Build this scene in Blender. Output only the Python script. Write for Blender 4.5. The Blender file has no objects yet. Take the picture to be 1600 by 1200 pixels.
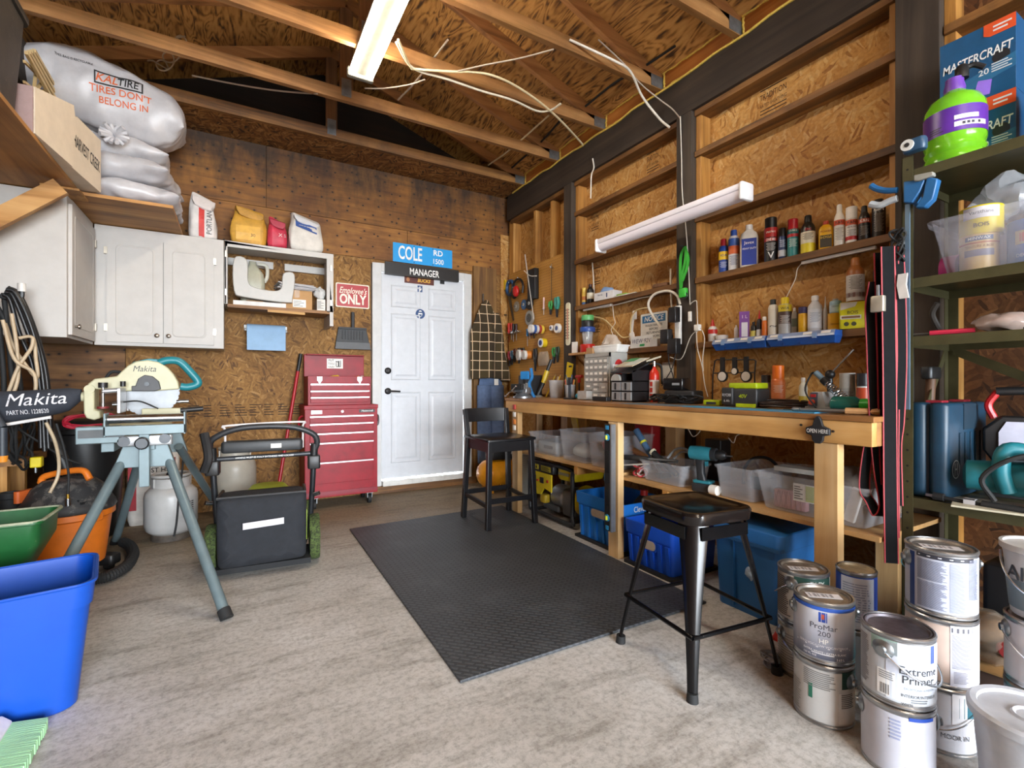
import bpy, bmesh, math, random
from mathutils import Vector as V, Matrix as M
SC=bpy.context.scene
C=SC.collection
R=math.radians
PI=math.pi
TR=M.Translation
# ---------------------------------------------------------------- camera (level,1.06 m above the slab, turned 30 degrees right)
F, H=750.0,1.06
cam_data=bpy.data.cameras.new('camera')
cam_data.sensor_width=36.0
cam_data.lens=F/1600*36.0
cam_data.clip_start=0.02
cam=bpy.data.objects.new('camera', cam_data)
cam.location=(0,0, H)
cam.rotation_euler=(R(90),0, R(-30))
C.objects.link(cam)
SC.camera=cam
# ---------------------------------------------------------------- sky seen through the open garage door behind the camera
world=bpy.data.worlds.new('sky')
SC.world=world
world.use_nodes=True
wn=world.node_tree
bg=wn.nodes['Background']
bg.inputs['Color'].default_value=(0.86,0.93,1.0,1)
bg.inputs['Strength'].default_value=18
portal=bpy.data.lights.new('door_opening_portal', 'AREA')
portal.shape='RECTANGLE'
portal.size, portal.size_y=3.7,2.8
portal.cycles.is_portal=True
po=bpy.data.objects.new('door_opening_portal', portal)
po.location=(0.72,-4.6,1.4)
po.rotation_euler=(R(90),0,0)
C.objects.link(po)
SC.view_settings.view_transform='Standard'
SC.view_settings.look='None'
SC.view_settings.exposure=1.15
SC.view_settings.gamma=1.0
SC.view_settings.use_curve_mapping=False
SC.cycles.max_bounces=10
SC.cycles.diffuse_bounces=6
SC.cycles.transparent_max_bounces=16
SC.cycles.sample_clamp_indirect=6
SC.cycles.caustics_reflective=False
SC.cycles.caustics_refractive=False
SC.cycles.use_denoising=True

# ---------------------------------------------------------------- measuring helpers: where a line of sight meets a real plane
def ray(u, v):
    s=(u - 800)/F
    return V((.5 + .8660254*s,.8660254 - .5*s,(600 - v)/F))
def PX(u, v, x):
    d=ray(u, v); return V((0,0, H)) + d*(x/d.x)
def PY(u, v, y):
    d=ray(u, v); return V((0,0, H)) + d*(y/d.y)
def PZ(u, v, z):
    d=ray(u, v); return V((0,0, H)) + d*((z - H)/d.z)
def face(x, y):
    return math.atan2(-x, y)          # turn that points local -Y at the viewer's side of the room
def spot(u0, u1, X, z):
    """centre on the plane X at height z, radius and metres per pixel for something spanning u0..u1"""
    u=(u0 + u1)/2; s=(u - 800)/F
    t=X/(.5 + .8660254*s)
    p=V((0,0, H)) + ray(u,600)*t
    k=t/F
    return V((p.x, p.y, z)),(u1 - u0)/2*k/math.sqrt(1 + s*s), k

# ---------------------------------------------------------------- materials
def lin(h):
    h=h.lstrip('#')
    o=[]
    for i in (0,2,4):
        x=int(h[i:i + 2],16)/255
        o.append(x/12.92 if x <= .04045 else ((x + .055)/1.055) ** 2.4)
    return (*o,1)
_mc={}
def nodes(name):
    m=bpy.data.materials.new(name); m.use_nodes=True
    nt=m.node_tree
    return m, nt, nt.nodes['Principled BSDF']
def N(nt, typ, **kw):
    n=nt.nodes.new(typ)
    for k, v in kw.items():
        if k.startswith('_'): setattr(n, k[1:], v)
        else: n.inputs[int(k[1:]) if k[0] == 'i' and k[1:].isdigit() else k.replace('__', ' ')].default_value=v
    return n
def ramp(nt, stops, fac):
    r=nt.nodes.new('ShaderNodeValToRGB')
    e=r.color_ramp.elements
    while len(e) < len(stops): e.new(.5)
    for q,(p, c) in zip(e, stops):
        q.position=p; q.color=lin(c) if isinstance(c, str) else (c, c, c,1)
    nt.links.new(fac, r.inputs[0])
    return r.outputs[0]
def mixc(nt, fac, a, b, mode='MIX'):
    x=nt.nodes.new('ShaderNodeMix'); x.data_type='RGBA'; x.blend_type=mode
    for s, v in ((x.inputs[0], fac),(x.inputs[6], a),(x.inputs[7], b)):
        if isinstance(v,(int, float)): s.default_value=v
        elif isinstance(v, str): s.default_value=lin(v)
        else: nt.links.new(v, s)
    return x.outputs[2]
def bump(nt, p, h, strength=.3, dist=.002):
    b=N(nt, 'ShaderNodeBump', Strength=strength, Distance=dist)
    nt.links.new(h, b.inputs['Height']); nt.links.new(b.outputs[0], p.inputs['Normal'])
def c(hexa, rough=.45, metal=0, wear=.08, alpha=1, scale=14, wearcol=None, emit=0, spec=.5, wt=.62):
    """a plain finish with a little procedural unevenness; wearcol adds scuffs of another colour"""
    key=(hexa, rough, metal, wear, alpha, scale, wearcol, emit, wt)
    if key in _mc: return _mc[key]
    m, nt, p=nodes('finish_%d' % len(_mc))
    tc=N(nt, 'ShaderNodeTexCoord')
    no=N(nt, 'ShaderNodeTexNoise', Scale=scale, Detail=4.0, Roughness=.6)
    nt.links.new(tc.outputs['Object'], no.inputs['Vector'])
    base=lin(hexa)
    dark=tuple(x*(1 - wear*2) for x in base[:3])
    lite=tuple(min(1, x*(1 + wear)) for x in base[:3])
    r=nt.nodes.new('ShaderNodeValToRGB'); e=r.color_ramp.elements
    e[0].position=.3; e[0].color=(*dark,1); e[1].position=.7; e[1].color=(*lite,1)
    nt.links.new(no.outputs[0], r.inputs[0])
    col=r.outputs[0]
    if wearcol:
        n2=N(nt, 'ShaderNodeTexNoise', Scale=scale*2.5, Detail=6.0, Roughness=.75)
        nt.links.new(tc.outputs['Object'], n2.inputs['Vector'])
        f=ramp(nt, [(wt,0.0),(wt + .06,1.0)], n2.outputs[0])
        col=mixc(nt, f, col, wearcol)
    nt.links.new(col, p.inputs['Base Color'])
    p.inputs['Roughness'].default_value=rough
    p.inputs['Metallic'].default_value=metal
    p.inputs['Specular IOR Level'].default_value=spec
    p.inputs['Alpha'].default_value=alpha
    if emit:
        nt.links.new(col, p.inputs['Emission Color']); p.inputs['Emission Strength'].default_value=emit
    _mc[key]=m
    return m
def vec2(nt, axes, tc='Object'):
    t=N(nt, 'ShaderNodeTexCoord'); s=N(nt, 'ShaderNodeSeparateXYZ'); k=N(nt, 'ShaderNodeCombineXYZ')
    nt.links.new(t.outputs[tc], s.inputs[0])
    nt.links.new(s.outputs['XYZ'.index(axes[0])], k.inputs[0]); nt.links.new(s.outputs['XYZ'.index(axes[1])], k.inputs[1])
    return k.outputs[0], s.outputs
def osb(name, axes, tones, rough=.75):
    """strand board: long flakes in three directions, every flake its own tone"""
    m, nt, p=nodes(name)
    v, _=vec2(nt, axes)
    nz=N(nt, 'ShaderNodeTexNoise', Scale=9.0, Detail=2.0)
    nt.links.new(v, nz.inputs['Vector'])
    wob=N(nt, 'ShaderNodeVectorMath', _operation='MULTIPLY_ADD'); wob.inputs[1].default_value=(.03,.03,0)
    nt.links.new(nz.outputs['Color'], wob.inputs[0]); nt.links.new(v, wob.inputs[2])
    outs=[]
    for ang, sx, sy in ((70,16,70),(118,18,80),(18,15,64)):
        mp=N(nt, 'ShaderNodeMapping'); mp.inputs['Rotation'].default_value[2]=R(ang); mp.inputs['Location'].default_value=(ang*.13, ang*.07,0)
        nt.links.new(wob.outputs[0], mp.inputs[0])
        sc=N(nt, 'ShaderNodeVectorMath', _operation='MULTIPLY'); sc.inputs[1].default_value=(sx, sy,1)
        nt.links.new(mp.outputs[0], sc.inputs[0])
        vo=N(nt, 'ShaderNodeTexVoronoi', _voronoi_dimensions='2D', Scale=1.0)
        nt.links.new(sc.outputs[0], vo.inputs['Vector'])
        sp=N(nt, 'ShaderNodeSeparateColor'); nt.links.new(vo.outputs['Color'], sp.inputs[0])
        outs.append(sp.outputs)
    pick=N(nt, 'ShaderNodeTexVoronoi', _voronoi_dimensions='2D', Scale=19.0)
    nt.links.new(wob.outputs[0], pick.inputs['Vector'])
    ps=N(nt, 'ShaderNodeSeparateColor'); nt.links.new(pick.outputs['Color'], ps.inputs[0])
    f1=ramp(nt, [(.49,0.0),(.5,1.0)], ps.outputs[0])
    f2=ramp(nt, [(.62,0.0),(.63,1.0)], ps.outputs[1])
    h=mixc(nt, f2, mixc(nt, f1, outs[0][0], outs[1][0]), outs[2][0])
    col=ramp(nt, [(0, tones[0]),(.12, tones[1]),(.5, tones[2]),(.85, tones[3]),(1, tones[4])], h)
    gr=N(nt, 'ShaderNodeTexNoise', Scale=60.0, Detail=3.0); nt.links.new(v, gr.inputs['Vector'])
    col=mixc(nt,.5, col, ramp(nt, [(.3, '#b0a090'),(.7, '#ffffff')], gr.outputs[0]), 'MULTIPLY')
    big=N(nt, 'ShaderNodeTexNoise', Scale=1.6, Detail=3.0); nt.links.new(v, big.inputs['Vector'])
    col=mixc(nt,.55, col, ramp(nt, [(.35, '#a89078'),(.65, '#ffffff')], big.outputs[0]), 'MULTIPLY')
    nt.links.new(col, p.inputs['Base Color']); p.inputs['Roughness'].default_value=rough
    bump(nt, p, h,.35,.003)
    return m
def wood(name, grain, lo, mid, hi, scale=1.0, knots=.0, rough=.6, dirt=0, tone=.0):
    """sawn lumber/veneer with the grain along the named axis"""
    key=(name, grain)
    if key in _mc: return _mc[key]
    m, nt, p=nodes(name + '_' + grain.lower())
    tc=N(nt, 'ShaderNodeTexCoord')
    sv={'X': (1.2,22,22), 'Y': (22,1.2,22), 'Z': (22,22,1.2)}[grain]
    a=N(nt, 'ShaderNodeVectorMath', _operation='MULTIPLY'); a.inputs[1].default_value=[q*scale for q in sv]
    nt.links.new(tc.outputs['Object'], a.inputs[0])
    n1=N(nt, 'ShaderNodeTexNoise', Scale=1.0, Detail=5.0, Roughness=.6, Distortion=.9); nt.links.new(a.outputs[0], n1.inputs['Vector'])
    n2=N(nt, 'ShaderNodeTexNoise', Scale=2.2, Detail=3.0); nt.links.new(tc.outputs['Object'], n2.inputs['Vector'])
    col=ramp(nt, [(.3, lo),(.5, mid),(.68, hi)], n1.outputs[0])
    col=mixc(nt,.6, col, ramp(nt, [(.32, '#9a8a78'),(.6, '#ffffff')], n2.outputs[0]), 'MULTIPLY')
    if knots:
        b=N(nt, 'ShaderNodeVectorMath', _operation='MULTIPLY'); b.inputs[1].default_value=[(1 if q < 10 else 2.6) for q in sv]
        nt.links.new(tc.outputs['Object'], b.inputs[0])
        vo=N(nt, 'ShaderNodeTexVoronoi', Scale=knots); nt.links.new(b.outputs[0], vo.inputs['Vector'])
        f=ramp(nt, [(.06,1.0),(.13,0.0)], vo.outputs['Distance'])
        col=mixc(nt, f, col, lo)
        col=mixc(nt, ramp(nt, [(.03,.8),(.06,0.0)], vo.outputs['Distance']), col, '#2a1608')
    if dirt:
        n3=N(nt, 'ShaderNodeTexNoise', Scale=3.5, Detail=6.0, Roughness=.7); nt.links.new(tc.outputs['Object'], n3.inputs['Vector'])
        col=mixc(nt, ramp(nt, [(.5,0.0),(.68, dirt)], n3.outputs[0]), col, '#241a12')
    nt.links.new(col, p.inputs['Base Color']); p.inputs['Roughness'].default_value=rough
    bump(nt, p, n1.outputs[0],.25,.002)
    _mc[key]=m
    return m

# ---------------------------------------------------------------- mesh builder
def rr(w, d, r, n=4, cx=0, cy=0):
    """rounded rectangle, counter-clockwise"""
    r=min(r, w/2 - 1e-4, d/2 - 1e-4)
    out=[]
    for (sx, sy, a0) in ((1,1,0),(-1,1,90),(-1,-1,180),(1,-1,270)):
        for k in range(n + 1):
            a=R(a0 + 90*k/n)
            out.append((cx + sx*(w/2 - r) + r*math.cos(a), cy + sy*(d/2 - r) + r*math.sin(a)))
    return out
def catmull(pts, sub=6, closed=False):
    P=[V(p) for p in pts]
    if len(P) < 3: return P
    out=[]
    n=len(P)
    for i in range(n if closed else n - 1):
        p0=P[(i - 1) % n] if closed or i else P[0]*2 - P[1]
        p1, p2=P[i], P[(i + 1) % n]
        p3=P[(i + 2) % n] if closed or i + 2 < n else P[-1]*2 - P[-2]
        for k in range(sub):
            t=k/sub
            out.append(.5*((2*p1) + (p2 - p0)*t + (2*p0 - 5*p1 + 4*p2 - p3)*t*t + (3*p1 - p0 - 3*p2 + p3)*t ** 3))
    if not closed: out.append(P[-1])
    return out
def frame(a, b, up=V((0,0,1))):
    z=(V(b) - V(a)).normalized()
    if abs(z.dot(up)) > .97: up=V((1,0,0))
    x=up.cross(z).normalized(); y=z.cross(x)
    return x, y, z
def rotz(a): return M.Rotation(a,4, 'Z')
def at(loc, rz=0, rx=0, ry=0): return TR(V(loc))@M.Rotation(rz,4, 'Z')@M.Rotation(ry,4, 'Y')@M.Rotation(rx,4, 'X')
_tx={}
def textmesh(s, bold=0.0, shear=0.0):
    key=(s, bold, shear)
    if key in _tx: return _tx[key]
    cu=bpy.data.curves.new('lettering_source', 'FONT')
    cu.body=s; cu.size=1; cu.align_x='CENTER'; cu.align_y='CENTER'; cu.offset=bold; cu.shear=shear; cu.resolution_u=3
    ob=bpy.data.objects.new('lettering_source', cu)
    TS.collection.objects.link(ob)
    with bpy.context.temp_override(scene=TS, view_layer=TS.view_layers[0]):
        dg=bpy.context.evaluated_depsgraph_get()
    me=ob.evaluated_get(dg).to_mesh()
    vs=[v.co.copy() for v in me.vertices]; fs=[tuple(f.vertices) for f in me.polygons]
    ob.evaluated_get(dg).to_mesh_clear()
    bpy.data.objects.remove(ob); bpy.data.curves.remove(cu)
    w=(max(v.x for v in vs) - min(v.x for v in vs)) if vs else 1
    _tx[key]=(vs, fs, w)
    return _tx[key]
TS=bpy.data.scenes.new('lettering_scratch')
class MB:
    def __init__(s): s.bm=bmesh.new(); s.i=0; s.X=None
    def vf(s, vs, fs):
        if s.X is not None: vs=[s.X@V(v) for v in vs]
        bv=[s.bm.verts.new(v) for v in vs]
        for f in fs:
            try:
                q=s.bm.faces.new([bv[k] for k in f]); q.material_index=s.i
            except ValueError: pass
        return s
    def mi(s, i): s.i=i; return s
    def box(s, lo, hi):
        (a, b, c_),(d, e, f)=lo, hi
        return s.vf([(a, b, c_),(d, b, c_),(d, e, c_),(a, e, c_),(a, b, f),(d, b, f),(d, e, f),(a, e, f)],
                    [(3,2,1,0),(4,5,6,7),(0,1,5,4),(1,2,6,5),(2,3,7,6),(3,0,4,7)])
    def cbox(s, ctr, size): return s.box([q - w/2 for q, w in zip(ctr, size)], [q + w/2 for q, w in zip(ctr, size)])
    def loft(s, rings, c0=True, c1=True, closed=False):
        n=len(rings[0]); vs=[p for r_ in rings for p in r_]; fs=[]
        m=len(rings)
        for i in range(m if closed else m - 1):
            j=(i + 1) % m
            for k in range(n):
                l=(k + 1) % n
                fs.append((i*n + k, i*n + l, j*n + l, j*n + k))
        if not closed:
            if c0: fs.append(tuple(range(n - 1,-1,-1)))
            if c1: fs.append(tuple((m - 1)*n + k for k in range(n)))
        return s.vf(vs, fs)
    def rbox(s, lo, hi, r=.01, n=3):
        """box with rounded vertical edges and softened top and bottom edges"""
        w, d=hi[0] - lo[0], hi[1] - lo[1]; cx, cy=(hi[0] + lo[0])/2,(hi[1] + lo[1])/2
        e=min(r,(hi[2] - lo[2])/2.01)*.6
        rings=[]
        for z, k in ((lo[2], e),(lo[2] + e*.3, e*.3),(lo[2] + e,0),(hi[2] - e,0),(hi[2] - e*.3, e*.3),(hi[2], e)):
            rings.append([(x, y, z) for x, y in rr(w - 2*k, d - 2*k, max(r - k,.0005), n, cx, cy)])
        return s.loft(rings)
    def beam(s, a, b, w, h, up=V((0,0,1))):
        """bar of w (sideways) by h (along up) from a to b"""
        x, y, z=frame(a, b, up); a, b=V(a), V(b)
        rg=[[p + x*i*w/2 + y*j*h/2 for i, j in ((-1,-1),(1,-1),(1,1),(-1,1))] for p in (a, b)]
        return s.loft(rg)
    def cyl(s, a, b, r0, r1=None, n=16, caps=True):
        r1=r0 if r1 is None else r1
        x, y, z=frame(a, b); rg=[]
        for p, q in ((V(a), r0),(V(b), r1)):
            rg.append([p + (x*math.cos(2*PI*k/n) + y*math.sin(2*PI*k/n))*q for k in range(n)])
        return s.loft(rg, caps, caps)
    def lathe(s, prof, o=(0,0,0), ax=(0,0,1), n=24, c0=True, c1=True, sx=1, sy=1):
        o=V(o); x, y, z=frame(o, o + V(ax), V((0,1,0)))
        rg=[[o + (x*math.cos(2*PI*k/n)*sx + y*math.sin(2*PI*k/n)*sy)*max(r,1e-4) + z*h for k in range(n)] for r, h in prof]
        return s.loft(rg, c0, c1)
    def tube(s, pts, r, n=8, sub=6, closed=False, st=0, taper=None):
        P=[V(p) for p in pts] if st else catmull(pts, sub, closed)
        m=len(P); rg=[]; px=None
        for i, p in enumerate(P):
            d=(P[(i + 1) % m] - P[i - 1]) if closed else (P[min(i + 1, m - 1)] - P[max(i - 1,0)])
            d=d.normalized() if d.length > 1e-9 else V((0,0,1))
            if px is None:
                up=V((0,0,1)) if abs(d.z) < .9 else V((1,0,0))
                px=up.cross(d).normalized()
            px=(px - d*px.dot(d)).normalized(); py=d.cross(px)
            q=r if taper is None else r*(taper[0] + (taper[1] - taper[0])*i/(m - 1))
            rg.append([p + (px*math.cos(2*PI*k/n) + py*math.sin(2*PI*k/n))*q for k in range(n)])
        return s.loft(rg, closed=closed)
    def ribbon(s, pts, wdir, w, t=.002, sub=6):
        """flat strap of width w along wdir"""
        P=catmull(pts, sub); m=len(P); wd=V(wdir).normalized(); rg=[]
        for i, p in enumerate(P):
            d=(P[min(i + 1, m - 1)] - P[max(i - 1,0)]).normalized(); nn=d.cross(wd).normalized()
            rg.append([p + wd*a*w/2 + nn*b*t/2 for a, b in ((-1,-1),(1,-1),(1,1),(-1,1))])
        return s.loft(rg)
    def prism(s, poly, mat, t):
        """2-D outline extruded by t along the matrix's z"""
        rg=[[mat@V((x, y, z)) for x, y in poly] for z in (0, t)]
        return s.loft(rg)
    def ball(s, o, r, n=16, m=10, keep=None):
        r=(r, r, r) if isinstance(r,(int, float)) else r; o=V(o)
        rg=[]
        for i in range(m + 1):
            a=-PI/2 + PI*i/m; ca=max(math.cos(a),1e-3)
            rg.append([o + V((r[0]*ca*math.cos(2*PI*k/n), r[1]*ca*math.sin(2*PI*k/n), r[2]*math.sin(a))) for k in range(n)])
        return s.loft(rg)
    def torus(s, o, Rr, r, ax=(0,0,1), n=24, k=8):
        o=V(o); x, y, z=frame(o, o + V(ax))
        return s.tube([o + (x*math.cos(2*PI*i/n) + y*math.sin(2*PI*i/n))*Rr for i in range(n)], r, k, closed=True, st=1)
    def tub(s, w, d, h, taper=.85, r=.03, t=.003, lip=.008, z0=0, n=4, liph=.012):
        """open container: outside, rim lip, inside, floor"""
        def ring(k, z, e=0): return [(x, y, z) for x, y in rr((w*k) + e,(d*k) + e, r, n)]
        tp=lambda z: taper + (1 - taper)*(z - z0)/h
        rg=[ring(taper, z0,-.01), ring(tp(z0 + .006), z0 + .006)]
        rg += [ring(tp(z0 + h*q), z0 + h*q) for q in (.3,.65)]
        rg += [ring(tp(z0 + h - liph), z0 + h - liph), ring(tp(z0 + h - liph), z0 + h - liph,2*lip), ring(1, z0 + h,2*lip), ring(1, z0 + h,-2*t)]
        rg += [ring(tp(z0 + h*q), z0 + h*q,-2*t) for q in (.65,.3)]
        rg += [ring(tp(z0 + t*2), z0 + t*2,-2*t)]
        return s.loft(rg)
    def text(s, body, size, mat, bold=0., shear=0., wrap=None, fit=None, sx=1.0):
        """letters in the matrix's xy plane (z out); wrap=radius bends them round a local z cylinder, facing -y"""
        vs, fs, w=textmesh(body, bold, shear)
        k=size*sx
        if fit and w*k > fit: k=fit/w
        if wrap is None: return s.vf([mat@V((v.x*k, v.y*size,0)) for v in vs], fs)
        out=[]
        for v in vs:
            p=mat@V((v.x*k, v.y*size,0))      # x=arc length, y=height, z=extra radius
            a=p.x/wrap; q=wrap + p.z
            out.append((q*math.sin(a),-q*math.cos(a), p.y))
        return s.vf(out, fs)
    def patch(s, x0, x1, z0, z1, rad, n=8, t=.0006):
        """label stuck on a local z cylinder, arc lengths x0..x1, facing -y"""
        rg=[]
        for i in range(n + 1):
            a=(x0 + (x1 - x0)*i/n)/rad
            rg.append([(q*math.sin(a),-q*math.cos(a), z) for q, z in ((rad, z0),(rad + t, z0),(rad + t, z1),(rad, z1))])
        return s.loft(rg)
    def jitter(s, a, sc=9, seed=0):
        from mathutils import noise
        o=V((seed*7.3, seed*3.1, seed))
        for v in s.bm.verts: v.co += noise.noise_vector(v.co*sc + o)*a
        return s
    def to(s, name, mats, parent=None, sm=38, sub=0, bev=0):
        bmesh.ops.remove_doubles(s.bm, verts=s.bm.verts, dist=1e-6)
        bmesh.ops.recalc_face_normals(s.bm, faces=s.bm.faces)
        me=bpy.data.meshes.new(name); s.bm.to_mesh(me); s.bm.free()
        for q in (mats if isinstance(mats,(list, tuple)) else [mats]): me.materials.append(q)
        if sm:
            for f in me.polygons: f.use_smooth=True
            me.set_sharp_from_angle(angle=R(sm))
        o=bpy.data.objects.new(name, me); C.objects.link(o)
        if parent is not None: o.parent=parent
        if bev:
            b=o.modifiers.new('edges', 'BEVEL'); b.width=bev; b.segments=2; b.limit_method='ANGLE'; b.angle_limit=R(40)
        if sub:
            q=o.modifiers.new('smooth', 'SUBSURF'); q.levels=sub; q.render_levels=sub
        return o
    def flat(s, name, mats, parent=None):
        """letters and thin stickers: no merging, flat shading"""
        me=bpy.data.meshes.new(name); s.bm.to_mesh(me); s.bm.free()
        for q in (mats if isinstance(mats,(list, tuple)) else [mats]): me.materials.append(q)
        o=bpy.data.objects.new(name, me); C.objects.link(o); o.parent=parent
        return o
def T(name, label, cat, loc=(0,0,0), rz=0, group=None):
    o=bpy.data.objects.new(name, None); C.objects.link(o)
    o.empty_display_size=.05
    o.location=loc; o.rotation_euler=(0,0, rz); o['label']=label; o['category']=cat
    if group: o['group']=group
    return o
def tag(o, label, cat, group=None, kind=None):
    o['label']=label; o['category']=cat
    if group: o['group']=group
    if kind: o['kind']=kind
    return o
def struct(o, label=None, cat=None):
    o['kind']='structure'
    if label: o['label']=label
    if cat: o['category']=cat
    return o
def copy_thing(root, loc, rz, label, group=None):
    r=root.copy(); C.objects.link(r); r.location=loc; r.rotation_euler=(0,0, rz); r['label']=label
    if group: r['group']=group
    for ch in list(root.children):
        d=ch.copy(); C.objects.link(d); d.parent=r
        for g in list(ch.children):
            e=g.copy(); C.objects.link(e); e.parent=d
    return r
BLACK, WHITE=c('#1b1b1c',.45), c('#efeeea',.45)
RUB=c('#18191a',.75); CHROME=c('#c9ccd0',.22,1); STEEL=c('#9aa0a4',.38,1); DSTEEL=c('#4a4c4e',.45,.9)
INK=c('#161616',.6); PAPER=c('#eceae4',.7)
# ================================================================ THE ROOM
XR, XL, YB, YF=2.74,-1.2,4.7,-4.6          # board faces of the right, left, back wall and the front line of the garage
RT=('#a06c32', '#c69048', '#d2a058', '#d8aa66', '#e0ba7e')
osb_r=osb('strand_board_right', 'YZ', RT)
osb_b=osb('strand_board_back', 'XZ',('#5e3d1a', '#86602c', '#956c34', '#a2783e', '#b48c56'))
stud=wood('framing', 'Z', '#8a5c2a', '#b9843f', '#cf9f5c',.8)
girt=wood('weathered', 'Y', '#4a2f17', '#7d5428', '#9a6d38',.7, knots=.8, dirt=.5)
plate=wood('weathered', 'X', '#4a2f17', '#7d5428', '#9a6d38',.7, dirt=.4)
dark_z=wood('brown_stained', 'Z', '#2c241d', '#3d332a', '#4a3f34',.6, rough=.7)
dark_y=wood('brown_stained', 'Y', '#231c16', '#352b23', '#43372c',.5, rough=.7)
truss_m=wood('truss_timber', 'X', '#74501f', '#9f7040', '#b98b56',.5, knots=.5, dirt=.25)
truss_z=wood('truss_timber', 'Z', '#4f3520', '#7a5535', '#936a46',.5)
raft_m=wood('rafter_timber', 'X', '#68431f', '#99673a', '#b5824c',.5)

def concrete():
    m, nt, p=nodes('concrete')
    tc=N(nt, 'ShaderNodeTexCoord')
    a=N(nt, 'ShaderNodeTexNoise', Scale=1.3, Detail=8.0, Roughness=.65); nt.links.new(tc.outputs['Object'], a.inputs['Vector'])
    b=N(nt, 'ShaderNodeTexNoise', Scale=45.0, Detail=6.0, Roughness=.8); nt.links.new(tc.outputs['Object'], b.inputs['Vector'])
    mp=N(nt, 'ShaderNodeMapping'); mp.inputs['Rotation'].default_value[2]=R(38); mp.inputs['Scale'].default_value=(2.5,11,1)
    nt.links.new(tc.outputs['Object'], mp.inputs[0])
    d=N(nt, 'ShaderNodeTexNoise', Scale=1.0, Detail=7.0, Roughness=.7); nt.links.new(mp.outputs[0], d.inputs['Vector'])
    col=ramp(nt, [(.25, '#97958f'),(.45, '#bcbab6'),(.6, '#cac9c7'),(.8, '#d4d4d3')], a.outputs[0])
    col=mixc(nt,.75, col, ramp(nt, [(.25, '#857f77'),(.55, '#ffffff')], b.outputs[0]), 'MULTIPLY')
    col=mixc(nt,.85, col, ramp(nt, [(.3, '#bbb7b0'),(.5, '#ffffff')], d.outputs[0]), 'MULTIPLY')
    g=N(nt, 'ShaderNodeTexNoise', Scale=2.3, Detail=3.0); nt.links.new(tc.outputs['Object'], g.inputs['Vector'])
    col=mixc(nt, ramp(nt, [(.58,0.0),(.78,.22)], g.outputs[0]), col, '#8c8070')
    # darker, browner concrete towards the back wall
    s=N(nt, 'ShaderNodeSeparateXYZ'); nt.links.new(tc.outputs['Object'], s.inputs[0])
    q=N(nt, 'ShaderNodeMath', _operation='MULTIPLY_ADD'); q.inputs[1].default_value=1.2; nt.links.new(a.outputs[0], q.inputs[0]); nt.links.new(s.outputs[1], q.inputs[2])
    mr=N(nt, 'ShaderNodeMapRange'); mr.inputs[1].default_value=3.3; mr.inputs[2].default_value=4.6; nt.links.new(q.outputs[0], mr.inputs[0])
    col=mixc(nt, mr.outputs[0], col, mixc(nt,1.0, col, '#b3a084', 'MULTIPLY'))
    nt.links.new(col, p.inputs['Base Color']); p.inputs['Roughness'].default_value=.72
    bump(nt, p, b.outputs[0],.25,.002)
    return m
def roof_ply():
    m, nt, p=nodes('roof_plywood')
    tc=N(nt, 'ShaderNodeTexCoord')
    mp=N(nt, 'ShaderNodeMapping'); mp.inputs['Scale'].default_value=(5.5,1.1,5.5); nt.links.new(tc.outputs['Object'], mp.inputs[0])
    n0=N(nt, 'ShaderNodeTexNoise', Scale=1.0, Detail=2.0, Distortion=1.0); nt.links.new(mp.outputs[0], n0.inputs['Vector'])
    w=N(nt, 'ShaderNodeMath', _operation='MULTIPLY'); w.inputs[1].default_value=95; nt.links.new(n0.outputs[0], w.inputs[0])
    sn=N(nt, 'ShaderNodeMath', _operation='SINE'); nt.links.new(w.outputs[0], sn.inputs[0])
    f=N(nt, 'ShaderNodeTexNoise', Scale=7.0, Detail=5.0); nt.links.new(mp.outputs[0], f.inputs['Vector'])
    ad=N(nt, 'ShaderNodeMath', _operation='MULTIPLY_ADD'); ad.inputs[1].default_value=.12; nt.links.new(sn.outputs[0], ad.inputs[0]); nt.links.new(f.outputs[0], ad.inputs[2])
    col=ramp(nt, [(.25, '#4a301a'),(.4, '#9a6b33'),(.55, '#c48f4c'),(.85, '#d2a05c')], ad.outputs[0])
    g=N(nt, 'ShaderNodeTexNoise', Scale=1.7, Detail=3.0); nt.links.new(tc.outputs['Object'], g.inputs['Vector'])
    col=mixc(nt,.7, col, ramp(nt, [(.3, '#7a6248'),(.62, '#ffffff')], g.outputs[0]), 'MULTIPLY')
    nt.links.new(col, p.inputs['Base Color']); p.inputs['Roughness'].default_value=.8
    return m
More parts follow.
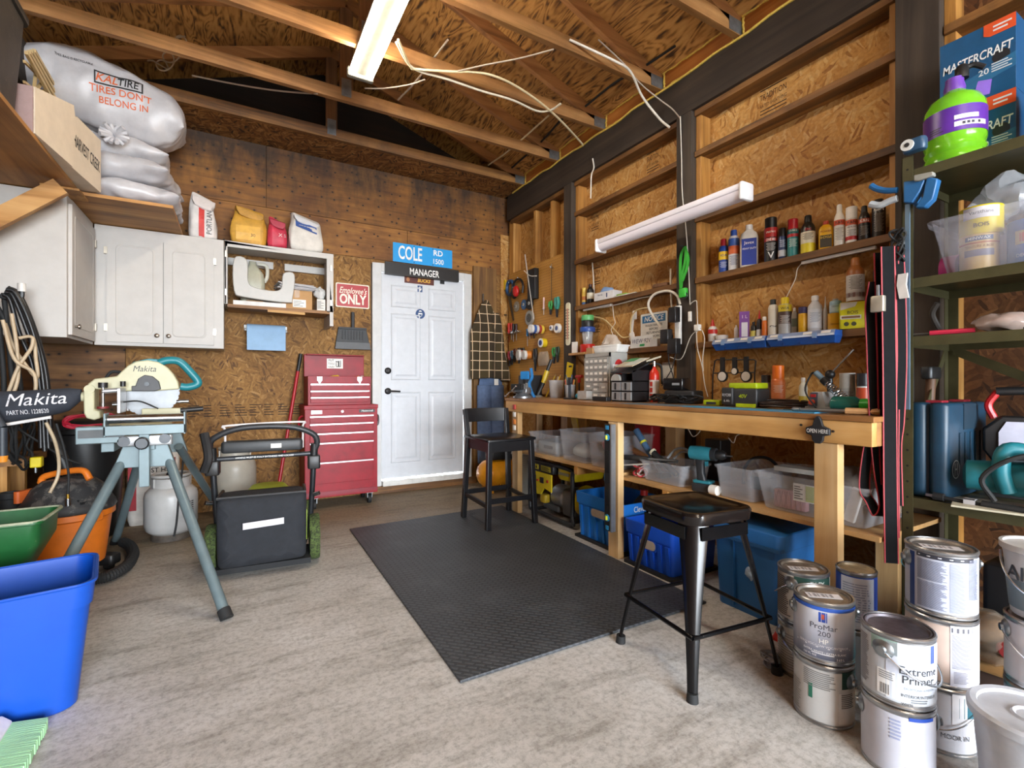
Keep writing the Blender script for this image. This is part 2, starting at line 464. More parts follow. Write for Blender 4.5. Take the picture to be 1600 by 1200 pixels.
def wall_ply(name, lo, mid, hi, mold):
    m, nt, p=nodes(name)
    v, xyz=vec2(nt, 'XZ')
    sc=N(nt, 'ShaderNodeVectorMath', _operation='MULTIPLY'); sc.inputs[1].default_value=(2.2,26,1); nt.links.new(v, sc.inputs[0])
    n1=N(nt, 'ShaderNodeTexNoise', Scale=1.0, Detail=6.0, Roughness=.6, Distortion=.5); nt.links.new(sc.outputs[0], n1.inputs['Vector'])
    col=ramp(nt, [(.28, lo),(.5, mid),(.75, hi)], n1.outputs[0])
    n2=N(nt, 'ShaderNodeTexNoise', Scale=2.4, Detail=4.0, Roughness=.6); nt.links.new(v, n2.inputs['Vector'])
    col=mixc(nt,.7, col, ramp(nt, [(.35, '#8d7258'),(.62, '#ffffff')], n2.outputs[0]), 'MULTIPLY')
    ks=N(nt, 'ShaderNodeVectorMath', _operation='MULTIPLY'); ks.inputs[1].default_value=(1,1.25,1); nt.links.new(v, ks.inputs[0])
    vo=N(nt, 'ShaderNodeTexVoronoi', _voronoi_dimensions='2D', Scale=8.0); nt.links.new(ks.outputs[0], vo.inputs['Vector'])
    col=mixc(nt, ramp(nt, [(.05,.8),(.22,0.0)], vo.outputs['Distance']), col, lo)
    col=mixc(nt, ramp(nt, [(.055,1.0),(.085,0.0)], vo.outputs['Distance']), col, '#1c0d04')
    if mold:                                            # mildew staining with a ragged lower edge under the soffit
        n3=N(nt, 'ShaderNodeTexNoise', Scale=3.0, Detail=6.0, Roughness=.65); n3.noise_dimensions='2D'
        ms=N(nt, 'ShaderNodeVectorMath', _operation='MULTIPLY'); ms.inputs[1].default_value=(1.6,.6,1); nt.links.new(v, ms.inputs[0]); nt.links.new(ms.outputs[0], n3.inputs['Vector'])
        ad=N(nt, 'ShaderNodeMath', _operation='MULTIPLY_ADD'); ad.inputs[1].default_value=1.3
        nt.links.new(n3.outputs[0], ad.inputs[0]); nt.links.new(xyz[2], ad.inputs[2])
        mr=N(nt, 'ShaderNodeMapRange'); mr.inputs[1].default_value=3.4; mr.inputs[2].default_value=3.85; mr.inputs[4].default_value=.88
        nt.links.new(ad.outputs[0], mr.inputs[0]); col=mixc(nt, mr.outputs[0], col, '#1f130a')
    nt.links.new(col, p.inputs['Base Color']); p.inputs['Roughness'].default_value=.68
    bump(nt, p, n1.outputs[0],.2,.002)
    return m
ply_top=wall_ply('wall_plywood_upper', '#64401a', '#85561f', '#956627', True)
ply_mid=wall_ply('wall_plywood_strip', '#73481c', '#96642a', '#a67534', False)
ply_low=wall_ply('wall_plywood_low', '#4a3018', '#80592f', '#94693c', False)

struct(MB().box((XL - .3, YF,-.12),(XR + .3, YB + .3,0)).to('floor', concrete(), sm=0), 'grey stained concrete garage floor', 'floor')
struct(MB().box((-14,-16,-.14),(16, YF,-.02)).to('ground', c('#8f8c86',.9), sm=0), 'concrete driveway outside the open garage door', 'ground')
# back wall: boards round the door opening
wb=struct(MB().box((XL - .1, YB + .06,0),(1.2, YB + .1,3.2)).box((2.16, YB + .06,0),(XR + .1, YB + .1,3.2)).box((1.2, YB + .06,2.17),(2.16, YB + .1,3.2))
            .to('wall_back', stud, sm=0), 'plywood and strand board back wall with the white door', 'wall')
def panel(n, x0, x1, z0, z1, m, y=YB):
    return MB().box((x0 + .002, y, z0 + .002),(x1 - .002, y + .055, z1 - .002)).to(n, m, wb, sm=0)
XS=PY(416,250, YB).x
for x0, x1 in ((XL - .05, XS),(XS,2.5),(2.5, XR)): panel('plywood_panel', x0, x1,2.6,3.14, ply_top)
panel('plywood_panel', XL - .05,1.5,2.27,2.6, ply_mid); panel('plywood_panel',1.5, XR,2.27,2.6, ply_mid)
panel('plywood_panel', XL - .05, PY(196,600, YB).x,0,2.27, ply_low)
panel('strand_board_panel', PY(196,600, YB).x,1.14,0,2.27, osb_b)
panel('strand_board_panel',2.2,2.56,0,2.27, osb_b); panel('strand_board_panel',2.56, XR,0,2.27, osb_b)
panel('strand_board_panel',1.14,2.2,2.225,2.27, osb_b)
MB().box((2.22, YB - .03,.02),(2.5, YB,2.33)).to('plank', wood('rough_plank', 'Z', '#5d3c1c', '#86602f', '#9c7440',.7, knots=.5), wb, sm=0)
MB().box((2.56, YB - .02,.0),(2.69, YB,2.72)).to('corner_strip', osb('strand_board_corner', 'XZ', RT), wb, sm=0)
# mill printing along the lower strand board
pr=MB(); random.seed(4)
for k in range(9):
    x=0.02 + k*.11 - .35
    for r_ in range(5):
        w=random.choice((.05,.075,.09)); pr.box((x, YB - .0006,.79 + r_*.022),(x + w, YB,.797 + r_*.022))
pr.flat('mill_printing', c('#2a1a0c',.8), wb)
# side walls
wl=struct(MB().box((XL - .1, YF,0),(XL, YB + .1,3.2)).to('wall_left', wood('left_wall_ply', 'Y', '#4a3018', '#775029', '#8d6537',.5, knots=.6), sm=0), 'bare plywood left wall', 'wall')
MB().box((XL,1.5,.72),(XL + .035, YB,.81)).to('rail', girt, wl, sm=0)
wr=struct(MB().box((XR, YF,0),(XR + .05, YB + .1,3.2)).to('wall_right', osb_r, sm=0), 'strand board right wall between dark posts', 'wall')
fr=MB().box((XL - .1, YF - .12,2.75),(XR + .05, YF,3.95)).box((XL - .1, YF - .12,0),(XL + .1, YF,2.75)).box((XR - .15, YF - .12,0),(XR + .05, YF,2.75))
struct(fr.to('wall_front', osb_r, sm=0), 'front wall round the open garage door', 'wall')
# roof: two slopes of plywood, king post trusses every 61 cm
XC, SL, ZE=.71,.35,3.26
zr=lambda x: ZE + SL*(2.6 - abs(x - XC) - XC)
cm=MB()
for a, b in ((XC, XR + .35),(2*XC - XR - .35, XC)):
    cm.loft([[(a, y, zr(a)),(b, y, zr(b)),(b, y, zr(b) + .02),(a, y, zr(a) + .02)] for y in (YF - .2, YB + .2)])
struct(cm.to('ceiling', roof_ply(), sm=0), 'stained plywood roof sheathing over the trusses', 'ceiling')
TY=[4.3,3.68,3.04,2.43,1.82,1.2,.59,-.02,-.63,-1.24,-1.85,-2.46,-3.07,-3.68,-4.29]
galv=c('#7d8184',.45,.7, wear=.2)
for i, y in enumerate(TY):
    t=T('roof_truss', 'timber roof truss', 'truss',(XC, y,3.14)); t['kind']='structure'; del t['label']
    h=XR - XC + .1
    MB().box((-h,-.019,0),(h,.019,.089)).to('bottom_chord', truss_m if i else plate, t, sm=0)
    for s in (-1,1):
        MB().beam((s*h,0, zr(XR + .1) - 3.14 - .05),(s*.005,0, zr(XC) - 3.14 - .05),.038,.089, V((0,0,1))).to('top_chord', raft_m, t, sm=0)
        MB().box((s*1.86 - .06,-.0215,.005),(s*1.86 + .06,-.019,.085)).to('gusset_plate', galv, t, sm=0)
    MB().box((-.045,-.018,.089),(.045,.018, zr(XC) - 3.14 - .05)).to('king_post', truss_z, t, sm=0)
    MB().box((-.035,-.0215,.03),(.035,-.019,.16)).to('gusset_plate', galv, t, sm=0)
# gable boarding behind the last truss, strand board soffit below it
struct(MB().box((XL - .2,4.72,3.16),(XR + .3,4.76,4.0)).to('trim_1', wood('gable_boards_shaded', 'X', '#120c07', '#1d140d', '#2a1e14',.4, rough=.9), sm=0), 'gable boarding above the back wall, coloured dark for its shade', 'trim')  # shadow behind the last truss is put into this very dark colour
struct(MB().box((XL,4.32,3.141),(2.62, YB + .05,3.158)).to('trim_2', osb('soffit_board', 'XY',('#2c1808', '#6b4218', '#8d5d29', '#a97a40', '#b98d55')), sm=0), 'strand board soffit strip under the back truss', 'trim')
# dark header beam along the right wall, end blocks with foam between the trusses
struct(MB().box((2.6, YF,2.862),(2.7,4.62,3.1)).box((2.612, YF,3.1),(2.71,4.62,3.137)).to('trim_3', dark_y, sm=0, bev=.004), 'dark brown header beam along the right wall', 'trim')
struct(MB().box((XL, YF,2.862),(XL + .1,4.3,3.137)).to('trim_4', dark_y, sm=0, bev=.004), 'dark header beam along the left wall', 'trim')
foam=c('#d9ba54',.7, wear=.15, scale=60); block_m=wood('end_block', 'Y', '#8a4a18', '#b06a28', '#c58540',.5)
random.seed(7)
for i in range(len(TY) - 7):
    y1, y0=TY[i] - .025, TY[i + 1] + .025
    b=struct(MB().box((2.63, y0,3.138),(2.66, y1,3.262)).to('trim_%d' % (5 + i), block_m, sm=0), 'orange timber end block with foam round its edge', 'trim')
    for (p, q) in (((2.626, y0,3.145),(2.626, y1,3.145)),((2.626, y0,3.252),(2.626, y1,3.252)),((2.626, y1 - .006,3.145),(2.626, y1 - .006,3.255)),((2.626, y0 + .006,3.145),(2.626, y0 + .006,3.255))):
        n=14; pts=[V(p).lerp(V(q), k/n) + V((random.uniform(-.004,.004), random.uniform(-.003,.003), random.uniform(-.006,.006))) for k in range(n + 1)]
        MB().tube(pts,.007,6,2).to('foam_bead', foam, b)
fo=MB().tube([(2.606,4.5 - k*.12,3.13 + random.uniform(-.008,.008)) for k in range(75)],.008,6,2).to('trim_13', foam); struct(fo, 'yellow foam bead along the top of the header beam', 'trim')
# posts
PW=((3.44,3.56),(2.145,2.268),(.86,1.02),(-.45,-.3))
for i,(a, b) in enumerate(PW):
    struct(MB().box((2.6, a,0),(XR, b,2.862)).to('trim_%d' % (14 + i), dark_z, sm=0, bev=.003), 'dark brown post in the right wall', 'trim')
# studs beside the posts, plates under the beam
k=18
def trim(lo, hi, m, lab):
    global k
    o=struct(MB().box(lo, hi).to('trim_%d' % k, m, sm=0, bev=.002), lab, 'trim'); k += 1
    return o
for y0, y1 in ((3.56,3.6),(4.55,4.64),(4.1,4.14),(3.8,3.84),(3.4,3.44),(2.268,2.308),(2.105,2.145),(1.02,1.06),(.82,.86),(-.3,-.26)):
    trim((2.645, y0,0),(XR, y1,2.86), stud, 'stud of the right wall')
BAYS=((3.6,4.55),(2.308,3.4),(1.06,2.105),(-.26,.82))
for i,(y0, y1) in enumerate(BAYS):
    trim((2.625, y0 - .035,2.825),(XR, y1 + .035,2.862), girt, 'top plate under the header beam')
    if i: trim((2.625, y0 - .035,2.555),(XR, y1 + .035,2.592), girt, 'upper girt board between the posts'); trim((2.625, y0 - .035,2.125),(XR, y1 + .035,2.163), girt, 'middle girt board between the posts')
MB().box((XR - .012,-.6,0),(XR - .001,.86,2.8)).to('strand_board_panel', osb('strand_board_shaded', 'YZ',('#3a220f', '#5c3a1c', '#6f4824', '#7d5430', '#8d653c')), wr, sm=0)  # extra panel; shade behind the shelving is put into its darker tones
# mill stamps on the strand board
def stamp(y, z, w):
    t=MB(); Mx=TR((XR - .0008, y, z))@M.Rotation(R(-90),4, 'Z')@M.Rotation(R(90),4, 'X')
    t.text('TRADITION',.05, Mx@TR((0,.02,0)), fit=w); t.text('RATED SHEATHING',.03, Mx@TR((0,-.03,0)), fit=w)
    for q in (.06,-.06,-.08): t.vf([Mx@V(p) for p in ((-w/2, q,0),(w/2, q,0),(w/2, q + .006,0),(-w/2, q + .006,0))], [(0,1,2,3)])
    t.flat('mill_stamp', c('#2b1a0b',.8), wr)
p=PX(1208,150, XR); stamp(p.y, p.z,.16)
p=PX(1020,250, XR); stamp(p.y, p.z,.12)
for uv in ((930,345),(932,430),(932,505)):
    p=PX(*uv, XR); stamp(p.y, p.z,.1)
# ---------------------------------------------------------------- the white door
DY=YB - .01
dw=c('#cccfd4',.4, wear=.03)
dr=T('door_1', 'white six-panel door at the back of the garage', 'door',(1.24, DY,.13)); dr['kind']='structure'
DW, DH=.865,2.02
d=MB().box((0,0,0),(DW,.04, DH))
for (x0, x1) in ((.1,.38),(.485,.765)):
    for (z0, z1) in ((.16,.84),(.98,1.62),(1.7,1.9)):
        d.loft([[(x0 + e, y, z0 + e),(x1 - e, y, z0 + e),(x1 - e, y, z1 - e),(x0 + e, y, z1 - e)] for e, y in ((-.012,.001),(-.004,-.007),(.006,-.002),(.025,-.002),(.045,-.009))], c0=False)
d.to('door_slab', dw, dr, sm=0)
for nm, z in (('door_lever',.86),('deadbolt',1.06)):
    h=MB().lathe([(.032,0),(.032,.008),(.026,.014),(.012,.016),(.012,.03)],(.06,0, z),(0,-1,0),20)
    if nm == 'door_lever': h.tube([(.06,-.045, z),(.1,-.05, z),(.17,-.05, z - .004)],.0085,8)
    else: h.cbox((.06,-.022, z),(.008,.014,.03))
    h.to(nm, c('#2c2a2a',.4,.6), dr)
fm=struct(MB().box((1.147, YB - .025,.0),(1.235, YB + .05,2.235)).box((2.112, YB - .025,.0),(2.2, YB + .05,2.235)).box((1.235, YB - .025,2.155),(2.112, YB + .05,2.235))
            .to('trim_90', c('#c9c9c8',.45, wear=.04, wearcol='#8d8577', wt=.66), sm=0, bev=.004), 'white painted door frame with scuffed edges', 'trim')
struct(MB().box((1.235, YB - .08,.07),(2.112, YB + .05,.118)).to('trim_91', c('#d8d6d0',.5, wear=.1), sm=0, bev=.004), 'pale door sill', 'trim')
struct(MB().box((1.12, YB - .06,0),(2.24, YB + .05,.068)).to('trim_92', plate, sm=0, bev=.003), 'rough timber curb under the door sill', 'trim')
# ================================================================ LAMPS
tub_m=c('#fff1dc',.4, emit=42, wear=0)
def tube_fixture(loc, label):
    t=T('fluorescent_lamp', label, 'lamp', loc)          # hangs under the trusses, tubes along the room
    g=c('#77746a',.6); L=1.22
    MB().rbox((-.07,-L,-.03),(.07,0,.0),.01).to('housing', g, t)
    MB().box((-.03,-L + .02,-.05),(.03,-.02,-.03)).to('ballast_cover', c('#77776f',.5), t)
    for y in (-.012,-L - .012): MB().rbox((-.085, y - .012,-.072),(.085, y + .03,-.01),.016).to('end_cap', g, t)
    for x in (-.06,.06): MB().cyl((x,-.03,-.052),(x,-L + .03,-.052),.017, n=14).to('tube', tub_m, t)
    return t
tube_fixture((.715,3.24,3.135), 'lit twin-tube fluorescent lamp under the roof trusses')
tube_fixture((.755,-.3,3.135), 'added twin-tube fill lamp out of view behind the camera')  # unseen lamp added as fill light
led=c('#e9e6ee',.35, wear=.02)
t=T('shop_light', 'long unlit white shop light beside the dark post above the bench', 'lamp',(2.385,1.6,2.105))
MB().rbox((-.045,0,0),(.045,1.2,.035),.012).to('housing', led, t)
lr=[[(x, y, z) for x, z in [(.043*math.cos(R(a)),-.004 + .048*math.sin(R(a))) for a in range(180,361,15)]] for y in (.02,1.18)]
MB().loft(lr).to('diffuser', c('#eeeaf4',.3, wear=.01), t)
for y in (-.006,1.18): MB().rbox((-.052, y,-.058),(.052, y + .03,.04),.02).to('end_cap', c('#f1f0f2',.3), t)
MB().beam((0,.6,.04),(.22,.6,.1),.03,.012).box((-.02,.56,.033),(.02,.64,.045)).to('bracket', DSTEEL, t)

# ================================================================ WALL CABINETS AND THE OVERHEAD SHELF
cabw=c('#bdb9b4',.5, wear=.035, wearcol='#9a9388', wt=.7, scale=9)
knobm=c('#8e8377',.3,.9)
def cab_door(parent, x0, x1, z0, z1, knob_x, hinge_x):
    """door in the local xz plane, facing -y"""
    d=MB().box((x0,-.018, z0),(x1,0, z1))
    d.loft([[(x, y, z) for x, z in rr(x1 - x0 - 2*e, z1 - z0 - 2*e,.03,4,(x0 + x1)/2,(z0 + z1)/2)] for e, y in ((.05,-.018),(.053,-.0205),(.059,-.0205),(.062,-.018))], False, False)
    o=d.to('door', cabw, parent)
    MB().lathe([(.006,0),(.006,.012),(.016,.018),(.015,.026),(.006,.03)],(knob_x,-.018, z0 + .055),(0,-1,0),16).to('knob', knobm, o)
    for z in (z0 + .1, z1 - .1): MB().cbox((hinge_x,-.012, z),(.02,.026,.05)).to('hinge', c('#bdb4a4',.35,.6), o)
    return o
t=T('wall_cabinet', 'white double-door wall cabinet hung on the back wall', 'cabinet',(-.855,4.38,1.335))
W, D, Hc=.78,.315,.85
MB().box((0,.0,0),(W, D, Hc)).to('carcass', cabw, t, sm=0, bev=.003)
cab_door(t,.07,.395,.025,.77,.36,.066); cab_door(t,.4,.715,.025,.77,.43,.72)
t=T('wall_cabinet', 'white single-door cabinet on the left wall, its side turned to the viewer', 'cabinet',(-.86,3.77,1.335), R(90))
MB().box((0,0,0),(.605, D, Hc)).to('carcass', cabw, t, sm=0, bev=.003)
cab_door(t,.03,.575,.02,.8,.09,.575)
t=T('open_cabinet', 'white open-fronted wall cabinet with a missing door', 'cabinet',(-.07,4.38,1.56))
raw=wood('cabinet_inside', 'X', '#6d4a28', '#94693c', '#a97e4e',.6)
MB().box((0,0,.13),(.02, D,.625)).box((0,0,.58),(.81,.02,.625)).box((0,.0,.6),(.81, D,.625)).box((.78,0,0),(.81, D,.6)).box((.755,0,.12),(.81,.02,.6)).box((0,0,.13),(.012,.02,.6)).to('carcass', cabw, t, sm=0, bev=.002)
MB().box((.02,.0,.105),(.78, D - .005,.13)).to('shelf', raw, t, sm=0)
MB().beam((.3,-.012,.095),(.58,-.012,.09),.014,.02).to('edge_strip', wood('strip', 'X', '#9a7038', '#bf9050', '#cfa468'), t, sm=0)
MB().box((.02, D - .03,.5),(.36, D - .005,.56)).box((.45, D - .03,.5),(.78, D - .005,.56)).to('hanging_rail', cabw, t, sm=0)
for z in (.2,.5):
    MB().cbox((.79,-.004, z),(.016,.012,.05)).cbox((.008,-.004, z + .02),(.012,.012,.05)).to('hinge', c('#bdb4a4',.35,.6), t)
ply_e=wood('shelf_plywood', 'X', '#7d5327', '#b07c40', '#c79656',.35)
ply_y=wood('shelf_plywood', 'Y', '#7d5327', '#b07c40', '#c79656',.35)
t=T('overhead_shelf', 'plywood overhead shelf with a timber brace in the upper left corner', 'shelf',(XL,2.0,2.19))
MB().box((.005,-1.2,0),(.4,1.77,.02)).to('long_board', ply_y, t, sm=0)
MB().box((.005,1.77,.0),(.855,2.69,.02)).to('corner_board', ply_e, t, sm=0)
MB().beam((.365,1.56,-.035),(.02,1.56,-.34),.089,.038, V((0,1,0))).to('brace', wood('brace_timber', 'X', '#8a5b2a', '#bd8a4c', '#d2a468',.5, knots=.7), t, sm=0)
MB().beam((.385,-.3,-.035),(.02,-.3,-.34),.089,.038, V((0,1,0))).to('brace', wood('brace_timber', 'X', '#8a5b2a', '#bd8a4c', '#d2a468',.5, knots=.7), t, sm=0)
MB().box((.25,1.66,-.012),(.42,1.86,0)).to('cleat', stud, t, sm=0)

XZ=M.Rotation(R(90),4, 'X')
# ---------------------------------------------------------------- sacks
bagw=c('#bdbcc0',.36, wear=.06)
def pillow(w, d, h, amp=.012, seed=0, n=26, flat=.35, pinch=.06):
    """a filled sack lying flat: pillow outline with pinched seams at the two ends"""
    m=MB(); top=[]; bot=[]
    def P(i, j, s):
        x, y=-1 + 2*i/n,-1 + 2*j/n
        e=max(0,(1 - abs(x) ** 3.2)) ** .55*max(0,(1 - abs(y) ** 3.2)) ** .55
        k=1 - .1*(1 - abs(y))*abs(x) ** 6 + 0
        zz=h*(flat + (1 - flat)*1)*e/2
        return (x*w/2*(1 - .05*(1 - e)), y*d/2*(1 - pinch*(1 - abs(x) ** 2)*abs(y) ** 4), h/2 + s*zz)
    vs=[P(i, j,1) for j in range(n + 1) for i in range(n + 1)] + [P(i, j,-1) for j in range(n + 1) for i in range(n + 1)]
    q=(n + 1) ** 2; fs=[]
    for j in range(n):
        for i in range(n):
            a=j*(n + 1) + i; fs += [(a, a + 1, a + n + 2, a + n + 1),(q + a + n + 1, q + a + n + 2, q + a + 1, q + a)]
    m.vf(vs, fs)
    bmesh.ops.remove_doubles(m.bm, verts=m.bm.verts, dist=1e-5)
    return m.jitter(amp*1.3,7, seed).jitter(amp*1.3,17, seed + 5).jitter(amp*.4,44, seed + 9)
ORG=c('#d5622b',.5)
def tyre_bag(loc, rz, w, d, h, label, seed, tilt=0, lettering=0, knot=False, roll=0):
    t=T('tyre_bag', label, 'bag', loc, rz, 'white plastic bags of tyres on the overhead shelf')
    b=pillow(w, d, h,.014, seed)
    if tilt: bmesh.ops.rotate(b.bm, verts=b.bm.verts, cent=(0,0,0), matrix=M.Rotation(tilt,3, 'X'))
    if roll: bmesh.ops.rotate(b.bm, verts=b.bm.verts, cent=(0,0, h/2), matrix=M.Rotation(roll,3, 'Y'))
    body=b.to('bag', bagw, t, sm=80, sub=1)
    if knot:
        k=MB()
        for a in range(14):
            q=2*PI*a/14
            k.tube([(.06 + .012*math.cos(q),-d/2 + .02 - .02, h*.62 + .012*math.sin(q)),(.06 + .03*math.cos(q),-d/2 - .035, h*.62 + .03*math.sin(q)),(.06 + .075*math.cos(q),-d/2 - .03 - .02*(a % 3), h*.62 + .06*math.sin(q))],.014,6,3)
        k.to('knotted_neck', bagw, t, sm=80)
    return t, body
# a stack on the corner board: the lowest droops over its right edge
tyre_bag((-.7,4.15,2.222), R(4),.8,.66,.165, 'lowest white tyre bag, squashed on the plywood shelf',1)
tyre_bag((-.72,4.19,2.375), R(-4),.78,.68,.18, 'third white tyre bag down in the stack on the overhead shelf',2)
tyre_bag((-.76,4.24,2.53), R(6),.74,.62,.18, 'second tyre bag down, its knotted neck gathered at the front',3, knot=True)
t, body=tyre_bag((-.75,4.27,2.765), R(5),.94,.46,.46, 'topmost tyre bag in the stack with orange slogan lettering',4, tilt=R(12), roll=R(13))
Lm=M.Rotation(R(24),4, 'X')@TR((0.0,-.245,.255))@M.Rotation(R(53),4, 'X')
def decal(parent, parts, offs=.004):
    """printed letters laid on the sack surface: dropped onto the sack along the print's normal"""
    dg=bpy.context.evaluated_depsgraph_get()
    for nm, mb, mat_, nrm in parts:
        o=mb.flat(nm, mat_, parent)
        n_=V(nrm).normalized()
        for v in o.data.vertices:
            ok, hit, nn, _=parent.evaluated_get(dg).ray_cast(v.co + n_*.5,-n_)
            if ok: v.co=hit + n_*offs
def sack_print(body, cx, cy, cz, tiltx, lines, rz=0):
    Mx=TR((cx, cy, cz))@M.Rotation(rz,4, 'Z')@M.Rotation(tiltx,4, 'X')
    n_=(Mx.to_3x3()@V((0,0,1)))
    parts=[]
    for s, x, y, size, fit, mat_, sh in lines:
        if s is None:
            parts.append(('printed_panel', fit, mat_, n_)); continue
        if s == 'frame':
            m=MB(); w, h=fit
            for a, b, e, f in ((-w,-h, w,-h + .008),(-w, h - .008, w, h),(-w,-h,-w + .008, h),(w - .008,-h, w, h)):
                for q in range(8):
                    pa, pb=(a + (e - a)*q/8, a + (e - a)*(q + 1)/8) if e - a > .02 else (a, e)
                    ya, yb=(b, f) if e - a > .02 else (b + (f - b)*q/8, b + (f - b)*(q + 1)/8)
                    m.vf([Mx@V((x + i, y + j,0)) for i, j in ((pa, ya),(pb, ya),(pb, yb),(pa, yb))], [(0,1,2,3)])
            parts.append(('logo_frame', m, mat_, n_)); continue
        parts.append(('lettering', MB().text(s, size, Mx@TR((x, y,0)),.012, sh, fit=fit), mat_, n_))
    decal(body, parts)
sack_print(body,0.05,-.4,.24, R(70), [('frame',.02,.075,0,(.125,.036), INK,0),('KAL',-.045,.075,.065,.11, ORG,.25),('TIRE',.065,.075,.065,.11, INK,.1),
    ("TIRES DON'T",.03,.01,.055,.32, ORG,0),('BELONG IN',.045,-.045,.05,.3, ORG,0),('THIS BAG IS RECYCLABLE',-.2,.14,.022,.18, INK,0)])
def sack(name, label, cat, u0, u1, vt, vb, Y, cols, zb, depth=.16, fold=.3, seed=0, twist=0):
    """upright part-used paper sack: bulging foot, folded crumpled top"""
    a, b=PY(u0, vb, Y), PY(u1, vb, Y); k=(b - a).length; ctr=(a + b)/2
    hgt=PY((u0 + u1)/2, vt, Y).z - zb
    t=T(name, label, cat,(ctr.x, Y, zb), twist)
    sk=math.sin(seed*2.1)
    m=MB(); rg=[]
    prof=[(0,.86,.9),(.06,.98,1),(.3,1,1.05),(.55,.96,.95),(.72,.86,.7),(.86,.8,.36),(.95,.74,.22),(1,.7,.16)]
    for q, wq, dq in prof:
        rg.append([(x, y + (.35*depth*max(0, q - .6)), q*hgt*(1 + .22*sk*q*x/k)) for x, y in rr(k*wq, depth*dq,.045*min(1, dq*1.1),6)])
    m.loft(rg); m.jitter(.02,11, seed).jitter(.011,34, seed + 3)
    for f in m.bm.faces:
        f.material_index=0
    body=m.to('sack_body', cols[0], t, sm=60, sub=1)
    f_=MB(); rg=[]
    for q, dy, dz, th in ((0,.02,-.12,.02),(.3,-.0,-.03,.035),(.6,-.035,-.015,.04),(1,-.06,-.09,.02)):
        rg.append([(x, dy + y, hgt + dz*hgt/.25 + .2*sk*hgt*x/k) for x, y in rr(k*.74, th,.008,5)])
    f_.loft(rg).jitter(.03,15, seed + 8).to('folded_top', cols[1], t, sm=60, sub=1)
    return t, body, k, hgt
zc=2.188
t, b, k, h=sack('cement_sack', 'white sack with a red stripe on the cabinet top', 'sack',295,338,305,372,4.52,(c('#d6d2cf',.6), c('#cfc6c2',.6)), zc, seed=2)
decal(b, [('printed_stripe', MB().vf([(x,-.3, z) for z in [h*.02 + i*h*.8/10 for i in range(11)] for x in (-k*.12, k*.08)], [(2*i,2*i + 1,2*i + 3,2*i + 2) for i in range(10)]), c('#c8403c',.5),(0,-1,0)),
          ('lettering', MB().text('PORTLAND',.05, TR((k*.26,-.3, h*.42))@M.Rotation(R(90),4, 'X')@M.Rotation(R(90),4, 'Z'), fit=h*.6), c('#2d2a2c',.6),(0,-1,0))])
t, b, k, h=sack('grout_sack', 'crumpled yellow sack on the cabinet top', 'sack',360,417,326,384,4.52,(c('#c9973a',.6, wear=.15), c('#b9893a',.6, wear=.2)), zc, seed=5)
decal(b, [('printed_panel', MB().vf([(x*k,-.3, z*h) for z in (.12,.3,.48) for x in (-.35,0,.3)], [(i + 3*j, i + 1 + 3*j, i + 4 + 3*j, i + 3 + 3*j) for i in (0,1) for j in (0,1)]), c('#d9a63f',.5),(0,-1,0)),('lettering', MB().text('30',.035, TR((k*.1,-.3, h*.25))@M.Rotation(R(90),4, 'X')), INK,(0,-1,0))])
t, b, k, h=sack('grout_sack', 'small pinkish red sack between the yellow and the white sack', 'sack',417,450,342,385,4.46,(c('#c5394f',.55, wear=.12), c('#b04555',.6)), zc,.13, seed=8)
decal(b, [('lettering', MB().text('X S',.04, TR((k*.2,-.3, h*.4))@M.Rotation(R(90),4, 'X'),.01), c('#e8c8c8',.6),(0,-1,0))])
t, b, k, h=sack('plaster_sack', 'white sack with a blue band, right end of the cabinet top', 'sack',450,503,337,392,4.48,(c('#cfcac2',.6), c('#c9c9cc',.6)), zc,.18, seed=11)
decal(b, [('printed_band', MB().vf([(k*(-.3 + .6*i/8),-.3, h*(.82 - .16*i/8 - .2*j)) for j in (0,1) for i in range(9)], [(i, i + 1, i + 10, i + 9) for i in range(8)]), c('#3d5a9c',.5),(0,-1,0))])
# ---------------------------------------------------------------- things on the long board of the overhead shelf
zs=2.212
t=T('wine_box', 'cream cardboard box with black lettering and open flaps beside the tyre bags', 'box',(-.845,3.39, zs), R(-8))
cr=c('#d2c3ae',.7, wear=.04); crd=c('#a58a86',.7); w=.19
MB().prism([(-.37,0),(.37,0),(.37,.315),(.06,.3)], TR((-w/2,0,0))@M.Rotation(R(90),4, 'Z')@XZ , w).to('carton', cr, t, sm=0)
MB().prism([(-.37,.001),(-.0,.001),(.03,.27),(.01,.335),(-.37,.215)], TR((-w/2,0,0))@M.Rotation(R(90),4, 'Z')@XZ@TR((0,0, w + .001)),.005).to('flap', cr, t, sm=0)
MB().box((-w/2,-.375,.0),(w/2,-.37,.215)).to('end_panel', crd, t, sm=0)
MB().text('HARVEST CREEK',.095, TR((w/2 + .0015,.185,.15))@M.Rotation(R(90),4, 'Z')@XZ@M.Rotation(R(-3),4, 'Z'),.006, fit=.33).flat('lettering', c('#26221f',.6), t)
t=T('folded_rack', 'folded pale wooden lattice rack standing behind the wine box', 'rack',(-1.02,3.6, zs)); o=V((-1.02,3.6, zs))
pw=c('#d3b986',.55, wear=.08); f=MB()
P3=lambda u, v, X=-.98: PX(u, v, X) - o
for i in range(4): f.beam(P3(41 + 4*i,82 - i), P3(84 + 3.5*i,160 - 3*i),.016,.02)
for a_, b_ in (((38,96),(55,113)),((38,128),(54,142)),((56,113),(53,142)),((53,142),(80,142)),((58,116),(78,148)),((66,128),(57,140))): f.beam(P3(*a_,-1.0), P3(*b_,-1.0),.012,.014)
f.to('lattice', pw, t, sm=0)
MB().beam((0,-.05,0),(0,-.05,.42),.02,.02).to('foot_bar', pw, t, sm=0)
t=T('plastic_sack', 'crumpled blue and white plastic sack behind the black bin', 'sack',(-1.08,3.07, zs))
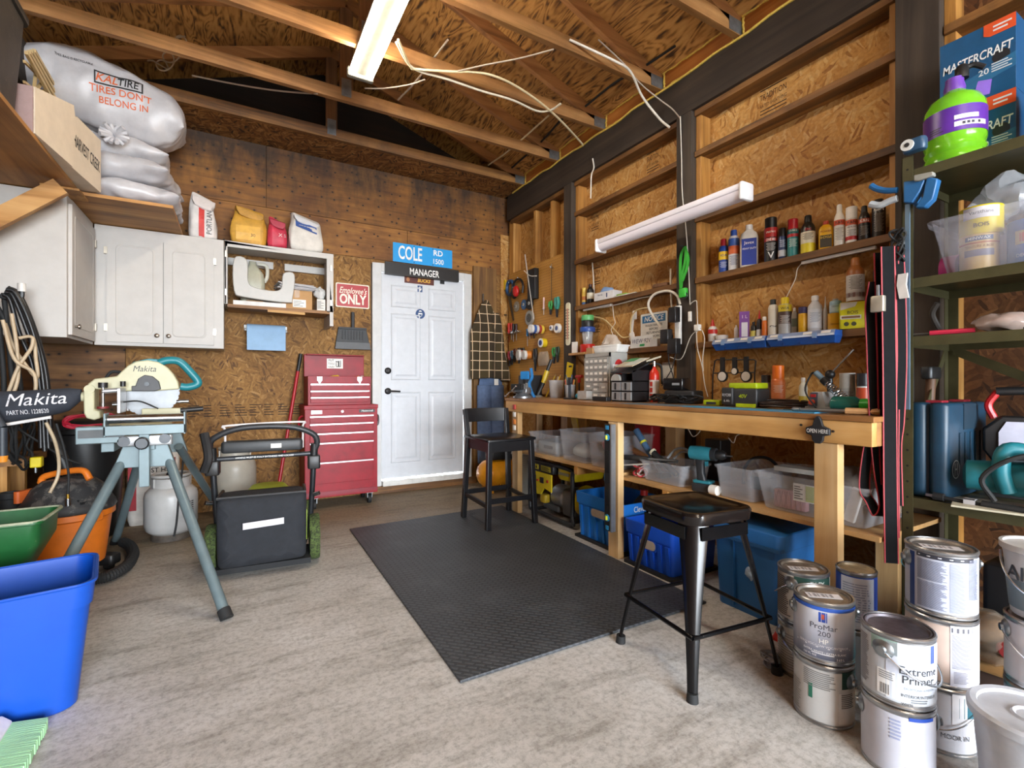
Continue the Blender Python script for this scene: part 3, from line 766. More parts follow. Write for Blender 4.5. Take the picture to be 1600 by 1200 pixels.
m=MB().ball((0,0,.12),(.08,.05,.12),16,10).jitter(.02,12,3).to('bag', c('#c8d2e2',.3), t, sm=60, sub=1)
MB().ball((.02,-.01,.09),(.078,.052,.07),16,8).jitter(.03,12,3).to('blue_print', c('#2e4d9c',.35), t, sm=60)
t=T('plastic_bin', 'dark worn plastic bin at the left edge of the overhead shelf', 'bin',(-.995,2.72, zs), R(1))
MB().tub(.34,.62,.5,.86,.04,.004,.012).to('bin_body', c('#37312a',.55, wear=.2, wearcol='#5b5248', wt=.6), t)
MB().rbox((-.18,-.33,.5),(.18,.33,.53),.03).to('lid', c('#2a2622',.5), t)
MB().tube([(.02,.31,.44),(.02,.35,.47),(.05,.36,.5),(.1,.35,.47),(.1,.31,.44)],.012,8).to('handle', BLACK, t)
# ================================================================ IN THE OPEN CABINET
zo=1.692
t=T('jug', 'translucent plastic jug half full of liquid in the open cabinet', 'jug',(.13,4.585, zo)); t.scale=(1.2,.9,1.28)
jm=c('#b9b7a2',.3, alpha=.75)
MB().loft([[(x, y, z) for x, y in rr(a, b,.03,5)] for a, b, z in ((.13,.12,0),(.15,.135,.01),(.15,.135,.18),(.13,.12,.23),(.05,.05,.285),(.045,.045,.31))]).to('bottle', jm, t)
MB().loft([[(x, y, z) for x, y in rr(.142,.128,.03,5)] for z in (.008,.1)]).to('liquid', c('#a89f7a',.3), t)
MB().tube([(.03,-.0,.3),(.085,0,.29),(.09,0,.22),(.072,0,.18)],.012,8).to('handle', c('#c4c2b4',.4), t)
t=T('plastic_bracket', 'white moulded U-shaped plastic piece lying in the open cabinet', 'bracket',(.185,4.45, zo + .065), R(-2))
sh_=[(-.19,.3),(-.19,.05),(-.12,-.0),(.2,-.02),(.235,.02),(.25,.22),(.165,.22),(.15,.1),(.09,.07),(-.04,.085),(-.09,.13),(-.1,.3)]
sh_=[(p.x, p.y) for p in catmull([(x, y,0) for x, y in sh_],4, True)]
MB().prism(sh_, TR((0,.03,0))@M.Rotation(R(90),4, 'X'),.08).to('moulding', c('#b5b2ac',.4, wear=.03), t, bev=.006)
t=T('flat_box', 'flat white cardboard tray under the white plastic seat', 'box',(.18,4.46, zo), R(-2))
MB().box((-.19,-.06,0),(.19,.06,.035)).to('tray', c('#d9d7d4',.6), t, sm=0)
MB().box((-.1,-.062,.035),(0.02,.03,.042)).to('flap', c('#8d6d48',.7), t, sm=0)
t=T('cardboard_box', 'brown cardboard box with a shipping label in the open cabinet', 'box',(.46,4.54, zo), R(-2))
bw=c('#b58a58',.7, wear=.04)
MB().box((-.12,-.1,0),(.12,.1,.165)).to('carton', bw, t, sm=0, bev=.003)
MB().box((-.032,-.1015,.02),(.07,-.1003,.085)).to('shipping_label', PAPER, t, sm=0)
f=MB()
for i, w in enumerate((.07,.05,.08,.06)): f.box((-.025,-.1022,.03 + i*.013),(-.025 + w,-.1018,.034 + i*.013))
f.flat('fine_print', INK, t)
MB().box((-.02,-.1012,.1),(.02,.1,.1655)).to('packing_tape', c('#a17a4a',.3), t, sm=0)
t=T('paper_stack', 'loose stack of papers lying on the brown cardboard box', 'papers',(.45,4.53, zo + .168), R(4))
random.seed(3); f=MB()
for i in range(9):
    f.X=at((random.uniform(-.02,.02), random.uniform(-.015,.01), i*.006), R(random.uniform(-7,7)), R(random.uniform(-1,1)), R(1.5)); f.box((-.14,-.1,0),(.14,.1,.004))
f.to('sheets', c('#c4c2c4',.7), t, sm=0)
t=T('paper_ball', 'crumpled ball of paper at the right of the open cabinet', 'paper',(.645,4.5, zo + .102))
MB().ball((0,0,.06),(.045,.055,.06),18,12).jitter(.016,22,2).jitter(.008,60,4).to('crumple', c('#d2d2d0',.7), t, sm=20)
t=T('carton', 'small white printed carton beside the brown cardboard box', 'box',(.645,4.48, zo))
MB().box((-.034,-.07,0),(.034,.07,.1)).to('carton_body', c('#d6d3cc',.6), t, sm=0, bev=.002)
f=MB(); 
for i in range(6): f.box((-.03,-.0706,.02 + i*.011),(-.03 + (.03 if i % 2 else .05),-.0702,.0235 + i*.011))
f.flat('fine_print', INK, t)
# ================================================================ ON THE BACK WALL
def board(name, label, cat, u0, v0, u1, v1, Y, th, mats, back=.0, r=.004):
    a, b, e=PY(u0, v0, Y), PY(u1, v1, Y), PY(u0, v1, Y)          # v0, v1 measured along the left edge
    w, h=b.x - a.x, a.z - e.z
    t=T(name, label, cat,((a.x + b.x)/2, Y,(a.z + e.z)/2))
    rg=[[(x, y, z) for x, z in rr(w, h, r,3)] for y in (0, th)]
    MB().loft(rg).to('board', mats, t, sm=0)
    return t, w, h
t, w, h=board('street_sign', 'blue street sign lettered in white above the door', 'sign',614,378,706.5,408, YB - .01,.004, c('#2a9be0',.35, wear=.02))
MB().text('COLE', h*.98, TR((-w*.22,-.001,-.003))@XZ,.018, fit=w*.39).flat('lettering', WHITE, t)
MB().text('RD', h*.42, TR((w*.25,-.001, h*.22))@XZ,.016, fit=w*.2).flat('lettering', WHITE, t)
MB().text('1500', h*.38, TR((w*.25,-.001,-h*.24))@XZ,.012, fit=w*.18).flat('lettering', WHITE, t)
for x in (-.1,.1):
    for z in (-1,1): MB().cyl((x,-.003, z*h*.43),(x,0, z*h*.43),.005, n=8).to('screw', DSTEEL, t)
t, w, h=board('door_sign', 'black sign with white capitals on top of the door frame', 'sign',602,408,717,427.5, YB - .056,.03, c('#221e1c',.4), r=.001)
MB().text('MANAGER', h*.78, TR((.01,-.001,-.012))@XZ,.012, fit=w*.4).flat('lettering', WHITE, t)
t, w, h=board('staff_sign', 'red metal sign with cream lettering beside the door', 'sign',524.5,441,577,479, YB - .006,.003, c('#e4dcc8',.4, wear=.06), r=.012)
MB().prism(rr(w - .02, h - .02,.01,3), TR((0,-.0004,0))@XZ,.0008).to('red_field', c('#a80f16',.4), t, sm=0)
MB().text("Employee's", h*.36, TR((0,-.0018, h*.2))@XZ,.005,.35, fit=w*.82).flat('lettering', c('#f0e6d2',.4), t)
MB().text('ONLY', h*.56, TR((0,-.0018,-h*.17))@XZ,.03, fit=w*.8).flat('lettering', c('#f0e6d2',.4), t)
def sticker(name, label, cat, u0, v0, u1, v1, mat_, rnd=False):
    Y=DY - .0025
    a, b, e=PY(u0, v0, Y), PY(u1, v1, Y), PY(u0, v1, Y); w, h=b.x - a.x, a.z - e.z
    t=T(name, label, cat,((a.x + b.x)/2, Y,(a.z + e.z)/2))
    if rnd: MB().cyl((0,0,0),(0,.0015,0), w/2, n=32).to('disc', mat_, t)
    else: MB().box((-w/2,0,-h/2),(w/2,.0015, h/2)).to('film', mat_, t, sm=0)
    return t, w, h
t, w, h=sticker('bumper_sticker', 'dark red sticker with yellow lettering high on the door', 'sticker',632,430.5,678,441.5, c('#5d2415',.5, wear=.3))
MB().text('BUCKS', h*.62, TR((w*.15,-.0006,0))@XZ,.03,.2, fit=w*.5).flat('lettering', c('#e6b13d',.5), t)
f=MB().ball((-w*.38,0,0),(.018,.001,.022),10,6); f.to('emblem', c('#b87848',.5), t)
t, w, h=sticker('safety_sticker', 'small blue glove sticker under the dark red door sticker', 'sticker',652.5,446,660,456, c('#2a4a78',.5))
MB().cbox((0,-.0006,-.008),(.02,.001,.02)).cbox((-.008,-.0006,.01),(.004,.001,.02)).cbox((-.002,-.0006,.013),(.004,.001,.022)).cbox((.004,-.0006,.012),(.004,.001,.02)).cbox((.013,-.0006,0),(.005,.001,.014)).to('hand_mark', WHITE, t, sm=0)
t, w, h=sticker('safety_sticker', 'round blue mask and goggles sticker on the door', 'sticker',649.5,483,664,497, c('#1d4377',.5), True)
MB().ball((0,0,.004),(.022,.0012,.032),14,8).to('head_mark', WHITE, t)
MB().cbox((0,-.0016,.016),(.046,.001,.014)).prism([(-.015,-.004),(.015,-.004),(.01,-.022),(-.01,-.022)], TR((0,-.0012,0))@XZ,.0006).to('mask_mark', c('#1d4377',.5), t, sm=0)
t, w, h=sticker('magnet', 'small black square magnet at the top right of the door', 'magnet',687.5,436.5,694.5,443.5, INK)
# paper towel roll on its bracket
a, b=PY(384,508,4.62), PY(447,542,4.62)
t=T('towel_roll', 'blue shop towel roll with a hanging sheet under the open cabinet', 'towel',((a.x + b.x)/2,4.62, a.z - .04))
tw=c('#93b4d4',.85, wear=.04); w=(b.x - a.x)*.95
MB().cyl((-w/2,0,0),(w/2,0,0),.052, n=28).to('roll', tw, t)
MB().box((-w/2,-.0535,-.17),(w/2,-.0515,.0)).to('hanging_sheet', tw, t, sm=0)
MB().tube([(-w/2 - .012,.07,.02),(-w/2 - .012,-.01,.0),(-w/2,0,0)],.006,8).tube([(w/2 + .012,.07,.02),(w/2 + .012,-.01,.0),(w/2,0,0)],.006,8).box((-w/2 - .02,.062,.0),(w/2 + .02,.075,.05)).to('bracket', c('#d9d9d6',.4), t)
# dustpan on a nail
a, b=PY(523,545,4.66), PY(579,488,4.66)
t=T('dustpan', 'black ribbed dustpan hung between the door and the red tool chest', 'dustpan',((a.x + b.x)/2,4.655, a.z)); w, h=b.x - a.x, b.z - a.z
db=c('#37383a',.6, wear=.15)
pts=[(-w*.5,0),(w*.5,0),(w*.47, h*.18),(w*.38, h*.56),(-w*.4, h*.56),(-w*.47, h*.18)]
MB().prism(pts, TR((0,.02,0))@XZ,.012).to('pan', db, t, bev=.004)
MB().prism([(-w*.5,0),(w*.5,0),(w*.47, h*.19),(-w*.47, h*.19)], TR((0,.006,0))@XZ,.012).to('lip', c('#4a4b4d',.5), t, bev=.003)
f=MB()
for i in range(8): f.cbox((-w*.28 + i*w*.08,.004, h*(.37)),(.012,.012, h*.22))
f.box((-w*.4,-.01, h*.52),(w*.38,.02, h*.57)); f.to('ribs', c('#2c2d2f',.6), t, sm=0)
MB().tube([(0,.01, h*.55),(0,.008, h*.75),(0,.012, h*.97)],.016,10).to('handle', db, t)
# jacket and overalls on hooks right of the door
def cloth_sheet(fn, nu, nv, th, mats, name, parent, sub=1):
    m=MB(); vs=[fn(i/nu, j/nv) for j in range(nv + 1) for i in range(nu + 1)]
    m.vf(vs, [(j*(nu + 1) + i, j*(nu + 1) + i + 1,(j + 1)*(nu + 1) + i + 1,(j + 1)*(nu + 1) + i) for j in range(nv) for i in range(nu)])
    o=m.to(name, mats, parent, sm=80)
    s=o.modifiers.new('thickness', 'SOLIDIFY'); s.thickness=th; s.offset=0
    if sub: q=o.modifiers.new('soft', 'SUBSURF'); q.levels=q.render_levels=sub
    return o
def plaid():
    m, nt, p=nodes('plaid_flannel'); v, _=vec2(nt, 'XZ')
    mp=N(nt, 'ShaderNodeMapping'); mp.inputs['Scale'].default_value=(11.5,10,1); nt.links.new(v, mp.inputs[0])
    br=N(nt, 'ShaderNodeTexBrick', _offset=0.0); br.inputs['Color1'].default_value=lin('#43371f'); br.inputs['Color2'].default_value=lin('#33291b'); br.inputs['Mortar'].default_value=lin('#d0b493')
    br.inputs['Scale'].default_value=1; br.inputs['Mortar Size'].default_value=.04; br.inputs['Brick Width'].default_value=1; br.inputs['Row Height'].default_value=1
    nt.links.new(mp.outputs[0], br.inputs['Vector']); nt.links.new(br.outputs[0], p.inputs['Base Color']); p.inputs['Roughness'].default_value=.95
    return m
hk=PY(757,478,4.66)
t=T('jacket', 'brown plaid flannel jacket hung on a hook right of the door', 'jacket',(hk.x - .015,4.64, hk.z))
jw=lambda q: .05 + .13*min(1, q*2.6) + .035*q
def jac(u, q):
    a=(u - .5)*2; w=jw(q)
    return (a*w + .02*q,-.045 - .05*min(1, q*3)*(1 - a*a) - .022*math.sin(a*7 + q*2)*min(1, q*2),-.82*q*(1 - .02*(1 - abs(a))) + .02)
pl=plaid(); lining=c('#c8b398',.9)
cloth_sheet(jac,26,18,.012, pl, 'jacket_body', t)
def slv(u, q):
    a=u*2*PI
    cx=.1 + .14*q; r_=.05 + .012*math.sin(q*9)
    return (cx + r_*math.cos(a),-.05 + r_*.8*math.sin(a),-.08 - .74*q)
cloth_sheet(slv,14,12,.006, pl, 'sleeve', t)
cloth_sheet(lambda u, q: slv(u, q) if 0 else (-.06 - .06*q + (.045)*math.cos(u*2*PI),-.035 + .03*math.sin(u*2*PI),-.1 - .58*q),14,12,.006, pl, 'sleeve', t)
cloth_sheet(lambda u, q: (.1 + .13*q + .05*u,-.01 - .04*(1 - u),-.1 - .5*q),3,10,.012, lining, 'lining', t)
MB().tube([(-.03,-.03,.0),(0,-.06,.035),(.035,-.03,.0)],.018,10).to('collar', pl, t)
MB().tube([(0,.022,.0),(0,-.03,.0),(0,-.045,.04)],.006,8).tube([(0,.022,-.02),(0,.022,.13)],.01,8).to('hook', c('#4a3f36',.5,.5), t)
t=T('overalls', 'blue denim overalls hanging below the plaid jacket', 'overalls',(hk.x + .06,4.655,.21))
dn=c('#5f7396',.9, wear=.1, scale=25)
for s in (-1,1):
    cloth_sheet(lambda u, q, s=s: (s*.075 + (.085)*math.cos(u*2*PI),-.035 + .035*math.sin(u*2*PI) + .012*math.sin(u*12 + q*3),.84*q),20,12,.006, dn, 'trouser_leg', t)
cloth_sheet(lambda u, q: ((u - .5)*(.3 - .06*q),-.03 + .012*math.sin(u*9),.8 + .22*q),16,8,.01, dn, 'waist', t)
MB().cbox((.05,-.062,.86),(.05,.003,.09)).to('paper_tag', PAPER, t)
# ================================================================ RED TOOL CHESTS
red=c('#8c0418',.45, wear=.12, spec=.35); redd=c('#7d0f22',.4)
chr_=c('#d4cdd0',.3,.6)
def drawer(parent, x0, x1, z0, z1, y):
    d=MB().box((x0, y - .012, z0),(x1, y, z1)).to('drawer', red, parent, sm=0, bev=.002)
    MB().box((x0, y - .022, z1 - .011),(x1, y - .011, z1)).to('drawer_pull', chr_, d, sm=0)
t=T('tool_cabinet', 'red rolling tool cabinet with five drawers beside the door', 'tool cabinet',(.5,4.3,0))
W, D=.6,.36
MB().box((0,0,.1),(W, D,.875)).box((-.005,-.004,.845),(W + .005, D,.88)).to('cabinet_body', red, t, sm=0, bev=.004)
for z0, z1 in ((.735,.79),(.655,.725),(.575,.645),(.41,.565),(.22,.4)): drawer(t,.04, W - .04, z0, z1,-.001)
MB().box((.0,-.006,.12),(W,0,.15)).to('bottom_rail', redd, t, sm=0)
for x in (.08, W - .06):
    for y in (.06, D - .06):
        k=MB().cyl((x - .014, y,.04),(x + .014, y,.04),.04, n=20)
        k.to('caster', RUB, t)
        MB().box((x - .022, y - .03,.05),(x - .017, y + .03,.1)).box((x + .017, y - .03,.05),(x + .022, y + .03,.1)).box((x - .03, y - .035,.093),(x + .03, y + .035,.1)).to('caster_fork', STEEL, t, sm=0)
MB().tube([(W,.1,.68),(W + .03,.1,.7),(W + .03,.1,.77),(W,.1,.79)],.009,8).to('side_handle', CHROME, t)
MB().tube([(0,.1,.68),(-.03,.1,.7),(-.03,.1,.77),(0,.1,.79)],.009,8).to('side_handle', red, t)
MB().cyl((.3,-.006,.825),(.3,0,.825),.01, n=12).to('lock', CHROME, t)
MB().box((.05,-.003,.808),(.135,0,.838)).to('badge', c('#aeb0b4',.35,.6), t, sm=0)
MB().text('Pro',.03, TR((.09,-.0036,.823))@XZ,.01,.3).flat('lettering', WHITE, t)
MB().box((.44,-.003,.812),(.575,0,.838)).to('badge', BLACK, t, sm=0)
MB().text('Mastercraft',.022, TR((.508,-.0036,.825))@XZ,.008,.25, fit=.12).flat('lettering', WHITE, t)
t=T('tool_chest', 'red top chest with its lid raised, standing on the red rolling cabinet', 'tool chest',(.53,4.33,.881))
W, D, Hc=.52,.28,.245
ch=MB().box((0,0,0),(W,.006, Hc)).box((0, D - .006,0),(W, D, Hc)).box((0,0,0),(.006, D, Hc)).box((W - .006,0,0),(W, D, Hc)).box((0,0,.18),(W, D,.186)).box((0,0,0),(W, D,.006))
ch.to('chest_body', red, t, sm=0, bev=.002)
for z0, z1 in ((.02,.068),(.073,.122),(.127,.18)): drawer(t,.02, W - .02, z0, z1,-.001)
MB().loft([[(x, y, z) for x, y in ((0, D - .012),(W, D - .012),(W, D + .03),(0, D + .03))] for z in (Hc, Hc + .2)]).box((.012, D - .012, Hc + .19),(W - .012, D - .07, Hc + .2)).to('lid', red, t, sm=0, bev=.003)
for x in (.09,.42):
    MB().cbox((x,-.006,.225),(.04,.01,.03)).prism([(-.018,.0),(.018,.0),(0,-.035)], TR((x,-.004,.215))@XZ,.008).to('latch', CHROME, t)
MB().box((.19, D - .015, Hc + .075),(.33, D - .0125, Hc + .165)).to('notice', PAPER, t, sm=0)
f=MB()
for i, s in enumerate(('PUT', 'TOOLS', 'AWAY')): f.text(s,.026, TR((.228, D - .0158, Hc + .148 - i*.03))@XZ,.003, fit=.055)
f.cbox((.292, D - .0156, Hc + .12),(.012,.0004,.05)).cbox((.275, D - .0156, Hc + .137),(.018,.0004,.01)).cbox((.308, D - .0156, Hc + .12),(.006,.0004,.055)).cbox((.29, D - .0156, Hc + .093),(.04,.0004,.006)).cbox((.27, D - .0156, Hc + .112),(.006,.0004,.03))
f.flat('lettering', INK, t)
zt=.881 + .188
for nm, lab, x, col, tilt in (('screwdriver', 'yellow handled screwdriver lying in the open top chest',.2, '#d8a92a',18),('pliers', 'orange handled pliers lying in the open top chest',.37, '#e07f1f',-8)):
    t=T(nm, lab, 'tool',(.53 + x,4.46, zt + .035), R(tilt))
    if nm == 'screwdriver':
        MB().tube([(-.09,0,0),(-.02,0,0)],.008,8, st=1).to('shaft', STEEL, t); MB().lathe([(.008,0),(.02,.01),(.024,.05),(.02,.09),(.012,.1)],(-.02,0,0),(1,0,.2),12).to('handle', c(col,.4), t)
    else:
        MB().tube([(-.11,-.02,0),(-.03,-.016,.005),(.05,.01,.012),(.075,.012,.02)],.014,8).tube([(-.11,.035,0),(-.03,.014,.005),(.05,-.008,.012)],.014,8).to('handle', c(col,.4), t); MB().tube([(.06,0,.015),(.11,0,.02)],.012,8, st=1).to('jaw', STEEL, t)
t=T('hammer', 'wooden handled hammer lying at the left in the open top chest', 'hammer',(.6,4.47, zt + .03), R(6))
MB().tube([(-.03,0,0),(.1,0,.004)],.013,8, st=1).to('handle', c('#8a4a2c',.5), t); MB().cyl((.1,-.05,.004),(.1,.05,.004),.014, n=12).to('hammer_head', STEEL, t)
# red broom stick
a, b=PY(470,553,4.655), PY(430,760,4.5)
t=T('broom', 'red broom handle leaning on the wall left of the tool cabinet', 'broom',(b.x, b.y,0))
a=a - V((b.x, b.y,0)); b=V((0,0,.03)); q=b + (a - b)*.88
MB().tube([b, q],.014,10, st=1).to('stick', c('#a31b26',.4), t); MB().tube([q, a],.016,10, st=1).to('grip', BLACK, t)
MB().cbox((0,0,.03),(.22,.05,.05)).to('broom_head', c('#8c1720',.5), t, bev=.01)
# ================================================================ LAWN MOWER (rear towards the viewer)
t=T('lawn_mower', 'black and green lawn mower with a black grass bag, handle folded up', 'lawn mower',(.155,3.16,0), R(-5))
blk=c('#1f2022',.5, wear=.15); lime=c('#9bb22b',.45); grassy=c('#4a5a2a',.9, wear=.35, scale=40, wearcol='#232a18', wt=.5)
for x, y, r_ in ((-.265,0,.135),(.265,0,.135),(-.25,.72,.1),(.25,.72,.1)):
    w=MB().lathe([(r_*.75,-.028),(r_*.96,-.028),(r_,-.018),(r_,.018),(r_*.96,.028),(r_*.75,.028)],(x, y, r_),(1,0,0),28).jitter(.004,60,1)
    w.to('wheel', grassy, t); MB().lathe([(.02,-.03),(r_*.7,-.026),(r_*.7,.026),(.02,.03)],(x, y, r_),(1,0,0),24).to('hub', lime, t)
MB().loft([[(x, y + .4, z) for x, y in rr(w, d_,.12,5)] for w, d_, z in ((.46,.74,.06),(.48,.76,.1),(.46,.72,.17),(.3,.5,.24),(.26,.44,.3))]).to('deck', blk, t, sm=60)
MB().loft([[(x, y + .4, z) for x, y in rr(w, d_,.1,5)] for w, d_, z in ((.28,.46,.29),(.28,.46,.33),(.2,.36,.38))]).to('motor_cover', lime, t, sm=60)
bagm=c('#1c1f25',.85, wear=.12, scale=30)
bg_=MB().loft([[(x, y, z) for x, z in rr(w, h,.035,4,-.008,.25 + dz)] for w, h, y, dz in ((.4,.34,.1,.02),(.44,.38,0,.01),(.45,.385,-.1,0),(.445,.38,-.16,0),(.42,.34,-.19,-.005))], True, True).jitter(.016,7,2).jitter(.006,24,4)
bg_.to('grass_bag', bagm, t, sm=60, sub=1)
MB().tube([(-.225,.1,.43),(-.225,-.15,.44),(.21,-.15,.44),(.21,.1,.43)],.011,8, st=1).to('bag_rim', blk, t)
f=MB().vf([(-.1 + .2*i/5,-.212,.275 + .035*j + .01*i/5) for j in (0,1) for i in range(6)], [(i, i + 1, i + 7, i + 6) for i in range(5)])
f.to('reflective_strip', c('#c9c6cc',.6), t, sm=0)
MB().box((-.24,-.16,.03),(.24,.1,.06)).to('rear_flap', c('#15171a',.8), t, sm=0)
MB().box((-.225,.0,.12),(-.2,.05,.3)).box((.2,.0,.12),(.225,.05,.3)).to('rear_bracket', lime, t, sm=0)
for s in (-1,1):
    MB().tube([(s*.24,.04,.14),(s*.255,.0,.45),(s*.26,-.01,.56)],.016,10).to('lower_handle', c('#3a3c3f',.35,.7), t)
    MB().rbox((s*.262 - .035,-.055,.55),(s*.262 + .035,.03,.63),.012).to('pivot', BLACK, t)
    MB().tube([(s*.262,-.015,.62),(s*.265,-.02,.7)],.022,10).to('clamp', BLACK, t)
    MB().cyl((s*.26,-.06,.4),(s*.29,-.075,.41),.012, n=10).to('wing_nut', CHROME, t)
MB().tube([(-.262,-.02,.66),(-.275,-.03,.71),(-.25,-.04,.76),(-.12,-.05,.81),(.12,-.05,.81),(.25,-.04,.765),(.28,-.03,.71),(.265,-.02,.66)],.017,12,5).to('handlebar', c('#26272a',.45), t)
MB().tube([(-.2,-.02,.68),(-.2,-.03,.8),(-.185,-.035,.825),(.185,-.035,.835),(.2,-.03,.81),(.2,-.02,.68)],.006,8,4).to('bail', c('#cdc7c4',.4), t)
MB().rbox((-.22,-.06,.67),(.2,.03,.735),.02).to('switch_box', c('#26282a',.5, wear=.15), t)
MB().box((.03,-.0615,.69),(.085,-.06,.715)).to('sticker', PAPER, t, sm=0)
MB().tube([(-.25,-.01,.635),(.25,-.01,.64)],.014,10, st=1).to('crossbar', c('#3f4144',.4,.5), t)
MB().text('HANDLE MUST BE FULLY EXTENDED AND LOCKED',.014, TR((0,-.0255,.638))@XZ,.002, fit=.3).flat('lettering', WHITE, t)
# ================================================================ PROPANE TANKS, CEMENT BAG
def propane(loc, rz, label, s=1.0, white='#b3b2b0'):
    t=T('propane_tank', label, 'propane tank', loc, rz)
    w=c(white,.35, wear=.05, wearcol='#8f7d66', wt=.7)
    r_=.155
    MB().lathe([(.02,.035),(.11,.04),(.145,.07),(r_,.11),(r_,.29*s),(.148,.325*s),(.12,.355*s),(.07,.372*s),(.02,.377*s)], n=40).to('cylinder', w, t, sm=60)
    MB().lathe([(.1,0),(.115,.0),(.115,.05),(.1,.05)], n=32).to('foot_ring', c('#5b5148',.7, wear=.3), t)
    z=.36*s
    for a0, a1 in ((20,160),(200,340)):
        n=14; rg=[]
        for i in range(n + 1):
            a=R(a0 + (a1 - a0)*i/n); ca, sa=math.cos(a), math.sin(a)
            rg.append([(q*ca, q*sa, h) for q, h in ((.108, z - .01),(.112, z - .01),(.112, z + .06),(.108, z + .06))])
        m=MB().loft(rg)
        m.to('collar', w, t)
    MB().torus((0,0, z + .075),.108,.011, n=36).to('collar_rim', w, t)
    for a in (0,180):
        MB().cbox((.108*math.cos(R(a)),.108*math.sin(R(a)), z + .03),(.012,.05,.06)).to('collar_post', w, t)
    MB().cyl((0,0,.37*s),(0,0,.43*s),.02, n=14).cyl((0,0,.4*s),(0,-.05,.4*s),.014, n=12).to('valve', c('#a88b4c',.35,.9), t)
    MB().lathe([(.0,0),(.03,.004),(.026,.02),(0,.022)],(0,0,.43*s), n=12).to('valve_knob', BLACK, t)
    return t
t=propane((-.38,4.05,0), R(25), 'white propane tank between the saw stand legs')
f=MB()
for i in range(7):
    for j in range(3): f.patch(.02 + j*.025,.04 + j*.025,.17 + i*.014,.178 + i*.014,.1556,2)
f.flat('fine_print', c('#4a4a4a',.6), t)
t2=propane((.0,4.52,0), R(5), 'taller cream propane tank behind the lawn mower',1.3, '#b9b4a8')
MB().lathe([(.03,0),(.034,.01),(.03,.03)],(.05,-.04,.5), n=14).to('red_cap', c('#c23a30',.5), t2)
a, b=PY(217,825,4.5), PY(262,735,4.5)
t=T('concrete_bag', 'white and red bag of concrete mix behind the propane tank', 'bag',((a.x + b.x)/2,4.56,0))
MB().loft([[(x, y, z) for x, y in rr(w, d_,.04,5)] for w, d_, z in ((.3,.1,0),(.32,.15,.05),(.32,.16,.3),(.31,.1,.5),(.3,.03,.57))]).jitter(.01,12,4).to('bag_body', c('#d9d4cd',.6), t, sm=60)
MB().box((-.15,-.083,.12),(-.1,-.08,.46)).to('red_stripe', c('#a8232e',.5), t, sm=0); MB().box((-.08,-.083,.46),(.14,-.08,.5)).to('red_band', c('#7d2a28',.5), t, sm=0)
MB().text('POST HAL',.05, TR((.03,-.0845,.41))@XZ,.012, fit=.2).flat('lettering', INK, t)
MB().text('SAC A PRISE RAPIDE',.018, TR((.03,-.0845,.36))@XZ,.003, fit=.18).flat('lettering', INK, t)
t=T('bag_of_stone', 'dark sack with white lettering lying flat behind the mower', 'bag',(.25,4.2,0), R(3))
MB().loft([[(x, y, z) for x, y in rr(w, d_,.05,5)] for w, d_, z in ((.3,.2,0),(.34,.24,.05),(.34,.24,.14),(.26,.18,.22),(.12,.08,.255))]).jitter(.014,12,6).to('bag_body', c('#2a2a2c',.5, wear=.2), t, sm=60)
# ================================================================ MITRE SAW AND STAND
sg=c('#68787c',.38,.25, wear=.06, wearcol='#d9dcdc', wt=.72); alu=c('#c4c6c8',.35,.7); cream=c('#bab695',.42, wear=.05)
st=T('saw_stand', 'grey-green steel stand on splayed legs carrying the mitre saw', 'saw stand',(-.4,3.3,0))
o=V((-.4,3.3,0))
A=PY(187,728,3.0) - o; B=PY(266,724,3.0) - o; A2=V((-.09,.28,.62)); B2=V((.13,.28,.62))
for (p, q) in ((A, V((-.72,2.42,0)) - o),(B, V((-.03,2.51,0)) - o),(A2, V((-.69,4.07,0)) - o),(B2, V((-.05,4.3,0)) - o)):
    d=(p - q).normalized()
    MB().tube([q + d*.03, p + d*.1],.023,14, st=1).to('leg', sg, st)
    MB().tube([q + V((0,0,.005)) + d*.0, q + d*.05],.027,14, st=1).to('foot', RUB, st)
for y, Y in ((-.31,3.0),(.27,3.57)):
    pz=[PY(u, v,3.0) - o for u, v in ((177,732),(275,727),(262,692),(192,698))]
    MB().loft([[(p.x + (0 if y < 0 else .01), y + e, p.z) for p in pz] for e in (0,.045)]).to('leg_bracket', sg, st, sm=0, bev=.003)
for x in (-.13,.03): MB().beam((x,-.33,.755),(x,.42,.755),.05,.045).to('beam_rail', sg, st, sm=0, bev=.003)
a, b=PY(122,680,2.95) - o, PY(190,676,2.95) - o
MB().box((a.x,-.4, a.z - .04),(b.x,-.34, a.z + .04)).to('extension_arm', sg, st, sm=0, bev=.004)
MB().box((a.x + .01,-.405, a.z - .012),(b.x + .02,-.4, a.z + .025)).to('rubber_pad', c('#55585a',.7), st, sm=0)
a, b=PY(187,690,2.93) - o, PY(270,684,2.93) - o
MB().rbox((a.x,-.385, a.z - .025),(b.x,-.36, a.z + .025),.01).to('clamp_bar', alu, st)
MB().box((PY(217,700,2.92).x - o.x,-.39,.56),(PY(234,700,2.92).x - o.x,-.35,.83)).to('roller_post', sg, st, sm=0, bev=.003)
kx=PY(223,692,2.9) - o
MB().lathe([(.024 + .006*(i % 2),0) for i in range(1)] + [(.03,.005),(.03,.022),(.012,.026),(.012,.04)],(kx.x,-.435, kx.z),(0,1,0),12).to('clamp_knob', DSTEEL, st)
for u in (194,258):
    p=PY(u,690 - (u - 194)*.08,2.92) - o; MB().cyl((p.x,-.4, p.z),(p.x,-.38, p.z),.024, n=16).to('end_plug', DSTEEL, st)
a, b=PY(165,662,2.93) - o, PY(291,655,2.93) - o
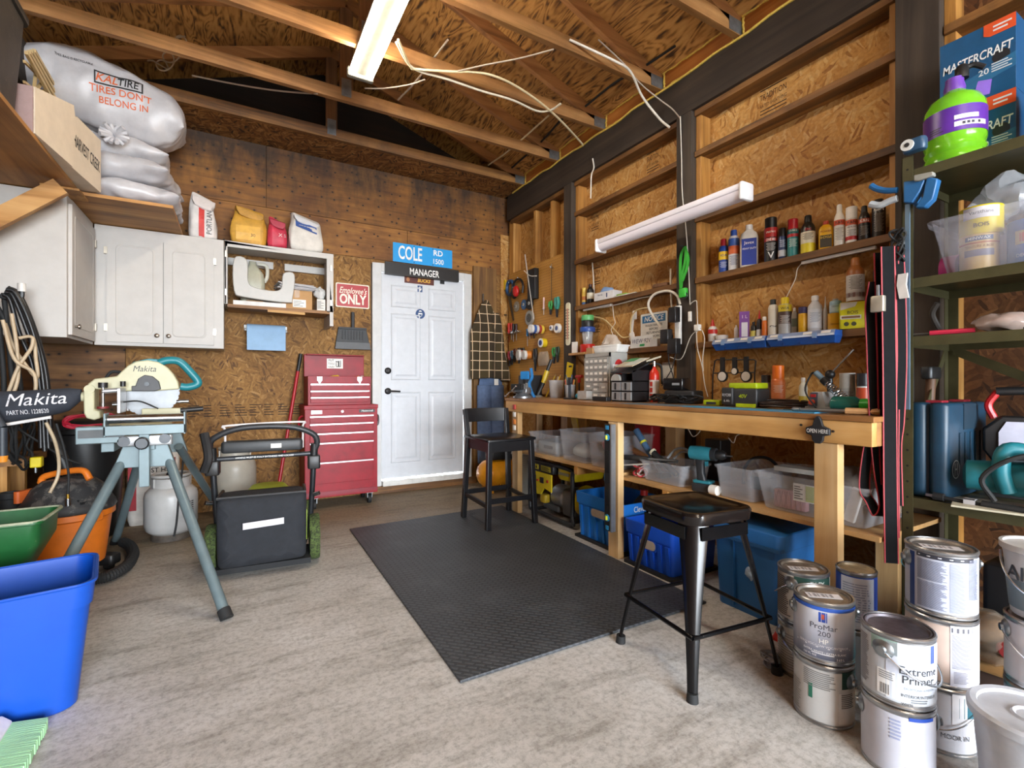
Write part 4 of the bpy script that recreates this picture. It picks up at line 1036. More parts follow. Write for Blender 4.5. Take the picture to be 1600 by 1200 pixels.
MB().box((a.x,-.42, a.z - .055),(b.x,-.39, a.z - .01)).box((a.x,-.42, a.z - .06),(a.x + .008,-.34, a.z + .05)).box((b.x - .008,-.42, a.z - .06),(b.x,-.34, a.z + .05)).to('roller_frame', sg, st, sm=0, bev=.002)
MB().cyl((a.x + .01,-.375, a.z + .02),(b.x - .01,-.375, a.z + .02),.02, n=20).to('roller', CHROME, st)
MB().tube([(.26,-.3,.8),(.28,-.33,.68),(.26,-.32,.6)],.022,8).to('release_lever', BLACK, st)
ztop=.778
# the saw; its blade lies in the xz plane
YS=3.27
sw=T('mitre_saw', 'cream and teal sliding mitre saw on the grey-green stand', 'mitre saw',(-.4, YS, ztop)); o=V((-.4, YS, ztop))
def Q(u, v, y=YS): p=PY(u, v, y) - o; return (p.x, p.z)
teal=c('#1d7680',.4, wear=.06)
Bc=Q(234,611); BR=Q(281,611)[0] - Bc[0]
bx0=Q(150,650)[0]; bx1=Q(258,650)[0]
MB().rbox((bx0,-.2,.0),(bx1,.28,.06),.03).to('base', cream, sw)
MB().lathe([(.15,.06),(.15,.075)],((bx0 + bx1)/2 + .03,0,0), n=32).to('turntable', c('#c9c6a6',.4), sw)
ax0, az=Q(256,641); ax1=Q(285,637)[0]
MB().loft([[(x,-.035, az - .02),(x,.035, az - .02),(x,.035, az + .012),(x,-.035, az + .012)] for x in (bx1 - .1, ax1)]).to('mitre_arm', cream, sw, sm=0, bev=.004)
g=Q(283,641); g2=Q(318,638)
MB().cyl((g[0],-.03, g[1]),(g2[0],-.03, g2[1]),.014, n=12).to('mitre_grip', BLACK, sw)
for dy in (.06,.11):
    a, b=Q(262,634), Q(303,630); MB().cyl((a[0] - .25, dy, a[1] + .01),(b[0] - .03, dy, b[1] + .01),.01, n=10).to('slide_rail', CHROME, sw)
bl=MB(); rg=[]
nT=120
for y in (-.0015,.0015):
    rg.append([(Bc[0] + (BR - (.005 if i % 4 == 0 else 0))*math.cos(2*PI*i/nT), y, Bc[1] + (BR - (.005 if i % 4 == 0 else 0))*math.sin(2*PI*i/nT)) for i in range(nT)])
bl.loft(rg).to('blade', c('#8d9093',.45,.35), sw)
gp=[(281,608),(279,597),(272,585),(262,574),(248,566),(232,563),(214,565),(202,571),(192,580),(184,588),(168,590),(150,592),(139,600),(139,606),(150,608),(200,611),(240,611)]
MB().prism([Q(*p) for p in gp], TR((0,.03,0))@XZ,.06).to('blade_guard', cream, sw, sm=30, bev=.006)
cp=[(208,611),(208,603),(214,603),(218,592),(228,586),(240,588),(250,596),(253,608),(244,611)]
MB().prism([Q(*p) for p in cp], TR((0,-.028,0))@XZ,.02).to('arbor_cover', c('#3a3a3c',.5), sw, bev=.003)
p=Q(232,600); MB().cyl((p[0],-.06, p[1]),(p[0],-.045, p[1]),.012, n=12).to('arbor_bolt', DSTEEL, sw)
p=Q(230,597); MB().lathe([(.07,0),(.07,.12),(.055,.15)],(p[0],.03, p[1] + .02),(0,1,0),24).to('motor', teal, sw)
hp=[(248,567),(262,563),(280,565),(296,580),(309,596),(305,602),(292,605),(282,604)]
MB().tube([(*[Q(*q)[0]],0.01, Q(*q)[1]) for q in hp],.021,12,5).to('handle', teal, sw)
mp_=[(198,572),(208,565),(230,560),(255,561),(262,565),(240,570),(215,572)]
MB().prism([Q(*q) for q in mp_], TR((0,.07,0))@XZ,.05).to('motor_housing', teal, sw, bev=.004)
# pivot column, fence, hold-down clamp
pc=[(133,612),(137,604),(146,602),(150,608),(150,640),(158,642),(160,652),(150,656),(138,653),(134,645)]
MB().prism([Q(*q) for q in pc], TR((0,.07,0))@XZ,.11).to('pivot_arm', cream, sw, bev=.006)
p=Q(143,608); MB().cyl((p[0],-.046, p[1]),(p[0],-.04, p[1]),.022, n=20).to('pivot_cap', c('#bdb998',.5), sw)
f0, f1=Q(195,640), Q(200,606)
MB().box((f0[0],-.2, f0[1] - .01),(f1[0],-.05, f1[1])).to('fence', alu, sw, sm=0, bev=.003); MB().box((f0[0],.04, f0[1] - .01),(f1[0],.2, f1[1] - .03)).to('fence', alu, sw, sm=0, bev=.003)
p=Q(168,611); q=Q(198,609); b_=Q(168,634)
MB().cyl((p[0],-.1, p[1]),(q[0],-.1, q[1]),.013, n=10).to('clamp_arm', alu, sw)
MB().cyl((p[0],-.1, b_[1]),(p[0],-.1, p[1] + .03),.007, n=10).to('clamp_screw', CHROME, sw)
for e in (p, q): MB().cyl((e[0],-.1, e[1] + .018),(e[0],-.1, e[1] + .045),.02 if e is p else .012, n=12).to('clamp_knob', BLACK, sw)
MB().cyl((b_[0],-.1, b_[1]),(b_[0],-.1, b_[1] - .01),.025, n=14).to('clamp_foot', c('#7d2a2a',.5), sw)
p, q, r_=Q(205,586), Q(172,580), Q(160,590); MB().tube([(p[0],.08, p[1]),(q[0],.08, q[1]),(r_[0],.08, r_[1])],.008,8).to('power_cord', RUB, sw)
p, q, r_=Q(200,627), Q(225,626), Q(252,637); MB().tube([(p[0],-.12, p[1]),(q[0],-.13, q[1]),(r_[0],-.12, r_[1])],.004,8).to('hose', RUB, sw)
gx, gz=Q(239,577)
MB().text('Makita',.045, TR((Q(227,0)[0],-.0315, gz))@XZ,0,.25, fit=.1).flat('lettering', BLACK, sw)
# dust bag: part of the saw
db_=c('#2b2f38',.85, wear=.12, scale=30)
prof=[(127,608,626),(118,607,634),(108,606,642),(95,607,646),(60,609,654),(20,611,660),(-30,612,668)]
rg=[]
for i,(u, v0, v1) in enumerate(prof):
    (x, z1),(_, z0)=Q(u, v0), Q(u, v1); d_=(.025,.04,.055,.06,.065,.06,.04)[i]
    rg.append([(x, d_*math.cos(a)*.9,(z0 + z1)/2 + (z1 - z0)/2*math.copysign(abs(math.sin(a)) ** .7, math.sin(a))) for a in [2*PI*k/20 for k in range(20)]])
dbag=MB().loft(rg).to('dust_bag', db_, sw, sm=60)
p, q=Q(128,620), Q(135,620); MB().cyl((p[0],0, p[1]),(q[0] + .01,0, q[1]),.024, n=16).to('dust_port', cream, sw)
a, b=Q(84,651), Q(-30,670); MB().tube([(a[0],-.04, a[1]),(b[0],-.045, b[1])],.008,8, st=1).to('bag_clip', c('#d6d4d2',.4), dbag)
x, z=Q(62,624); x2, z2=Q(50,643)
sl=M.Rotation(R(4),4, 'Y')
dg=bpy.context.evaluated_depsgraph_get()
for s, pos, size, fit, bold in (('Makita',(x, z),.085,.23,.0),('PART NO. 1228520',(x2, z2),.03,.15,.004)):
    lt=MB().text(s, size, TR((pos[0],-.3, pos[1]))@M.Rotation(R(-3),4, 'Y')@XZ, bold,.2 if fit > .2 else 0, fit=fit).flat('lettering', c('#d3d2d6',.7), dbag)
    for v in lt.data.vertices:
        ok, hit, _, _=dbag.evaluated_get(dg).ray_cast(v.co, V((0,1,0)))
        if ok: v.co=hit - V((0,.007,0))
t=T('extension_cable', 'coil of red extension cord hung behind the mitre saw', 'cord',(-.7,3.57,.85))
random.seed(9); pts=[(.12*math.cos(a) + random.uniform(-.01,.01),.035*math.sin(a*1.02) + random.uniform(-.01,.01),.035*math.sin(a) + random.uniform(-.012,.012)) for a in [i*.6 for i in range(70)]]
MB().tube(pts,.0055,6,3).to('coil', c('#a3182f',.5), t)
# ================================================================ SHOP VACUUM, BARREL, HOSES
t=T('shop_vacuum', 'orange shop vacuum with a dusty black lid, hose curled at its foot', 'vacuum',(-.79,3.5,0), R(-28))
org=c('#d9731f',.45, wear=.06); dus=c('#303031',.6, wear=.2, wearcol='#5a5753', wt=.5, scale=4)
def oval(k, z, sy=1.0, n=36): return [(k*math.cos(2*PI*i/n), k*sy*math.sin(2*PI*i/n), z) for i in range(n)]
MB().loft([oval(.14,.07), oval(.155,.08), oval(.185,.33), oval(.2,.34), oval(.2,.37), oval(.18,.375)]).to('drum', org, t)
for a in (200,340): MB().cbox((.2*math.cos(R(a)),.2*math.sin(R(a)),.35),(.07,.05,.05)).to('latch', org, t, bev=.008)
MB().loft([oval(.2,.372), oval(.207,.385), oval(.2,.41), oval(.17,.46), oval(.15,.5), oval(.11,.535), oval(.04,.55)]).to('lid', dus, t, sm=60)
MB().tube([(-.13,-.02,.52),(-.1,-.02,.56),(.08,-.02,.59),(.13,-.02,.54)],.017,10).to('carry_handle', org, t)
MB().loft([[(x, y, z) for x, y in rr(.03,.1,.012,4,-.14,-.1)] for z in (.44,.5)]).to('switch', c('#c9602a',.5), t)
gm=MB()
for i in range(6):
    for j in range(4): gm.cbox((.1 + j*.02 - .0,-.11 + i*.012,.465 - j*.012),(.012,.006,.012))
gm.to('vent_grille', RUB, t, sm=0)
for a in (40,140,220,320):
    x, y=.17*math.cos(R(a)),.17*math.sin(R(a))
    MB().rbox((x - .045, y - .04,.03),(x + .045, y + .04,.09),.02).to('caster_pod', BLACK, t); MB().cyl((x - .015, y,.025),(x + .015, y,.025),.025, n=14).to('caster', RUB, t)
t=T('vacuum_hose', 'ribbed black vacuum hose curled on the floor by the orange vacuum', 'hose',(-.55,3.55,0))
o=V((-.55,3.55,0))
hp=[PZ(u, v,.035) - o for u, v in ((192,847),(203,853),(208,866),(198,884),(172,899),(145,906),(118,912))]
P=catmull(hp,14); rg=None
hm=MB(); L_=[]
m_=len(P); px=None
for i, p in enumerate(P):
    d=(P[min(i + 1, m_ - 1)] - P[max(i - 1,0)]).normalized(); px=V((0,0,1)) if px is None else px; px=(px - d*px.dot(d)).normalized(); py=d.cross(px)
    L_.append([p + (px*math.cos(2*PI*k/12) + py*math.sin(2*PI*k/12))*(.031 if i % 2 else .026) for k in range(12)])
hm.loft(L_).to('ribbed_hose', RUB, t, sm=20)
t=T('barrel', 'tall black plastic barrel behind the saw stand', 'barrel',(-.9,4.37,0))
MB().lathe([(.17,0),(.18,.01),(.205,.4),(.215,.72),(.228,.73),(.228,.76),(.21,.765),(.2,.72),(.18,.05),(0,.045)], n=36, c1=False).to('barrel_wall', c('#18191b',.4), t)
MB().lathe([(.232,.762),(.232,.785),(.2,.81),(0,.815)], n=36).to('lid', c('#1e1f21',.45), t)
# tubes and cords on the hook at the left edge
hkX=PY(14,452,3.55)
t=T('wall_hook', 'steel hook on the left wall holding hoses and cords', 'hook',(XL,3.58,1.53))
MB().tube([(0,0,0),(.1,0,.0),(.19,0,-.01),(.2,0,.05)],.012,8).to('arm', DSTEEL, t); MB().cyl((.2,0,.03),(.2,0,.075),.018, n=12).to('white_tip', c('#d6d2cc',.4), t); MB().box((0,-.03,-.05),(.008,.03,.05)).to('back_plate', DSTEEL, t)
def cable(name, label, cat, px, Y, r, mat_, z=None, sub=6):
    pts=[PY(u, v, Y if not isinstance(Y,(list, tuple)) else Y[i]) for i,(u, v) in enumerate(px)]
    o=pts[0].copy()
    t=T(name, label, cat, o)
    MB().tube([p - o for p in pts], r,8, sub).to('run', mat_, t, sm=60)
    return t
hose_b=c('#17181a',.35); cordt=c('#b5a184',.5)
hh=MB(); o=V((-1.02,3.56,1.5))
for k, px in enumerate(([(10,452),(24,458),(45,500),(62,560),(72,640),(76,700)], [(8,456),(20,462),(40,510),(56,560),(66,640),(70,705)], [(6,460),(16,470),(30,520),(50,570),(62,650),(64,700)], [(12,450),(30,462),(52,512),(70,575),(77,640),(80,690)])):
    t=cable('air_hose',('outermost black hose arching off the hook at the left edge', 'second black hose hanging from the hook at the left edge', 'innermost black hose hanging from the hook at the left edge', 'rightmost glossy black hose falling behind the dust bag')[k], 'hose', px,3.52 + .02*k,.011 if k < 3 else .014, hose_b)
    t['group']='black hoses on the wall hook'
for k, px in enumerate(([(8,505),(20,540),(40,570),(58,590),(56,560),(51,528),(30,528)], [(18,490),(26,540),(28,590),(14,630),(0,650)], [(52,530),(48,545),(28,575),(10,620),(-6,650)], [(4,500),(22,560),(50,580),(56,600),(52,625),(44,645)])):
    t=cable('grey_tube',('beige tube with a sharp bend hanging from the left hook', 'beige tube hanging straight down among the black hoses', 'beige tube crossing in front of the white cabinet corner', 'looped beige tube ending above the dust bag')[k], 'cable', px,3.46 - .014*k,.0085, cordt)
    t['group']='beige tubes on the wall hook'
for k, px in enumerate(([(-6,470),(2,540),(6,600),(4,640)], [(6,458),(14,540),(20,600),(24,640)], [(-4,480),(16,520),(30,590),(36,645)])):
    t=cable('power_cable',('thick black cable at the very left edge of the hook', 'black cable hanging straight behind the beige tubes', 'slack black cable behind the beige tubes at the left edge')[k], 'cable', px,3.62,.012, RUB)
t=T('cable_coil', 'tangle of black cable hanging under the dust bag at the left edge', 'cable',(-1.06,3.75,.78))
random.seed(5)
for q in range(3):
    pts=[(.03*math.sin(a*.7) + random.uniform(-.02,.02),(.12 + .03*q)*math.cos(a) + random.uniform(-.015,.015),(.15 + .02*q)*math.sin(a) + random.uniform(-.02,.02)) for a in [i*.55 for i in range(26)]]
    MB().tube(pts,.007,6,3).to('loop', RUB, t)
MB().cbox((.07,.02,-.17),(.05,.05,.06)).to('yellow_plug', c('#d3bd1d',.4), t, bev=.006)
MB().cbox((.07,.01,-.215),(.006,.02,.03)).to('prong', STEEL, t)
t=cable('air_hose', 'thin black air line with a brass fitting hanging over the vacuum', 'hose', [(88,662),(100,700),(107,740),(106,772)],3.25,.0055, RUB)
p=PY(106,772,3.25) - V(t.location); MB().cyl(p, p - V((0,0,.025)),.007, n=10).to('brass_fitting', c('#b08d3c',.3,.9), t); MB().cyl(p - V((0,0,.022)), p - V((0,0,.06)),.012, n=12).to('coupler', CHROME, t)
cable('power_cable', 'beige cord running down onto the black vacuum lid', 'cable', [(72,660),(86,690),(92,720),(90,745),(78,770)], [3.3,3.32,3.36,3.36,3.34],.008, cordt)
cable('power_cable', 'black cord sagging across behind the vacuum handle', 'cable', [(20,665),(60,690),(100,715),(128,726)],3.7,.006, RUB)
cable('power_cable', 'black cord hanging in a long loop beside the saw stand leg', 'cable', [(285,678),(286,720),(280,770),(276,815),(272,838)],3.62,.006, RUB)
t=T('garden_hose', 'length of dark hose with an orange nozzle at the left edge', 'hose',(-.93,3.16,0))
p0, p1=PY(4,668,3.16) - V(t.location), PY(4,712,3.16) - V(t.location)
MB().tube([p0, p1],.018,10, st=1).to('hose_end', c('#2a3038',.5), t); MB().cyl(p1, p1 - V((0,0,.03)),.02,.016, n=12).to('nozzle', c('#d8882a',.4), t); MB().tube([p0, p0 + V((-.05,.02,.1))],.018,10, st=1).to('hose_bend', c('#2a3038',.5), t)
t=T('vacuum_wand', 'black vacuum wand leaning behind the orange vacuum', 'wand',(-.93,3.95,0))
a, b=PY(105,735,3.8) - V(t.location), PY(72,655,3.85) - V(t.location)
MB().tube([a + (a - b)*.9, b],.03,12, st=1).to('tube', BLACK, t); MB().tube([a + (b - a)*.4, a + (b - a)*.46],.035,12, st=1).to('collar', RUB, t)
t=T('vacuum_nozzle', 'black vacuum nozzle fitting left of the orange vacuum', 'nozzle',(*PZ(16,785,.42).xy,.3))
MB().lathe([(.03,0),(.05,.06),(.05,.09),(.042,.095),(.042,.14),(.047,.145),(.047,.175),(.036,.175),(.03,.1)], n=20, c1=False).to('nozzle_body', RUB, t)
MB().tube([(0,0,.01),(-.05,.02,-.1),(-.1,.04,-.2)],.04,10).to('elbow', RUB, t); MB().cyl((-.1,.04,-.3),(-.1,.04,-.18),.045, n=14).to('hose_stub', RUB, t)
t=T('low_shelf', 'weathered plank shelf low on the left wall', 'shelf',(XL + .0,3.72,.6))
MB().box((.005,0,0),(.17,.38,.04)).to('plank', girt, t, sm=0)
for y in (.04,.3): MB().box((.01, y,-.6),(.09, y + .04,0)).to('post', stud, t, sm=0)
# ================================================================ GREEN SPREADER, BLUE BIN, BROOM IN THE FOREGROUND
t=T('seed_spreader', 'dark green seed spreader hopper behind the blue bin', 'spreader',(-.905,2.73,0))
grn=c('#175528',.42, wear=.1, wearcol='#9aa286', wt=.66)
m=MB()
def hop(w, d_, z, e=0): return [(x, y, z) for x, y in rr(w - e, d_ - e,.035,5)]
m.loft([hop(.26,.06,.26), hop(.34,.16,.3), hop(.45,.27,.42), hop(.46,.28,.5), hop(.485,.305,.505), hop(.485,.305,.515), hop(.455,.275,.513), hop(.44,.26,.42), hop(.32,.14,.31), hop(.2,.04,.28)]).to('hopper', grn, t)
MB().tube([(x, y,.513) for x, y in rr(.475,.295,.035,5)],.007,6, closed=True, st=1).to('worn_rim', c('#9aa088',.6, wear=.25), t)
MB().beam((-.02,-.17,.42),(.1,-.14,.2),.03,.02).to('strut', BLACK, t, sm=0)
MB().cyl((-.24,0,.12),(.2,0,.12),.012, n=10).to('axle', DSTEEL, t)
for x in (-.22,.17): MB().lathe([(.02,-.02),(.12,-.018),(.12,.018),(.02,.02)],(x,0,.12),(1,0,0),24).to('wheel', RUB, t)
MB().box((-.1,-.04,.12),(.06,.04,.27)).to('bracket', DSTEEL, t, sm=0)
t=T('recycling_box', 'large empty blue plastic recycling box in the left foreground', 'bin',(-.72,2.18,0), R(10))
blu=c('#0d49ac',.35, wear=.03, wearcol='#7fa8e8', wt=.75)
MB().tub(.58,.36,.41,.86,.05,.004,.006, liph=.075).to('box_body', blu, t)
MB().tube([(x, y,.408) for x, y in rr(.592,.372,.05,5)],.006,6, closed=True, st=1).to('rim', blu, t)
t=T('push_broom', 'white broom head with pale green bristles in the lower left corner', 'broom',(-.58,1.86,0), R(1))
MB().loft([[(x, y, z) for x, z in ((-.04,.0),(.0,.0),(.005,.05),(-.02,.075),(-.05,.05))] for y in (-.25,.14)]).to('broom_block', c('#e6e3e6',.4), t, sm=0, bev=.006)
br=MB(); random.seed(2)
for i in range(78):
    y=-.25 + i*.005
    br.loft([[(x, y - .0017*1, z - .012),(x, y + .0022, z - .012),(x, y + .0022, z + .016),(x, y - .0017, z + .016)] for x, z in ((.0,.03),(.085 + random.uniform(-.003,.003),.016))])
br.to('bristles', c('#a6d9a8',.6, wear=.06), t, sm=0)
MB().tube([(-.03,-.06,.05),(-.28,-.12,.16),(-.5,-.2,.3)],.02,10, st=1).to('handle', c('#e9e6e4',.4), t)
MB().loft([[(-.05,-.13,.02),(-.05,.06,.02),(-.05,.06,.07),(-.05,-.13,.07)], [(-.13,-.11,.05),(-.13,-.02,.05),(-.13,-.02,.1),(-.13,-.11,.1)]]).to('socket', c('#d9d6da',.4), t, sm=0)
# ================================================================ WORKBENCH
bw_y=wood('bench_pine', 'Y', '#ad7a3c', '#d6a664', '#e2bb82',.35, knots=.6, rough=.5)
bw_z=wood('bench_pine', 'Z', '#b98a50', '#dab27a', '#e6c596',.35, knots=.6, rough=.55)
bw_x=wood('bench_pine', 'X', '#a06c30', '#c58f4a', '#d6a565',.35)
top_m=wood('bench_top', 'Y', '#8a5c30', '#a87848', '#bd8f5c',.25, rough=.4, dirt=.2)
shelf_m=wood('bench_shelf', 'Y', '#a87c48', '#c69a62', '#d4ae7a',.3, rough=.6, dirt=.25)
BX, BZ, BY0, BY1=2.0,.94,.853,3.57
wbn=T('workbench', 'long pine workbench along the right wall with a lower shelf', 'workbench',(BX, BY0,0))
L=BY1 - BY0; D=2.595 - BX
MB().box((-.004,-.006, BZ - .02),(D, L + .006, BZ)).to('bench_top', top_m, wbn, sm=0, bev=.002)
MB().box((0,0, BZ - .11),(.038, L, BZ - .021)).to('front_rail', bw_y, wbn, sm=0, bev=.003)
MB().box((.039,0, BZ - .11),(D,.038, BZ - .021)).to('end_rail', wood('end_grain', 'X', '#8d6136', '#a97c4a', '#bb9060',.5, dirt=.2), wbn, sm=0, bev=.003)
MB().box((.039, L - .038, BZ - .11),(D, L, BZ - .021)).to('end_rail', bw_x, wbn, sm=0, bev=.003)
for x in (.005, D - .09):
    for y in (.117,1.337,2.527): MB().box((x, y,0),(x + .046 if x < .1 else x + .089, y + .089, BZ - .111)).to('leg', bw_z, wbn, sm=0, bev=.003)
MB().box((.053,.0,.475),(D,1.37,.493)).to('lower_shelf', shelf_m, wbn, sm=0)
MB().box((.053,1.39,.488),(D, L - .13,.506)).to('lower_shelf', shelf_m, wbn, sm=0)
for y in (1.0,1.8): MB().box((.055, y,.43),(D, y + .038,.474 if y < 1.4 else .487)).to('cross_rail', bw_x, wbn, sm=0)
MB().box((.25, L + .008, BZ - .02),(D, L + .38, BZ)).to('top_extension', top_m, wbn, sm=0, bev=.002); MB().box((D - .045, L + .33,0),(D - .001, L + .369, BZ - .021)).to('leg', bw_z, wbn, sm=0, bev=.003)
# bottle opener screwed to the front rail
p=PX(1280,672, BX)
op=MB(); Wm=at((-.001, p.y - BY0, p.z), R(-90))@XZ
op.prism([(-.045,.008),(-.02,.018),(-.012,.045),(-.004,.056),(.004,.056),(.012,.045),(.02,.018),(.045,.008),(.045,-.016),(.022,-.022),(.02,-.04),(.01,-.052),(-.01,-.052),(-.02,-.04),(-.022,-.022),(-.045,-.016)], Wm,.014)
op.to('bottle_opener', c('#2a2a2c',.5,.4), wbn, bev=.003)
MB().text('OPEN HERE',.022, Wm@TR((0,-.004,.0145)),.006, fit=.08).flat('lettering', c('#cfcdc8',.5), wbn)
for i,(u, v) in enumerate(((1252,664),(1302,674))):
    q=PX(u, v, BX); MB().cyl((-.003, q.y - BY0, q.z),(.001, q.y - BY0, q.z),.005, n=8).to('screw', DSTEEL, wbn)
t=T('cutting_sheet', 'thin blue and grey sheet along the front edge of the workbench', 'sheet',(2.03,1.07, BZ + .0005))
MB().box((0,0,0),(.12,.66,.004)).to('blue_half', c('#4a97bd',.4, wear=.08), t, sm=0); MB().box((.0,.661,0),(.15,1.14,.003)).to('grey_half', c('#6c7c85',.5, wear=.12), t, sm=0)
# ================================================================ BOARD SHELVES BETWEEN THE POSTS
def wshelf(y0, y1, z, label, h=.038):
    t=T('wall_shelf', label, 'shelf',(2.622, y0, z - h))
    MB().box((0,0,0),(.116, y1 - y0, h)).to('board', girt, t, sm=0, bev=.003)
    return t
ZD, ZE2, ZDm=1.758,1.332,1.752
wshelf(1.03,2.135, ZD, 'rough board shelf holding the upper row of cans right of the centre post')
wshelf(1.03,2.135, ZE2, 'rough board shelf holding the lower row of small bottles right of the centre post')
wshelf(2.28,3.43, ZDm, 'rough board shelf with two bottles and a glove box left of the centre post')
t=wshelf(2.28,2.86, ZE2, 'short rough board shelf under the notice sign'); 
t=T('corner_shelf', 'small pale corner shelf under the green topped lantern', 'shelf',(2.56,3.2, ZE2 - .02))
MB().box((0,0,0),(.17,.235,.02)).to('board', bw_y, t, sm=0, bev=.002); MB().prism([(0,0),(.12,0),(.12,-.03),(.09,-.09),(.02,-.03)], TR((.05,.17,0))@XZ,.03).to('bracket', bw_z, t, sm=0)
# ================================================================ CANS AND BOTTLES
def band(m, r, h, a, b, wide=1.45): m.patch(-wide*r, wide*r, a*h, b*h, r + .0004,10)
def can(name, label, cat, u0, u1, vt, X, z, kind, body, cap, bands=(), txt=(), cf=.2, cr=.85, group=None, rough=.35, metal=0, turn=0):
    p, r, k=spot(u0, u1, X, z); h=H + (600 - vt)*k - z
    t=T(name, label, cat, p, face(p.x, p.y) + turn, group)
    bm_=c(body, rough, metal) if isinstance(body, str) else body; cm_=c(cap,.4) if isinstance(cap, str) else cap
    if kind == 'spray':
        hb=h*(1 - cf)
        MB().lathe([(r*.9,0),(r,.003),(r, hb*.9),(r*.97, hb*.92),(r*.8, hb*.985),(r*.5, hb)], n=24).to('can_body', bm_, t)
        MB().lathe([(r*.97,0),(r*.97,.002),(r*.97,.006)], n=24).to('base_rim', STEEL, t)
        MB().lathe([(r*cr, hb*.95),(r*cr, h*.985),(r*cr*.9, h),(0, h)], n=20).to('cap', cm_, t)
        hh=hb*.9
    elif kind == 'cone':
        hh=h*.66
        MB().lathe([(r*.92,0),(r,.004),(r, hh),(r*.9, h*.72),(r*.55, h*.82)], n=24).to('can_body', bm_, t)
        MB().lathe([(r*.55, h*.81),(r*.55, h*.84),(r*.5, h*.98),(r*.4, h)], n=18).to('cap', cm_, t)
    elif kind == 'bottle':
        hh=h*.68
        MB().lathe([(r*.9,0),(r,.006),(r, hh),(r*.9, h*.74),(r*.55, h*.82),(r*.42, h*.86),(r*.42, h*.88)], n=24, sy=cr).to('bottle_body', bm_, t)
        MB().lathe([(r*.5, h*.865),(r*.52, h*.9),(r*.52, h*.985),(r*.4, h)], n=16).to('cap', cm_, t)
    elif kind == 'oval':
        hh=h*.7
        MB().loft([[(x, y, q*h) for x, y in rr(2*r*a,1.2*r*b,.5*r*b,5)] for a, b, q in ((.94,.94,0),(1,1,.02),(1,1,.7),(.85,.9,.8),(.4,.5,.88),(.36,.5,.9))]).to('bottle_body', bm_, t)
        MB().cyl((0,0, h*.88),(0,0, h), r*.42, r*.38,16).to('cap', cm_, t)
    elif kind == 'tin':
        hh=h
        MB().lathe([(r,0),(r,.003),(r*.97,.006),(r*.97, h - .008),(r, h - .006),(r, h),(r*.85, h),(r*.82, h - .005),(0, h - .005)], n=28).to('can_body', bm_, t)
    elif kind == 'nozzle':
        hh=h*.55
        MB().lathe([(r*.9,0),(r,.004),(r, hh),(r*.75, h*.66),(r*.4, h*.7)], n=20).to('bottle_body', bm_, t)
        MB().lathe([(r*.5, h*.69),(r*.45, h*.74),(r*.16, h*.95),(r*.12, h)], n=14).to('cap', cm_, t)
    if kind == 'oval':
        for i,(a, b, col) in enumerate(bands): MB().box((-r*.8,-.6*r - .0012, a*h),(r*.8,-.6*r - .0002, b*h)).to('label_print', c(col,.4), t, sm=0)
        for s, q, size, col in txt: MB().text(s, size*h, TR((0,-.6*r - .0018, q*h))@XZ,.01, fit=1.5*r).flat('lettering', c(col,.5), t)
        return t
    R_=r*.97 if kind == 'tin' else r
    for a, b, col in bands:
        m=MB(); band(m, R_, h, a, b); m.to('label_print', c(col,.4), t, sm=40)
    for s, q, size, col in txt:
        m=MB()
        if s == '-':                      # lines of small print
            for j in range(int(size)):
                m.patch(-R_*(.75 - .2*(j % 2)), R_*(.8 - .3*(j % 3)/2), q*h - j*h*.03, q*h - j*h*.03 + h*.011, R_ + .0012,4,.0003)
            m.flat('fine_print', c(col,.5), t)
        else:
            m.text(s, size*h, TR((0, q*h,.0012)),.012, wrap=R_, fit=1.5*R_); m.flat('lettering', c(col,.5), t)
    return t
XS_=2.672
G1, G2='cans and bottles on the upper board shelf', 'small bottles on the lower board shelf'
can('spray_can', 'small blue can with a yellow label and red cap, leftmost on the upper can shelf', 'can',1123,1138,374, XS_, ZD, 'spray', '#24489e', '#a61f2b', [(.38,.62, '#f2c81f')], [('WD-40',.5,.1, '#1d2d7a'),('-',.3,6, '#c9d2e6')],.2,.62, G1)
can('spray_can', 'white spray can with a blue cap and orange print on the upper can shelf', 'can',1138,1155,360, XS_, ZD, 'spray', '#d9dce2', '#2b4fa0', [(.6,.78, '#3a62b0'),(.4,.6, '#d96a3a')], [('-',.34,8, '#5a6a9a')],.14,.6, G1)
can('bleach_bottle', 'big white plastic bottle with a blue label on the upper can shelf', 'bottle',1156,1185,352, XS_ - .004, ZD, 'oval', '#e3e0d6', '#eceae4', [(.04,.66, '#27409a')], [('Javex',.56,.1, '#e8e6f0'),('HEAVY DUTY',.42,.06, '#e8e6f0')], group=G1)
can('spray_can', 'tall black and red spray can with a black cap on the upper can shelf', 'can',1194,1215,341, XS_, ZD, 'spray', '#1f1f21', '#161617', [(.55,.76, '#bb2b2a'),(.46,.53, '#b9382f')], [('SPRAYWAY',.66,.06, '#f0e8d8'),('ONE HIT',.49,.08, '#f2f0ec'),('-',.4,6, '#b9b9b9'),('V',.14,.2, '#dddddd')],.22,.92, G1)
can('spray_can', 'short blue and black can between the red and the teal can', 'can',1216,1229,357, XS_, ZD, 'spray', '#2a3c66', '#18181a', [(.1,.3, '#b9bcc4')], [('-',.6,8, '#c9d4ea')],.22,.95, G1)
can('spray_can', 'teal spray can with a bright red cap on the upper can shelf', 'can',1230,1248,343, XS_, ZD, 'spray', '#2f7f80', '#bf1f2c', [(.52,.6, '#b92d33')], [('BRAKE',.68,.07, '#e8efe8'),('-',.45,7, '#cfe2dc')],.23,.92, G1)
can('spray_can', 'black, white and yellow can with a black cone top on the upper can shelf', 'can',1251,1274,337, XS_, ZD, 'cone', '#27241f', '#19191a', [(.02,.26, '#d3c026'),(.26,.56, '#d9d3bd')], [('CRC',.61,.07, '#d8404a'),('-',.5,6, '#3a352a')], group=G1)
